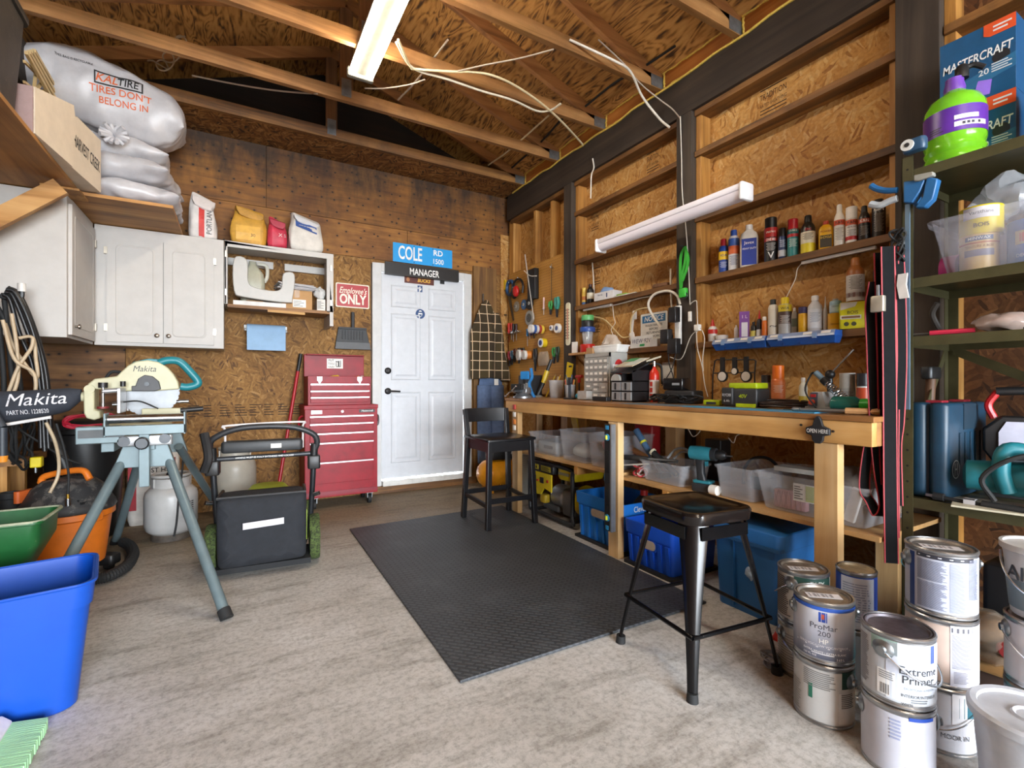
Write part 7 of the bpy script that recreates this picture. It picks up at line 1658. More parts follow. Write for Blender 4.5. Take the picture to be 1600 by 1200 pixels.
for col, n_ in (('#b02a34',0),('#c9b9b4',1)): MB().tube([(.03*math.sin(a*1.3 + n_) + .005*n_,.042*math.cos(a + n_)*.7,.04 + .03*math.sin(a*.77 + n_)) for a in [i*.7 for i in range(40)]],.005,6,2).to('wire', c(col,.5), t)
t=T('cordless_drill', 'teal and black cordless drill standing on its battery', 'drill',(2.14,1.69, ZS0), R(-75))
tl=c('#2c7a88',.4); dk=c('#26282b',.5)
MB().rbox((-.05,-.035,0),(.055,.04,.045),.012).to('battery', dk, t); MB().rbox((-.045,-.033,.045),(.05,.038,.06),.01).to('foot', tl, t)
MB().loft([[(x + sx, y, z) for x, y in rr(w,.036,.014,4)] for w, z, sx in ((.05,.06,-.005),(.042,.1,-.012),(.046,.15,-.015),(.06,.175,-.01))]).to('grip', dk, t); MB().box((.012,-.008,.135),(.025,.008,.16)).to('trigger', tl, t, sm=0)
MB().lathe([(.02,0),(.036,.01),(.038,.07),(.034,.12),(.03,.14)],(-.075,0,.2),(1,0,0),20).to('motor_housing', tl, t); MB().lathe([(.034,0),(.034,.03)],(.04,0,.2),(1,0,0),20).to('torque_ring', dk, t); MB().lathe([(.024,0),(.026,.03),(.014,.05)],(.07,0,.2),(1,0,0),16).to('chuck', DSTEEL, t); MB().cyl((.12,0,.2),(.15,0,.2),.004, n=8).to('bit', STEEL, t)
t=T('plastic_pot', 'white pot lying beside the cordless drill', 'pot',(2.12,1.605, ZS0 + .025)); MB().cyl((0,-.02,0),(0,.02,0),.025, n=18).to('pot_wall', PAPER, t)
t=clear_bin('large empty clear bin left of the bin with the rags',2.1,2.46,1.375,1.66 - .08, ZS0,.16)
t.location.y=1.49
t=clear_bin('large clear bin holding rags and a sponge at the near end of the bench shelf',2.085,2.47,.9,1.365, ZS0,.165)
t=T('shop_rag', 'crumpled brown rag heaped in the near clear bin', 'rag',(2.3,1.08, ZS0 + .012)); MB().ball((0,0,.1),(.1,.09,.09),20,12).jitter(.03,12,4).jitter(.012,40).to('cloth', c('#8d8075',.8, wear=.2), t, sm=60)
t=T('sponge', 'pink waffle sponge in the near clear bin', 'sponge',(2.16,1.24, ZS0 + .006), R(-88)); MB().box((-.07,-.012,0),(.07,.02,.08)).to('foam', c('#b5838a',.8, wear=.12), t, sm=0, bev=.004); f=MB()
for i in range(6): f.beam((-.068 + i*.024,-.013,.004),(-.048 + i*.02,-.013,.077),.002,.002).beam((-.048 + i*.02,-.013,.004),(-.068 + i*.024,-.013,.077),.002,.002)
f.to('waffle_pattern', c('#8d5a62',.8), t, sm=0)
t=T('trunking', 'white plastic trunking offcut standing in the near clear bin', 'trunking',(2.15,1.0, ZS0 + .012), R(-88)); t.rotation_euler[1]=R(14); MB().box((-.02,-.01,0),(.02,.012,.14)).to('strip', PAPER, t, sm=0, bev=.003)
t=T('paper_pad', 'grey and white pad of paper lying across the near clear bin', 'papers',(2.2,1.2, ZS0 + .168), R(-84)); MB().box((-.12,-.03,0),(.1,.06,.02)).to('pad', c('#a7a49c',.6), t, sm=0)
t=T('bin_sticker', 'white and green product sticker on the near clear bin', 'sticker',(2.1035,1.15, ZS0 + .062), R(-90)); MB().box((-.045,-.003,0),(.045,-.002,.075)).to('film', PAPER, t, sm=0); MB().box((.008,-.0042,.005),(.042,-.0032,.07)).to('green_field', c('#b5c26a',.5), t, sm=0); f=MB()
for i in range(6): f.box((-.04,-.0042,.01 + i*.01),(-.005 - .01*(i % 2),-.0034,.014 + i*.01))
f.flat('fine_print', INK, t)
t=T('cable_plug', 'black lead looped round a cream plug at the back of the bench shelf', 'cable',(2.45,1.56, ZS0)); MB().tube([(0,.11,.01),(0,.1,.1),(0,.05,.16),(0,-.04,.17),(0,-.1,.11),(0,-.11,.02)],.008,8).to('lead', RUB, t); MB().rbox((-.03,-.07,.0),(.03,.05,.07),.01).to('dark_base', c('#23382f',.5), t); MB().rbox((-.025,-.05,.07),(.025,.05,.1),.01).to('cream_top', c('#c9c0a0',.5), t)
t=T('black_radio', 'black box standing at the back of the bench shelf behind the drill', 'box',(2.48,1.85, ZS0)); MB().rbox((-.05,-.05,0),(.05,.06,.24),.01).to('shell', c('#18181a',.5), t)
# yellow straight edge leaning behind the bench
t=T('straight_edge', 'yellow straight edge leaning behind the far bench leg', 'level',(2.47,3.3, ZS1 + .03)); MB().beam((-.04,-.2,0),(.06,.05,.33),.012,.06, V((0,1,0))).to('bar', c('#c9a42a',.5), t, sm=0)
t=T('key_hooks', 'small red and orange tags hung on the far left bench leg', 'tags',(1.999,3.42,.75)); 
for z, cl in ((.12, '#b53a32'),(.06, '#d9d4cc'),(.0, '#d0772a'),(-.05, '#d6d0c4')): MB().rbox((-.012,-.022, z - .02),(.002,.015, z + .02),.006).to('tag', c(cl,.5), t)
wire('white cord dangling under the near half of the bench top', [(1075,670),(1083,682),(1092,676),(1096,668)],2.4,.003); wire('short white cord hanging in a loop under the bench top behind the rail', [(1138,684),(1146,692),(1150,682),(1156,678)],2.4,.003)
# spirit level held on the middle leg
t=T('spirit_level', 'black and blue spirit level standing against the middle bench leg', 'spirit level',(1.965,2.235,.165), R(-90)); hl=.65
MB().box((-.035,0,0),(.018,.033, hl)).to('body', c('#1d2023',.4), t, sm=0, bev=.003); MB().box((.018,-.001,0),(.03,.034, hl)).to('aluminium_edge', c('#b5bac0',.35,.8), t, sm=0)
bl_=c('#2f8fc4',.35)
for z in (.08,.57): MB().lathe([(.021,0),(.021,.004),(.012,.005)],(-.008,0, z),(0,-1,0),20).to('vial_ring', bl_, t); MB().cyl((-.008,-.006, z - .012),(-.008,-.006, z + .012),.008, n=10).to('vial', c('#d9e03a',.2), t)
for z in (.02,.63): MB().cbox((-.008,-.001, z),(.024,.004,.025)).to('blue_window', bl_, t)
for z in (.22,.42): MB().rbox((-.022,-.0015, z - .07),(.008,.0, z + .07),.006).to('grip_slot', c('#0e0f10',.6), t)
MB().ball((-.035,.012,.32),(.012,.01,.04),10,8).to('side_vial', bl_, t)
# generator
t=T('generator', 'yellow and black portable generator under the bench shelf', 'generator',(2.11,3.4,0), R(-90))
yl=c('#dcc31a',.4); fr_=c('#1f2022',.45)
for y in (.02,.36):
    MB().tube([(.02, y,.03),(.01, y,.12),(.01, y,.38),(.05, y,.43),(.55, y,.43),(.59, y,.38),(.59, y,.1),(.56, y,.03),(.02, y,.03)],.016,10,4).to('frame_tube', fr_, t)
for x in (.06,.54): MB().tube([(x,.02,.03),(x,.36,.03)],.014,8, st=1).to('frame_bar', fr_, t)
MB().rbox((.03,.0,.36),(.37,.1,.425),.015).to('top_cowl', fr_, t); MB().box((.05,-.003,.375),(.17,.0,.415)).box((.21,-.003,.375),(.34,.0,.415)).to('warning_label', c('#b5a52a',.5), t, sm=0)
f=MB(); [f.box((.215,-.0045,.38 + i*.008),(.33 - .02*(i % 2),-.0035,.384 + i*.008)) for i in range(4)]; [f.prism([(x - .012,0),(x + .012,0),(x,.022)], TR((0,-.0035,.385))@XZ,.0005) for x in (.075,.11,.145)]; f.flat('fine_print', INK, t)
MB().prism([(.05,.2),(.1,.17),(.2,.18),(.25,.24),(.35,.22),(.35,.355),(.05,.355)], TR((0,.012,0))@XZ,.012).to('control_panel', yl, t, sm=0, bev=.002)
MB().rbox((.09,-.006,.23),(.135,.002,.33),.01).to('socket_cover', c('#232326',.5), t); MB().box((.2,-.005,.275),(.245,.0,.32)).to('outlet', c('#232326',.5), t, sm=0); MB().cyl((.165,-.008,.29),(.165,0,.29),.008, n=10).box((.29,-.005,.29),(.31,0,.31)).to('switch', c('#b52a2a',.5), t)
MB().rbox((.38,.02,.33),(.585,.35,.45),.05).to('fuel_tank', yl, t); MB().box((.42,.016,.375),(.55,.0195,.395)).to('tank_badge', c('#8f8a6a',.5), t, sm=0)
MB().lathe([(.03,0),(.09,.01),(.095,.15),(.08,.17)],(.2,.18,.16),(1,0,0),24).to('alternator', c('#a9abad',.35,.6), t)
MB().rbox((.37,.08,.05),(.52,.3,.25),.03).to('engine', c('#7d8083',.4,.6), t); MB().lathe([(.03,.06),(.1,.05),(.115,.02),(.115,0)],(.54,.18,.18),(1,0,0),24).to('recoil_cover', yl, t)
MB().rbox((.08,.1,.04),(.3,.26,.09),.02).to('base_tray', c('#56585a',.5), t); MB().rbox((.12,.04,.1),(.2,.1,.17),.02).to('oil_filler', c('#c9a92a',.5), t)
# compressor and bucket behind the wooden stool
t=T('air_compressor', 'orange air compressor tank with a black motor in the far right corner', 'air compressor',(2.27,4.2,0))
MB().lathe([(.02,0),(.09,.02),(.13,.07),(.135,.1),(.135,.34),(.13,.37),(.09,.42),(.02,.44)],(-.22,0,.18),(1,0,0),28).to('tank', c('#dd9216',.35), t, sm=60)
for x in (-.12,.12): MB().box((x - .02,-.09,0),(x + .02,.09,.06)).to('foot', c('#c9851a',.4), t, sm=0)
MB().rbox((-.12,-.08,.315),(.15,.08,.45),.03).to('motor', BLACK, t); MB().lathe([(.03,0),(.075,.01),(.075,.06),(.03,.07)],(.15,0,.38),(1,0,0),20).to('fan_guard', DSTEEL, t); MB().cyl((-.05,-.14,.09),(-.05,-.17,.07),.012, n=10).to('drain_valve', c('#c9952a',.35,.7), t); MB().tube([(-.15,0,.44),(-.1,0,.5),(.1,0,.5),(.15,0,.44)],.012,8).to('carry_handle', BLACK, t)
t=T('waste_bin', 'tall grey plastic bin under the far end of the workbench', 'bin',(2.37,3.84,0)); MB().lathe([(.1,0),(.105,.005),(.14,.47),(.15,.475),(.15,.49),(.138,.49),(.102,.01),(0,.01)], n=32, c1=False).to('bin_wall', c('#a3a39c',.5), t); MB().torus((0,0,.41),.14,.005, n=32).to('rim_band', c('#7d7d78',.5), t)
# blue crates and tote
def crate(label, x0, x1, y0, y1, h, col, word=None):
    t=T('storage_crate', label, 'crate',(x0,(y0 + y1)/2,0), R(-90)); w, d=y1 - y0, x1 - x0; k=c(col,.4, wear=.04)
    o=MB(); o.X=TR((0, d/2,0)); o.tub(w, d, h,.92,.02,.004,.008, liph=.075).to('crate_wall', k, t, sm=40)
    f=MB(); n=6
    for i in range(n):
        x=-w*.4 + w*.8*i/(n - 1)
        f.loft([[(x - .012,.002 + e, z),(x + .012,.002 + e, z),(x + .012,.02 + e, z),(x - .012,.02 + e, z)] for z, e in ((.02,.008),(h - .085 if abs(x) > w*.22 else h - .14,-.008))])
    f.to('ribs', k, t, sm=0)
    MB().loft([[(x, y, z) for x, z in rr(w*.32 - e,.05 - e,.022,5,0, h - .11)] for y, e in ((-.002,0),(.006,.0))]).to('hand_slot', c('#b5a99a',.6), t, sm=0); MB().loft([[(x, y, z) for x, z in rr(w*.32 + .02 - e,.07 - e,.03,5,0, h - .11)] for y, e in ((.0,0),(.012,.0))]).to('slot_surround', k, t)
    MB().box((-w/2 - .006,-.01,0),(w/2 + .006, d,.018)).to('black_base', c('#1a1b1d',.6), t, sm=0)
    if word:
        MB().text(word,.05, TR((w/2 + .0095, d*.45, h - .038))@M.Rotation(R(90),4, 'Z')@XZ,.008, fit=d*.5).flat('lettering', WHITE, t)
    return t
crate('bright blue crate left of the middle bench leg',2.068,2.45,2.21,2.68,.315, '#2176cf', 'CleverMade')
crate('deeper blue crate just right of the middle bench leg',2.02,2.4,1.79,2.14,.262, '#1a54cc')
t=T('drink_bottle', 'dark red bottle with a red cap lying in the bright blue crate', 'bottle',(2.2,2.42,.05)); MB().lathe([(.04,0),(.045,.02),(.045,.16),(.02,.24),(.02,.26)], n=18).to('bottle_body', c('#6a2a26',.3), t); MB().cyl((0,0,.26),(0,0,.3),.022, n=14).to('cap', c('#a8281f',.4), t)
t=T('oil_jug', 'black jug with a red cap in the bright blue crate', 'jug',(2.33,2.3,.03)); MB().loft([[(x, y, z) for x, y in rr(a, b,.02,4)] for a, b, z in ((.13,.09,0),(.14,.1,.2),(.12,.08,.26),(.05,.05,.3))]).to('jug_body', BLACK, t); MB().cyl((0,0,.3),(0,0,.335),.025, n=14).to('cap', c('#b52822',.4), t)
t=T('tote', 'large dusty blue tote with a lid under the near end of the bench', 'tote',(2.03,1.38,0), R(-90))
kb=c('#22609c',.5, wear=.08, wearcol='#5f8fb5', wt=.68, scale=6)
o=MB(); o.X=TR((0,.19,0)); o.loft([[(x, y, z) for x, y in rr(.34*a,.38*a,.03,4)] for a, z in ((.9,0),(.91,.01),(.98,.33),(1.03,.332),(1.03,.4),(1.0,.405))]).to('tote_body', kb, t)
MB().box((-.175,-.014,.33),(.175,.38,.345)).to('lid_edge', c('#1f4f7d',.5), t, sm=0); MB().box((-.055,-.003,.02),(-.051,.02,.33)).to('corner_rib', kb, t, sm=0)
f=MB().ball((.03,.008,.2),(.03,.004,.035),14,8).jitter(.016,40,3); f.to('paint_smear', c('#9fb5cc',.7), t, sm=0)
# ================================================================ STEEL SHELVING ON THE RIGHT
olv=c('#4d4a30',.45,.2, wear=.12); olv_d=c('#2e2c1c',.55,.2)
SX, SY=2.17,.83
t=T('shelving_unit', 'dark green steel shelving unit at the right of the workbench', 'shelving',(SX, SY,0)); SW, SL=.42,.98
for x, y in ((0,0),(SW,0),(0,-SL),(SW,-SL)):
    sx=1 if x == 0 else -1; sy=-1 if y == 0 else 1
    p_=MB().box((min(x, x + sx*.035), min(y, y + sy*.002),0),(max(x, x + sx*.035), max(y, y + sy*.002),1.905)).box((min(x, x + sx*.002), min(y, y + sy*.035),0),(max(x, x + sx*.002), max(y, y + sy*.035),1.905)).to('upright', olv, t, sm=0)
    f=MB()
    for k2 in range(32): f.cyl((x - sx*.0006, y + sy*.018,.06 + k2*.058),(x + sx*.001, y + sy*.018,.06 + k2*.058),.0042, n=8)
    f.to('bolt_holes', c('#15140e',.7), t, sm=0)
for z in (1.852,1.45,1.235,.64):
    MB().box((.003,-SL, z - .004),(SW - .003,-.003, z)).box((.002,-SL, z - .036),(.006,-.003, z)).box((SW - .006,-SL, z - .036),(SW - .002,-.003, z)).box((.003,-.006, z - .036),(SW - .003,-.002, z)).to('shelf', olv, t, sm=0)
MB().beam((SW - .004,-.02,1.2),(SW - .004,-SL + .05,.7),.003,.035).beam((SW - .006,-.02,1.85),(SW - .006,-SL + .05,1.3),.003,.03).to('cross_brace', olv, t, sm=0)
MB().beam((.02,-.0,.7),(SW - .02,-.0,1.2),.03,.003, V((0,1,0))).to('side_brace', olv, t, sm=0)
# top shelf
p, r, k=spot(1441,1542,2.31,1.853)
t=T('plastic_bottle', 'lime green bottle with a purple label at the end of the top steel shelf', 'bottle', p, face(p.x, p.y) + .1); lg=c('#7fd026',.12, alpha=.72)
MB().lathe([(r*.86,0),(r,.012),(r*1.02,.035),(r*.93,.05),(r*1.0,.065),(r*.95,.08),(r,.095),(r,.2),(r*.97,.225),(r*.8,.255),(r*.45,.275),(r*.3,.29)], n=36).to('bottle_body', lg, t)
m=MB(); m.patch(-r*1.6, r*1.6,.11,.2, r + .0008,20); m.to('purple_label', c('#5a2f96',.35), t)
f=MB().patch(-.01,.06,.15,.165, r + .002,6,.0004).patch(-.01,.09,.125,.142, r + .002,6,.0004); f.to('label_boxes', c('#e0dce8',.4), t); f=MB()
for q in (.0,.013,.026,.046): f.patch(q + .012, q + .02,.129,.138, r + .0032,2,.0003)
f.patch(-.085,-.04,.12,.123, r + .002,3).patch(-.085,-.05,.128,.131, r + .002,3).patch(-.085,-.045,.136,.139, r + .002,3); f.flat('fine_print', c('#2a2338',.5), t)
MB().lathe([(r*.34,.285),(r*.36,.3),(r*.3,.32),(r*.3,.335)], n=18).to('purple_collar', c('#6a3fa5',.4), t); MB().lathe([(.02,.33),(.02,.37),(.012,.38)],(.02,.0,0),(0,0,1),14).tube([(.02,0,.36),(.05,0,.37),(.08,0,.35)],.01,8).to('black_spout', BLACK, t)
MB().prism([(-.022,0),(.02,0),(.026,.05),(-.01,.055)], TR((.07,-.02,.24))@XZ,.002).to('hang_tag', c('#6a45b0',.4), t, sm=0)
for i,(z, lab) in enumerate(((1.853, 'lower dark blue boxed tool on the top steel shelf'),(2.124, 'upper dark blue boxed tool stacked on the top steel shelf'))):
    t=T('tool_box', lab, 'box',(2.42,.8, z), R(-90)); w, h=.215,.27
    MB().box((0,0,0),(w,.15, h)).to('carton', c('#16507c',.4), t, sm=0, bev=.001); MB().prism([(0,.03),(w,.08),(w,.13),(0,.07)], TR((0,-.0005,0))@XZ,.0006).to('pale_wave', c('#2a6a96',.4), t, sm=0)
    MB().prism([(w*.6, h),(w, h),(w, h - .05),(w*.68, h - .05),(w*.6, h - .04)], TR((0,-.0005,0))@XZ,.0009).to('orange_flag', c('#d8552c',.4), t, sm=0)
    MB().text('MASTERCRAFT',.046, TR((w*.5,-.0014, h*.6))@XZ,.016,.12, fit=w*.92).text('20',.03, TR((w*.6,-.0014, h*.36))@XZ,.008).flat('lettering', c('#dfe6ea',.4), t)
    f=MB(); [f.box((w*.7,-.0016, h*.32 + i2*.009),(w*.95 - .01*(i2 % 2),-.001, h*.32 + .004 + i2*.009)) for i2 in range(4)]; f.box((w*.72,-.0018, h - .022),(w*.95,-.0012, h - .016)).box((w*.72,-.0018, h - .036),(w*.9,-.0012, h - .03)); f.flat('fine_print', c('#cfdbe2',.5), t)
    MB().cyl((w*.82,-.001, h*.5),(w*.82,0, h*.5),.024, n=20).to('round_seal', c('#22262c',.4), t)
t=T('red_can', 'red can at the right edge of the top steel shelf', 'can',(2.4,.5,1.853)); MB().lathe([(.05,0),(.05,.2),(.04,.23),(.02,.24)], n=22).to('can_body', c('#b3221f',.35), t)
# second shelf
t=T('storage_bin', 'clear handled bin of stain cans on the second steel shelf', 'bin',(2.37,.58,1.451), R(-90)); MB().tub(.36,.34,.2,.8,.03,.0015,.01, liph=.02).to('bin_wall', c('#c9ccda',.12, alpha=.22), t, sm=50)
def stain(label, x, y, z, r, h, col, bands, txt, rz=0):
    t=T('stain_can', label, 'can',(x, y, z), face(x, y) + rz); MB().lathe([(r,0),(r*1.02,.003),(r,.008),(r, h - .008),(r*1.03, h - .004),(r, h),(r*.8, h - .004),(0, h - .004)], n=28).to('can_body', c(col,.35), t)
    for a, b, col2, wd in bands: m=MB(); m.patch(-wd*r, wd*r, a*h, b*h, r + .0006,10); m.to('label_print', c(col2,.4), t)
    for s, q, size, fit, col2 in txt: MB().text(s, size*h, TR((0, q*h,.0014)),.01, wrap=r, fit=fit*r).flat('lettering', c(col2,.5), t)
stain('cream tinted stain can with a blue name band in the clear handled bin',2.3,.65,1.456,.052,.13, '#d9b878',((.82,.94, '#4a5a7d',.75),(.74,.78, '#b5653a',1.3),(.4,.58, '#7d7a8c',.8)),(('MINWAX',.88,.11,1.3, '#e8e2d4'),('TEINTURE A BOIS',.66,.09,1.5, '#8d5a2a')))
stain('bright yellow tin on its side on top of the cream stain can',2.32,.65,1.589,.058,.1, '#dcc61e',((.55,.95, '#d8d6dc',.9),),(('Varathane',.75,.16,1.5, '#6a6a70'),('BOIS',.3,.2,1.2, '#4a3a1a')))
stain('blue can with an oval emblem in the clear handled bin',2.31,.52,1.456,.06,.15, '#2f62a8',((.45,.75, '#b9a25a',.7),(.5,.7, '#c05a3a',.5)),(('DEGREASER',.2,.1,1.3, '#dfe6f0'),))
stain('brown can standing behind the blue can in the clear handled bin',2.43,.55,1.456,.055,.2, '#6f5f5a',((.6,.85, '#a7a3a0',.9),),())
t=T('plastic_bag', 'crinkled clear plastic bag on top of the clear handled bin', 'bag',(2.42,.6,1.652)); MB().ball((0,0,.07),(.11,.1,.07),22,12).jitter(.035,16,3).jitter(.014,45,4).to('film', c('#c9ced4',.08, alpha=.5), t, sm=25)
for u, r_, col, lab, X, yy in ((1427,.06, '#c2358c', 'bright pink spool of line at the left of the second steel shelf',2.45,.78),(1450,.055, '#7d1f4a', 'dark magenta spool beside the pink spool',2.5,.7)):
    t=T('spool', lab, 'spool',(X + .03, yy,1.451 + r_)); MB().lathe([(r_*.4,0),(r_,0),(r_,.05),(r_*.4,.05)],(0,.025,0),(0,-1,0),24).to('winding', c(col,.5), t); MB().lathe([(r_*.3,.0),(r_*.42,0),(r_*.42,.052),(r_*.3,.052)],(0,.026,0),(0,-1,0),20).to('core', BLACK, t)
# third shelf
t=T('multimeter_probe', 'red handled probe lying at the edge of the third steel shelf', 'probe',(2.22,.7,1.236), R(-75)); MB().tube([(-.06,0,.01),(.06,0,.012)],.009,8, st=1).to('handle', c('#c02a44',.4), t); MB().tube([(-.06,0,.01),(-.13,.0,.008)],.003,6, st=1).to('tip', STEEL, t)
t=T('plastic_bag', 'small clear bag of parts on the third steel shelf', 'bag',(2.25,.58,1.236)); MB().ball((0,0,.03),(.05,.07,.03),16,8).jitter(.02,25,2).to('film', c('#b9a59a',.15, alpha=.65), t, sm=40)
t=T('jump_leads', 'coil of black and red leads on the third steel shelf', 'cable',(2.35,.52,1.244)); random.seed(31)
for col, z0 in (('#1d1d20',.01),('#a8222c',.03),('#30476a',.02)): MB().tube([(.09*math.cos(a) + random.uniform(-.02,.02),.11*math.sin(a) + random.uniform(-.02,.02), z0 + .012*math.sin(a*.6)) for a in [i*.8 for i in range(24)]],.007,6,3).to('lead', c(col,.45), t)
t=T('black_cable', 'grey bent cable end standing on the third steel shelf', 'cable',(2.4,.78,1.236)); MB().tube([(0,0,.008),(.0,.02,.05),(-.02,.03,.1),(-.03,.01,.14)],.01,8).to('run', c('#3a3632',.5), t)
# fourth shelf: case, saw, work light
t=T('tool_case', 'dark blue moulded tool case standing on the lower steel shelf', 'case',(2.2,.82,.641), R(-90)); bc=c('#15384e',.45, wear=.12, wearcol='#5f7d8f', wt=.7)
MB().rbox((.0,.0,.0),(.052,.385,.35),.02).to('case_half', bc, t, bev=.004); MB().rbox((.056,.0,.0),(.115,.385,.35),.02).to('case_half', bc, t, bev=.004); MB().box((.05,.01,.01),(.058,.375,.34)).to('seam', c('#0c2030',.6), t, sm=0)
for y in (.09,.3): MB().box((.03, y - .03,.346),(.08, y + .03,.358)).to('red_latch', c('#8d2430',.4), t, sm=0, bev=.003)
MB().box((.114,.14,.25),(.1175,.26,.345)).to('handle_recess', c('#0f2a3a',.6), t, sm=0); f=MB()
for y in (.1,.15,.2,.25,.3): f.box((.1145, y,.12),(.119, y + .018,.24))
f.to('ribs', bc, t, sm=0, bev=.002)
lm=TR((.1195,.06,.11))@M.Rotation(R(90),4, 'Z')@XZ; f=MB()
for k2 in range(24): a0, a1=2*PI*k2/24,2*PI*(k2 + 1)/24; f.vf([lm@V((q*math.cos(a), q*math.sin(a),0)) for a, q in ((a0,.034),(a1,.034),(a1,.03),(a0,.03))], [(0,1,2,3)])
for x in (-.012,.009): f.vf([lm@V(q) for q in ((x,-.022,0),(x + .004,-.022,0),(x + .004,.022,0),(x,.022,0))], [(0,1,2,3)])
f.vf([lm@V(q) for q in ((-.012,-.003,0),(.012,-.003,0),(.012,.003,0),(-.012,.003,0))], [(0,1,2,3)]); f.flat('embossed_logo', c('#9fb0ba',.5), t)
t=T('circular_saw', 'teal and cream circular saw on the lower steel shelf', 'circular saw',(2.27,.55,.642), R(-75)); tq=c('#1f7480',.4)
MB().lathe([(.02,0),(.05,.01),(.055,.09),(.06,.13),(.062,.17)],(-.13,0,.1),(1,.0,0),24).to('motor', tq, t); MB().box((-.155,-.12,0),(.12,.08,.006)).to('base_plate', c('#b9b39c',.5), t, sm=0)
MB().tube([(-.02,-.05,.06),(-.035,-.06,.13),(-.02,-.055,.2),(.06,-.03,.19)],.024,10).to('handle', tq, t); MB().lathe([(.02,-.03),(.105,-.028),(.115,-.01),(.115,.02),(.105,.035),(.02,.036)],(.09,0,.125),(1,.15,0),32).to('blade_guard', c('#c2bba2',.45), t)
MB().tube([(-.05,-.08,.03),(-.08,-.085,.1),(-.02,-.1,.17),(.06,-.09,.19),(.07,-.1,.1),(.03,-.1,.02),(.02,-.1,.01)],.008,8).tube([(.09,-.09,.2),(.045,-.1,.14),(.05,-.1,.05),(.1,-.1,.01)],.009,8).to('power_cord', RUB, t)
t=T('work_light', 'black framed work light with a red handle bracket behind the circular saw', 'work light',(2.43,.675,.642), R(-72))
MB().prism([(0,.17),(.03,.12),(.28,.12),(.3,.17),(.3,.27),(.27,.3),(.05,.3),(.0,.25)], TR((0,.05,0))@XZ,.05).to('housing', BLACK, t, bev=.006); MB().prism([(.04,.15),(.28,.15),(.28,.28),(.06,.28),(.04,.24)], TR((0,.0,0))@XZ,.006).to('lens', c('#c4c4d4',.25), t, sm=0)
MB().rbox((.13,-.008,.18),(.25,-.006,.24),.005).to('led_frame', c('#8d1f2a',.4), t); f=MB(); [f.cbox((.145 + i*.02,-.0095,.19 + j*.014),(.012,.002,.007)) for i in range(6) for j in range(4)]; f.to('led_grid', c('#d6a880',.4), t, sm=0)
MB().tube([(.03,.03,.29),(.015,.03,.34),(.04,.03,.39)],.012,8).to('red_bracket', c('#bf2228',.35), t); MB().tube([(.035,.03,.39),(.28,.03,.4)],.016,10, st=1).to('handle', BLACK, t); MB().box((.02,.0,0),(.28,.05,.012)).box((.03,.02,.012),(.05,.04,.125)).box((.25,.02,.012),(.27,.04,.125)).to('stand', BLACK, t, sm=0)
t=T('extension_lead', 'black plug and cord with a white tag along the edge of the lower steel shelf', 'cord',(2.185,.74,.642), R(-90)); MB().tube([(.0,0,.014),(.03,0,.014)],.014,8, st=1).tube([(.03,0,.012),(.1,0,.01),(.2,-.0,.01),(.35,.02,.008)],.007,8).tube([(.13,0,.012),(.24,0,.012)],.013,8, st=1).to('cord', RUB, t); MB().box((-.022,-.004,.01),(0,-.001,.02)).to('prong', STEEL, t); MB().box((.085,-.012,-.03),(.115,-.01,.025)).box((.085,-.012,.022),(.115,.01,.025)).to('white_tag', c('#b9b9bc',.4), t, sm=0)
# clamps on the end upright
qb=c('#235f94',.4); o=PX(1410,300,2.145); cv=lambda u, v: (o.y - PX(u, v,2.145).y, PX(u, v,2.145).z - o.z)
t=T('quick_clamp', 'blue quick-grip clamp gripping the end of the top steel shelf', 'clamp',(2.145, o.y, o.z), R(-90))
MB().prism([cv(*q) for q in ((1414,285),(1430,283),(1438,278),(1448,282),(1440,300),(1428,318),(1414,318))], TR((0,.02,0))@XZ,.035).prism([cv(*q) for q in ((1450,278),(1468,280),(1460,312),(1447,325),(1432,326),(1444,308))], TR((0,.02,0))@XZ,.035).to('clamp_head', qb, t, bev=.004)
MB().tube([(q[0],0, q[1]) for q in [cv(*a) for a in ((1402,297),(1385,298),(1370,295),(1361,290))]],.011,8).to('upper_handle', qb, t); MB().tube([(q[0],0, q[1]) for q in [cv(*a) for a in ((1402,310),(1388,315),(1374,321),(1360,319))]],.013,8).to('lower_handle', c('#a9b0b5',.45), t); MB().prism([cv(*q) for q in ((1432,276),(1462,270),(1463,276),(1440,285),(1432,285))], TR((0,.0,0))@XZ,.025).to('grey_jaw', c('#8f9088',.5), t, bev=.003)
a, b=cv(1414,320), cv(1421,640); MB().box((a[0],.0, b[1]),(b[0],.008, a[1])).to('steel_bar', c('#7f9cb5',.35,.6), t, sm=0)
t=T('quick_clamp', 'blue clamp end with a round white pad on top of the steel upright', 'clamp',(2.14, PX(1420,255,2.14).y,1.9), R(-90)); MB().rbox((-.02,-.01,.006),(.05,.03,.055),.015).to('jaw', c('#2b4a66',.4), t); MB().cyl((0,-.016,.032),(0,-.01,.032),.02, n=18).to('pad', c('#d6d9d6',.5), t); MB().cyl((0,-.018,.032),(0,-.016,.032),.008, n=12).to('screw', DSTEEL, t)
t=T('bar_clamp', 'dark steel bar clamp hanging behind the blue quick-grip clamp', 'clamp',(2.27,.835,.72)); MB().box((0,0,0),(.02,.008,1.12)).to('bar', c('#3a3c3e',.4,.6), t, sm=0); MB().rbox((-.02,-.012,1.04),(.06,.02,1.12),.01).to('jaw', qb, t)
t=T('hammer', 'hammer with a brown handle hanging behind the steel shelving', 'tool',(2.42,.838,.72)); MB().tube([(0,0,0),(.01,0,.2),(.03,0,.36)],.017,10).to('handle', c('#5a3d28',.6), t); MB().rbox((-.02,-.02,.36),(.08,.02,.41),.012).to('head', DSTEEL, t)
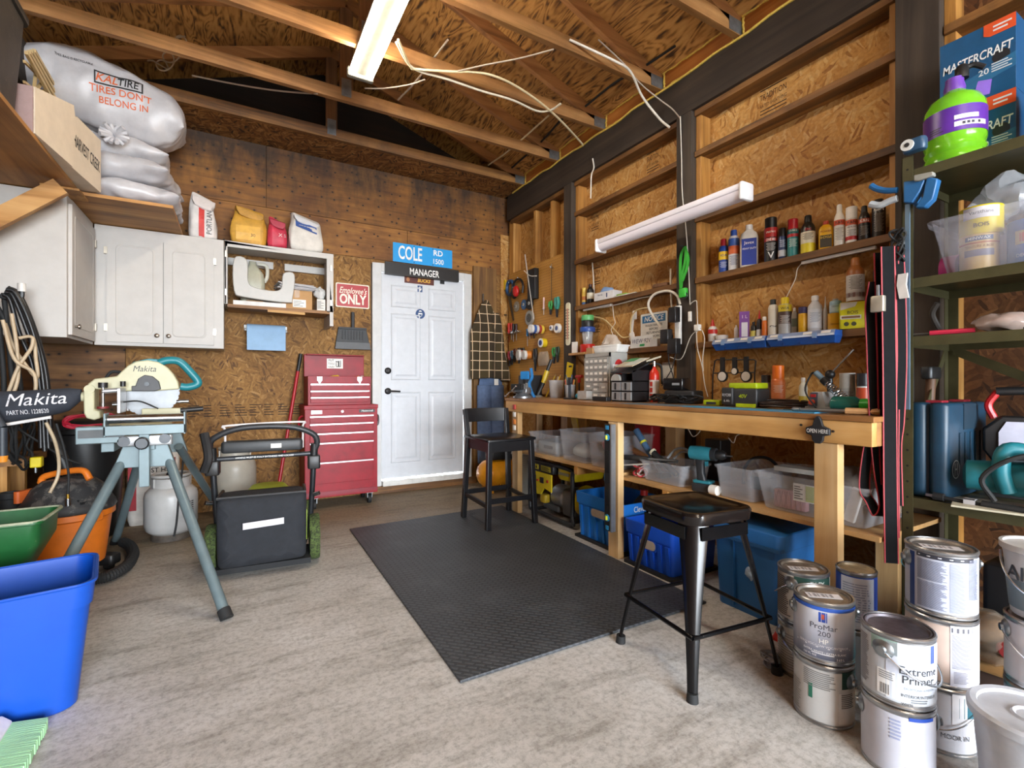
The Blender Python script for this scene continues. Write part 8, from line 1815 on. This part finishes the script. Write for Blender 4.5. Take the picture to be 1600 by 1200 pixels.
# ratchet straps hanging off the shelving
rd, gr_=c('#a62c36',.6), c('#151618',.9, wear=.1, scale=40, spec=.15)
sdir=V((.72,-.69,0))
def strap(label, runs, Xs, w=.036):
    p0=PX(*runs[0][0], Xs); t=T('ratchet_strap', label, 'strap', p0,0)
    for i, px in enumerate(runs):
        pts=[PX(u, v, Xs) - p0 for u, v in px]
        MB().ribbon(pts, sdir, w,.0025).to('webbing', gr_, t, sm=60)
        for s in (-1,1): MB().ribbon([q + sdir*s*w/2 for q in pts], sdir,.0035,.0045).to('red_edge', rd, t, sm=60)
    return t
strap('wide black strap with red edges hanging straight down in front', [[(1387,385),(1388,450),(1390,600),(1391,750),(1393,880)]],2.085,.042)
strap('black and red strap looping back up at its foot, left of the others', [[(1362,540),(1364,600),(1368,680),(1374,740),(1382,790),(1372,806),(1361,785),(1352,770),(1351,745),(1357,700),(1366,660)], [(1366,440),(1360,480),(1362,540)]],2.1,.034)
strap('black and red strap nearest the steel upright', [[(1404,388),(1407,450),(1409,540),(1408,600),(1405,660),(1401,700),(1403,790)]],2.115,.03)
strap('narrow black and red strap hanging just left of the widest strap', [[(1372,395),(1374,450),(1377,560),(1380,690),(1384,780)]],2.11,.026)
strap('black and red strap between the widest strap and the steel upright', [[(1397,386),(1399,470),(1399,600),(1398,720),(1399,840)]],2.105,.024)
strap('red faced strap hanging between the other straps', [[(1372,500),(1374,560),(1378,620),(1380,670),(1381,730)]],2.125,.02)
t=T('strap_buckle', 'steel ratchet buckle hanging among the straps', 'buckle', PX(1372,475,2.07)); MB().rbox((-.012,-.022,-.03),(.012,.022,.03),.006).to('buckle_frame', c('#b9b3a4',.4,.6), t); MB().tube([(0,.0,.03),(0,.0,.07)],.006,8, st=1).to('pin', STEEL, t)
t=T('strap_tag', 'crumpled white tag on the right strap', 'tag', PX(1411,445,2.1)); MB().loft([[(x, y, z) for x, y in ((-.004,-.014 + s),(.004,-.014 + s),(.004,.014 + s),(-.004,.014 + s))] for z, s in ((.04,0),(.0,.004),(-.05,-.004))]).to('paper', c('#cfccc8',.6), t, sm=0)
t=T('black_cord_bundle', 'bundle of black cord tied where the straps hang', 'cable', PX(1402,385,2.12)); random.seed(41)
MB().tube([(.012*math.sin(a*1.3),.022*math.cos(a),.06*math.sin(a*.45)) for a in [i*.8 for i in range(40)]],.004,6,2).to('coil', RUB, t); MB().tube([(0,0,.0),(.03,-.0,.03),(.055,-.01,.0)],.006,6).to('hook', DSTEEL, t)
# ================================================================ MAT AND STOOLS
def mat_m():
    m, nt, p=nodes('rubber_mat'); tc=N(nt, 'ShaderNodeTexCoord')
    mp=N(nt, 'ShaderNodeMapping'); mp.inputs['Rotation'].default_value[2]=R(45); mp.inputs['Scale'].default_value=(36,36,1); nt.links.new(tc.outputs['Object'], mp.inputs[0])
    br=N(nt, 'ShaderNodeTexBrick', _offset=.5); br.inputs['Scale'].default_value=1; br.inputs['Mortar Size'].default_value=.22; br.inputs['Mortar Smooth'].default_value=.3; br.inputs['Brick Width'].default_value=1.6; br.inputs['Row Height'].default_value=.8
    nt.links.new(mp.outputs[0], br.inputs['Vector'])
    no=N(nt, 'ShaderNodeTexNoise', Scale=3.0, Detail=7.0, Roughness=.7); nt.links.new(tc.outputs['Object'], no.inputs['Vector'])
    col=ramp(nt, [(.3, '#222427'),(.55, '#303337'),(.75, '#4a4d51')], no.outputs[0])
    col=mixc(nt, ramp(nt, [(.0,.55),(1,0.0)], br.outputs['Fac']), col, '#4f5358')
    sp=N(nt, 'ShaderNodeTexNoise', Scale=120.0, Detail=2.0); nt.links.new(tc.outputs['Object'], sp.inputs['Vector'])
    nt.links.new(mixc(nt, ramp(nt, [(.7,0.0),(.74,.7)], sp.outputs[0]), col, '#8d8d8a'), p.inputs['Base Color']); p.inputs['Roughness'].default_value=.55
    bump(nt, p, br.outputs['Fac'],.5,-.003)
    return m
o=MB().loft([[(x, y, z) for x, y in ((.69,1.56),(1.97,1.535),(2.0,3.64),(.72,3.6))] for z in (.001,.012)]).to('floor_mat', mat_m(), sm=0, bev=.003)
tag(o, 'large black rubber mat with a raised diamond tread on the concrete floor', 'mat')
bk=c('#121113',.28, wear=.1, wearcol='#b5aa98', wt=.69, scale=22)
t=T('wooden_stool', 'worn black wooden stool with a low backrest standing on the rubber mat', 'stool',(1.765,3.255,.0125))
SH=.648
MB().loft([[(x, y, z) for x, y in rr(w, w,.02,3)] for w, z in ((.4, SH - .022),(.42, SH - .018),(.42, SH - .004),(.41, SH))]).to('seat', bk, t)
for s in (-1,1):
    MB().beam((s*.2,-.2,.0),(s*.175,-.178, SH - .02),.036,.036, V((0,1,0))).to('leg', bk, t, sm=0, bev=.003)
    MB().beam((s*.205,.21,0),(s*.178,.182, SH - .02),.036,.038, V((0,1,0))).beam((s*.178,.182, SH - .022),(s*.185,.225,.848),.034,.03, V((0,1,0))).to('rear_leg', bk, t, sm=0, bev=.003)
    MB().beam((s*.194,-.19,.165),(s*.197,.19,.185),.02,.03, V((0,0,1))).to('side_stretcher', bk, t, sm=0, bev=.002)
    MB().beam((s*.176,-.16, SH - .06),(s*.178,.165, SH - .06),.018,.075).to('apron', bk, t, sm=0, bev=.002)
for y, z in ((-.192,.2),(.196,.2)): MB().beam((-.176, y, z),(.176, y, z),.02,.036).to('stretcher', bk, t, sm=0, bev=.002)
for y in (-.178,.182): MB().beam((-.158, y, SH - .06),(.158, y, SH - .06),.018,.075).to('apron', bk, t, sm=0, bev=.002)
bp=[]
for i in range(9):
    q=-1 + i/4; yy=.225 + .018*(1 - q*q)
    bp.append([(q*.185, yy - .009,.745),(q*.185, yy + .009,.745),(q*.185, yy + .014,.853),(q*.185, yy - .004,.853)])
MB().loft(bp).to('backrest', bk, t, bev=.002)
ms=c('#0e0e10',.2,.3, wear=.08, wearcol='#a39c92', wt=.68, scale=30)
t=T('metal_stool', 'chipped glossy black metal stool in the foreground beside the paint cans', 'stool',(1.545,1.26,0), R(-7)); SH=.605
def sq(w, z, r=.06): return [(x, y, z) for x, y in rr(w, w, r,7)]
MB().loft([sq(.29, SH - .045), sq(.31, SH - .044), sq(.318, SH - .012), sq(.31, SH - .003), sq(.29, SH), sq(.25, SH - .008,.04), sq(.06, SH - .01,.02)]).to('seat', c('#191413',.18,.2, wear=.2, wearcol='#a3988c', wt=.67, scale=24), t)
for sx in (-1,1):
    for sy in (-1,1):
        rg=[]
        for q in range(9):
            f_=q/8; z=.02 + (SH - .066)*f_; k2=.213 - (.213 - .142)*f_; w=.024 + .05*f_ ** 1.5
            cx, cy=sx*k2, sy*k2
            out=[]
            for e in range(7):
                a=R(90*e/6 - 0); rr_=w
                out.append((cx - sx*w + sx*rr_*math.cos(a), cy - sy*w + sy*rr_*math.sin(a), z))
            inn=[(x - sx*.004, y - sy*.004, z_) for x, y, z_ in reversed(out)]
            rg.append(out + inn)
        MB().loft(rg).to('leg', ms, t, sm=50); MB().cyl((sx*.2, sy*.2,0),(sx*.199, sy*.199,.03),.02,.018,12).to('rubber_foot', RUB, t)
    MB().tube([(sx*.186,-.186,.2),(sx*.186,.186,.2)],.008,8, st=1).to('brace', ms, t); MB().tube([(-.186, sx*.186,.2),(.186, sx*.186,.2)],.008,8, st=1).to('brace', ms, t)
    MB().beam((sx*.15,-.11, SH - .075),(sx*.15,.11, SH - .075),.004,.045).to('apron', ms, t, sm=0); MB().beam((-.11, sx*.15, SH - .075),(.11, sx*.15, SH - .075),.045,.004, V((0,1,0))).to('apron', ms, t, sm=0)
# ================================================================ PAINT CANS
tin=c('#a9aaac',.3,.9, wear=.15, wearcol='#d9d6d0', wt=.66)
lidm=c('#a39c94',.35,.8, wear=.15, wearcol='#d8d4cc', wt=.6, scale=20)
CG='paint cans stacked at the right'
def paint(label, x, y, z, body='#bfc0c4', prints=(), txt=(), fine=(), r=.082, h=.19, turn=0, ear=None, bail=-1, lid=None, lid_label=True, rims=True, group=CG):
    """turn: degrees the label front is rotated from facing the room; ear: angle of the handle ear"""
    t=T('paint_can', label, 'paint can',(x, y, z), face(x, y) + R(turn), group)
    MB().lathe([(r*.96,.0),(r*1.02,.001),(r*1.02,.006),(r,.008),(r, h - .012),(r*1.03, h - .009),(r*1.035, h - .003),(r, h),(r*.95, h - .001),(r*.94, h - .007)], n=44, c1=False).to('can_body', tin, t)
    MB().lathe([(r*.94, h - .007),(r*.9, h - .002),(r*.86, h - .003),(r*.82, h - .009),(0, h - .009)], n=44, c0=False).to('lid', lid or lidm, t)
    m=MB(); m.lathe([(r + .0008,.014),(r + .0008, h - .016)], n=44, c0=False, c1=False); m.to('paper_label', c(body,.4, wear=.04), t)
    for (x0, x1, a, b, col) in prints: m=MB(); m.patch(x0*r, x1*r, a*h, b*h, r + .0012, max(4, int((x1 - x0)*7))); m.to('label_print', c(col,.4) if isinstance(col, str) else col, t)
    for (s, px, q, size, fit, col, bold) in txt: MB().text(s, size*h, TR((px*r, q*h,.0024)), bold, wrap=r, fit=fit*r if fit else None).flat('lettering', c(col,.5), t)
    for (x0, x1, a, b, n_, col) in fine:
        m=MB(); random.seed(int(x0*50) + n_)
        for j in range(n_):
            zz=(b - (b - a)*(j + .5)/n_)*h; m.patch(x0*r,(x1 - random.random()*.25*(x1 - x0))*r, zz, zz + (b - a)*h/n_*.5, r + .002,5,.0002)
        m.flat('fine_print', c(col,.5), t)
    for s in ((ear, ear + 180) if ear is not None else ()):
        a=R(s); d=V((math.sin(a),-math.cos(a),0)); MB().lathe([(.0,.016),(.01,.015),(.012,.009),(.02,.006),(.026,.0)], d*(r - .001) + V((0,0, h - .045)), d,16).to('ear', STEEL, t)
    if ear is not None and bail is not None:
        a=R(ear); d=V((math.sin(a),-math.cos(a),0)); n_=V((d.y,-d.x,0))*bail; hz=V((0,0, h - .045)); P_=[]
        for i in range(13): q=PI*i/12; P_.append(hz + d*(r + .009)*math.cos(q) + n_*(r + .012)*math.sin(q) - V((0,0,.075*math.sin(q))))
        MB().tube(P_,.0022,6,3).to('bail_handle', CHROME, t)
    if lid_label: m=MB(); m.X=at((0,.0, h - .0085), R(20)); m.box((-r*.6,-.018,0),(r*.6,.018,.0006)).to('lid_sticker', c('#d3d0d2',.5), t, sm=0); f=MB(); f.X=at((0,0, h - .0078), R(20)); [f.box((-r*.5 + i*.012,-.012,0),(-r*.5 + i*.012 + .004 + .004*(i % 2),.012,.0003)) for i in range(6)]; f.flat('bar_code', c('#8d8b8e',.5), t)
    return t
HC=.195
def bars(x0): return [(x0 + i*.022, x0 + i*.022 + (.012 if i % 3 else .006),.2,.32, '#3a3a3c') for i in range(12)]
navy, grn_d='#22448f', '#25443c'
# pair at the left: grey metal cans
paint('dented lower can at the left of the paint stacks, cables draped beside it',1.822,1.0,0, '#b9b6ae', ear=-60, lid_label=False, fine=((-1.3,.6,.1,.8,14, '#8d8a82'),))
paint('upper can of the left stack, dark green band torn off its label',1.822,1.0, HC, '#c9c7c0',((-.35,1.3,.72,.92, grn_d),(-.2,.3,.12,.5, '#d8d6d0')), fine=((-1.5,-.5,.1,.85,20, '#5a5854'),(-.15,.25,.14,.48,7, '#8a8884')), txt=(('EASY',.55,.82,.12,1.0, '#d9d9d4',.01),), ear=-28, bail=1)
# small blue pair
paint('lower small tin under the blue labelled tin',1.926,.872,0, '#9aa3ad', r=.06, h=.2, lid_label=False)
paint('small tin with blue sides and a white label behind the front cans',1.926,.872,.204, '#2347a0',((-.8,.95,.06,.9, '#c4cbda'),), fine=((-.7,.8,.12,.8,16, '#8d97b0'),), r=.06, h=.2, lid_label=False, lid=c('#b5a88d',.45,.3, wear=.3))
# front left pair
paint('lower front can with a white label and dark green corner',1.645,.839,0, '#c2c2c0',((.62,1.5,.66,.93, grn_d),(-.5,-.36,.42,.66, '#28705a'),(.5,1.3,.1,.6, '#d2d3d2')), fine=((-.7,.4,.6,.88,9, '#7d7d7a'),(.6,1.2,.34,.58,8, '#6a6a6a'),(-1.4,-.8,.1,.6,12, '#a3a39e')), ear=62, bail=-1, lid_label=False)
def grad(c0, c1):
    m, nt, p=nodes('printed_fade'); tc=N(nt, 'ShaderNodeTexCoord'); s=N(nt, 'ShaderNodeSeparateXYZ'); nt.links.new(tc.outputs['Generated'], s.inputs[0])
    nt.links.new(ramp(nt, [(0, c0),(.55, '#b5b9c6'),(1, c1)], s.outputs[2]), p.inputs['Base Color']); p.inputs['Roughness'].default_value=.35
    return m
fd=grad('#4f5468', '#c9cbd2')
paint('upper front can with a blue top band and a silver label, white to grey',1.645,.839, HC, '#c2c4ca',((-1.5,1.5,.08,.86, fd),(-1.5,1.5,.86,.92, '#2a56b0'),(-.16,.12,.68,.84, '#2347a0'),(-.07,.03,.73,.81, '#b5533f')),(('ProMar',0,.6,.125,1.35, '#4a4e5c',.0),('200',.02,.49,.12,.8, '#4a4e5c',.0),('ZERO VOC/LOW VOC/INTERIOR',0,.29,.05,1.9, '#e6e6ea',.004),('EXTRA WHITE | EXTRA BLANC',.05,.19,.045,1.5, '#f2f2f4',.008),('3.63 L',.55,.11,.05,.5, '#f2f2f4',.006),('123 FL OZ',-.45,.12,.045,.7, '#f2f2f4',.004)), fine=((-1.0,1.0,.24,.27,1, '#d6d6dc'),(-.4,.5,.14,.17,1, '#e6e6ea')), ear=-75, bail=1)
# hexagon mark: child of that can
tt=[o for o in bpy.data.objects if o.get('label', '').startswith('upper front can')][0]
hx=MB(); rg=[]
for q in (.0828,.0834): rg.append([(q*math.sin((.0 + .021*math.sin(R(60*i)))/.082),-q*math.cos((.021*math.sin(R(60*i)))/.082),.37*.19 + .021*math.cos(R(60*i))) for i in range(6)])
hx.loft(rg).to('hexagon_mark', c('#1f57b5',.35), tt, sm=0); MB().text('HP',.02, TR((0,.37*.19,.0034)),.012, wrap=.082).flat('lettering', WHITE, tt)
# front right pair
fd2=grad('#c9d2da', '#c6cbd0')
paint('lower can with a blue stripe and paint smears, front right of the stacks',1.61,.626,0, '#b9bac4',((.3,1.1,.88,.93, '#2347a0'),),(('acrylic',.6,.2,.14,.9, '#3a3c4a',.01),), fine=((-.2,.1,.55,.85,6, '#8d94b0'),), ear=-80, bail=1, lid_label=False)
paint('upper can with grey primer lettering and a bar code, front right',1.61,.626, HC, '#bdc2c8',((-.3,1.5,.1,.9, fd2),(-.75,.0,.72,.92, '#8fa8a0'),(-.55,.02,.12,.48, '#e6e6e4'),(.98,1.15,.66,.9, '#27488f')) + tuple((q[0] - .47, q[1] - .47,.14,.28, q[4]) for q in bars(0)),(('Extreme',.62,.545,.155,1.15, '#2c3034',.004),('Primer',.6,.42,.155,1.0, '#2c3034',.004),('INTERIOR/INTERIEUR',.62,.2,.06,1.05, '#4a5056',.004),('WHITE',.25,.08,.05,.3, '#2c3034',.012),('EXCEPTIONAL ADHESION',.62,.3,.045,.9, '#8d959c',.0)), fine=((-1.4,-.85,.15,.85,26, '#8d8d92'),(-.5,-.05,.34,.46,4, '#8d8d8d'),(.35,.95,.1,.16,2, '#6a7076')), ear=-22, bail=-1, lid=c('#77727a',.35,.6, wear=.4, scale=9), lid_label=False)
# tall stack of three
paint('bottom can of the tall stack, teal label under a white paint spill',1.83,.603,0, '#bebec4',((.5,1.4,.6,.9, '#2c6a7a'),(.3,.75,.5,.95, '#dcdce0')),(('MOOR IN',.4,.3,.1,.8, '#4a4c52',.0),), ear=70, bail=1, lid_label=False)
paint('middle can of the tall stack with a peach tinted label',1.83,.603, HC, '#c4b0a4',((.25,1.5,.04,.94, '#cfd1de'),(.28,.95,.84,.91, '#55565e')), fine=((.3,.95,.3,.8,30, '#77798a'),(.35,.8,.08,.26,9, '#8d8fa0')), ear=-42, bail=None, lid_label=False)
paint('top can of the tall stack, white label crowded with small print',1.83,.603,2*HC, '#b4b9c8',((-.98,-.78,.06,.9, '#28407d'),(-.7,1.0,.86,.92, '#2c2e38')), fine=((-.68,.2,.52,.83,24, '#6f7488'),(-.68,.2,.1,.5,30, '#787d92'),(.25,.75,.1,.83,44, '#7d8296'),(.82,1.25,.3,.9,34, '#6a6f82'),(-.65,.9,.87,.9,1, '#bebec4')), ear=-68, bail=1)
# right edge
paint('bottom can of the stack at the right edge',2.02,.43,0, '#8d96a8', ear=-60, lid_label=False); paint('middle can of the stack at the right edge, plain grey',2.02,.43, HC, '#b9b9bd', ear=-70, lid_label=False)
t=T('paint_pail', 'tapered white and grey paint pail on top of the stack at the right edge', 'paint can',(2.02,.43,2*HC), face(2.02,.43), CG)
MB().lathe([(.068,0),(.07,.003),(.085,.17),(.088,.185),(.094,.188),(.094,.205),(.086,.205),(.084,.198),(0,.196)], n=36).to('pail_body', c('#b9b7b5',.4), t); m=MB(); m.loft([[(q*math.sin(a),-q*math.cos(a), z) for q, z in ((.0706 + .0905*.02,.02),(.0788 + .001,.105),(.0795 + .001,.105),(.0712 + .0905*.02,.02))] for a in [R(d) for d in range(-80,81,8)]]).to('grey_label', c('#6a767a',.4), t)
MB().text('Altimo',.055, TR((-.012,.125,.002)),.014, wrap=.083, fit=.15).flat('lettering', c('#2a2c2e',.5), t); MB().tube([(.09*math.cos(R(a)),-.09*abs(math.sin(R(a))) - .0,.17 - .1*abs(math.sin(R(a)))) for a in range(0,181,15)],.003,6,3).to('bail_handle', CHROME, t)
t=T('plastic_pail', 'white plastic pail with a lid and an upright white handle, lower right corner', 'pail',(1.655,.37,0), R(20)); pw_=c('#b5b8be',.35)
MB().lathe([(.085,0),(.088,.004),(.108,.255)], n=40).to('pail_wall', pw_, t); MB().lathe([(.11,.245),(.118,.247),(.119,.265),(.112,.272),(.1,.27),(.098,.262),(.04,.262),(.036,.267),(.03,.262),(0,.262)], n=40).to('lid', pw_, t)
MB().ribbon([(.118,0,.24),(.12,-.02,.29),(.07,-.07,.37),(0,-.09,.4),(-.07,-.07,.37),(-.12,-.02,.29),(-.118,0,.24)],(0,.6,.8),.014,.004).to('handle', c('#bcbdc2',.35), t, sm=60)
t=T('carton', 'brown carton on the floor under the steel shelving', 'box',(2.25,.6,0), R(8)); MB().box((-.11,-.13,0),(.11,.13,.115)).to('carton_body', c('#5a4338',.7), t, sm=0) ; MB().box((-.12,-.14,.1151),(.12,.14,.119)).to('flap', c('#a88250',.7), t, sm=0)
t=T('filled_bag', 'bag of brown stuff in clear film on the carton behind the tall can stack', 'bag',(2.25,.6,.1195)); MB().ball((0,0,.07),(.1,.11,.07),20,12).jitter(.025,18,3).to('brown_filling', c('#7d5a34',.6, wear=.25, scale=30), t, sm=60); MB().ball((0,0,.075),(.108,.118,.078),20,12).jitter(.025,18,3).jitter(.008,50).to('film', c('#c9b8a5',.1, alpha=.28), t, sm=40); MB().ball((-.085,-.06,.08),(.02,.03,.03),10,8).jitter(.01,40).to('red_print', c('#b53a3a',.5), t)
t=T('black_box', 'black box with a red cap in the shade under the steel shelving', 'box',(2.46,.56,0)); MB().rbox((-.07,-.11,0),(.1,.11,.4),.02).to('shell', c('#1a1a1c',.5), t); MB().lathe([(.03,0),(.035,.02),(.03,.04)],(0,.02,.4), n=18).to('red_cap', c('#b3222a',.4), t)
t=T('jack_stand', 'small red jack beside the left paint stack', 'jack',(1.99,1.13,0)); MB().loft([[(x, y, z) for x, y in rr(a, a,.01,3)] for a, z in ((.12,0),(.12,.01),(.05,.1),(.05,.12))]).to('base', c('#b5281f',.4), t, sm=0); MB().cyl((0,0,.12),(0,0,.16),.012, n=10).to('post', DSTEEL, t)
t=T('teal_lid', 'bright teal lid on the floor behind the small blue tin', 'lid',(2.1,.8,0)); MB().lathe([(.09,0),(.1,.02),(.1,.14),(.08,.16),(0,.165)], n=30).to('lid_shell', c('#2aa5ae',.4), t)
t=T('wire_tangle', 'tangle of grey wire beside the lower left paint can', 'wire',(1.735,1.07,0)); random.seed(77); MB().tube([(.02*math.sin(a*1.4),.03*math.cos(a) ,.03 + .024*math.sin(a*.6)) for a in [i*.8 for i in range(36)]],.0035,6,2).to('wire', c('#8d8f92',.35,.6), t)
# ================================================================ CABLES AMONG THE TRUSSES
zc_=3.125
def ceil_wire(label, px, r, m_, z=zc_):
    pts=[PZ(u, v, z if not isinstance(z,(list, tuple)) else z[i]) for i,(u, v) in enumerate(px)]; o=pts[0].copy()
    t=T('power_cable', label, 'cable', o); MB().tube([p - o for p in pts], r,7,6).to('run', m_, t, sm=60)
cw_, cg_=c('#d8c8a0',.5), c('#a8998a',.5)
ceil_wire('cream cable swinging from the lit lamp to the top of the right wall', [(622,62),(640,102),(652,108),(712,112),(733,112),(770,118),(812,138),(862,175),(908,223),(926,248)],.008, cw_)
ceil_wire('white cable sagging from the lit lamp and back up to a truss', [(619,66),(645,106),(700,124),(752,142),(800,156),(838,173),(860,172),(876,162)],.008, c('#d6cdb8',.5))
ceil_wire('thin pale cable crossing between the roof trusses above the lit lamp cables', [(570,138),(600,138),(640,132),(664,124)],.005, cg_); ceil_wire('thin pale cable stretched over to the dark header beam', [(715,111),(760,101),(812,91),(865,77)],.005, cg_)
ceil_wire('grey cable strung along the gable end', [(300,118),(360,130),(420,140),(470,145),(496,146)],.006, cg_, [3.2,3.2,3.18,3.16,3.14])
h0=PZ(262,95,3.3); t=T('cable_loops', 'springy loops of pale cable hanging in the upper left rafters', 'cable', h0)
ax_=V((.866,-.5,0)); MB().tube([ax_*(-.14 + .02*math.sin(i)) for i in (0,)] + [ax_*(-.1), ] + [ax_*(-.05 + .0035*i + .05*math.cos(i*.5)) + V((0,0,-.06 + .0045*i + .05*math.sin(i*.5))) for i in range(44)] + [ax_*.12 + V((0,0,.17))],.005,6,2).to('loops', c('#a8947a',.5), t)
for lab, a, b, m_ in (('straight pale rod laid diagonally over the trusses left of the lamp cables',(622,156),(700,62), cg_),('straight pale rod laid over the trusses near the right header beam',(763,258),(858,180), cw_)):
    p, q=PZ(*a,3.25), PZ(*b,3.25); t=T('rod', lab, 'rod', p); MB().tube([V((0,0,0)),(q - p)*.4 + V((0,0,-.02)), q - p],.007,6).to('run', m_, t, sm=60)
ceil_wire('black conduit running over the trusses beside the right wall', [(1055,72),(1000,108),(960,130),(915,166)],.009, RUB,3.27); ceil_wire('second black conduit nearer the corner beside the right wall', [(905,166),(880,184),(845,222),(800,262)],.009, RUB,3.27)
wire('cream cable running down the header beam behind the top plate', [(926,248),(928,262),(924,275),(923,310)], [2.59,2.59,2.6,2.6],.006)
wire('grey cable dropping over the header beam beside the centre post', [(935,62),(975,100),(1000,130),(1030,155),(1050,170),(1063,185)], [1.98,2.2,2.36,2.5,2.58,2.594],.0045, cg_)
wire('cream cable draped over the header beam into the left bay', [(890,62),(960,95),(985,112),(1003,150),(1030,185),(1046,199)], [1.8,2.1,2.24,2.42,2.57,2.6],.008)
bpy.data.scenes.remove(TS)
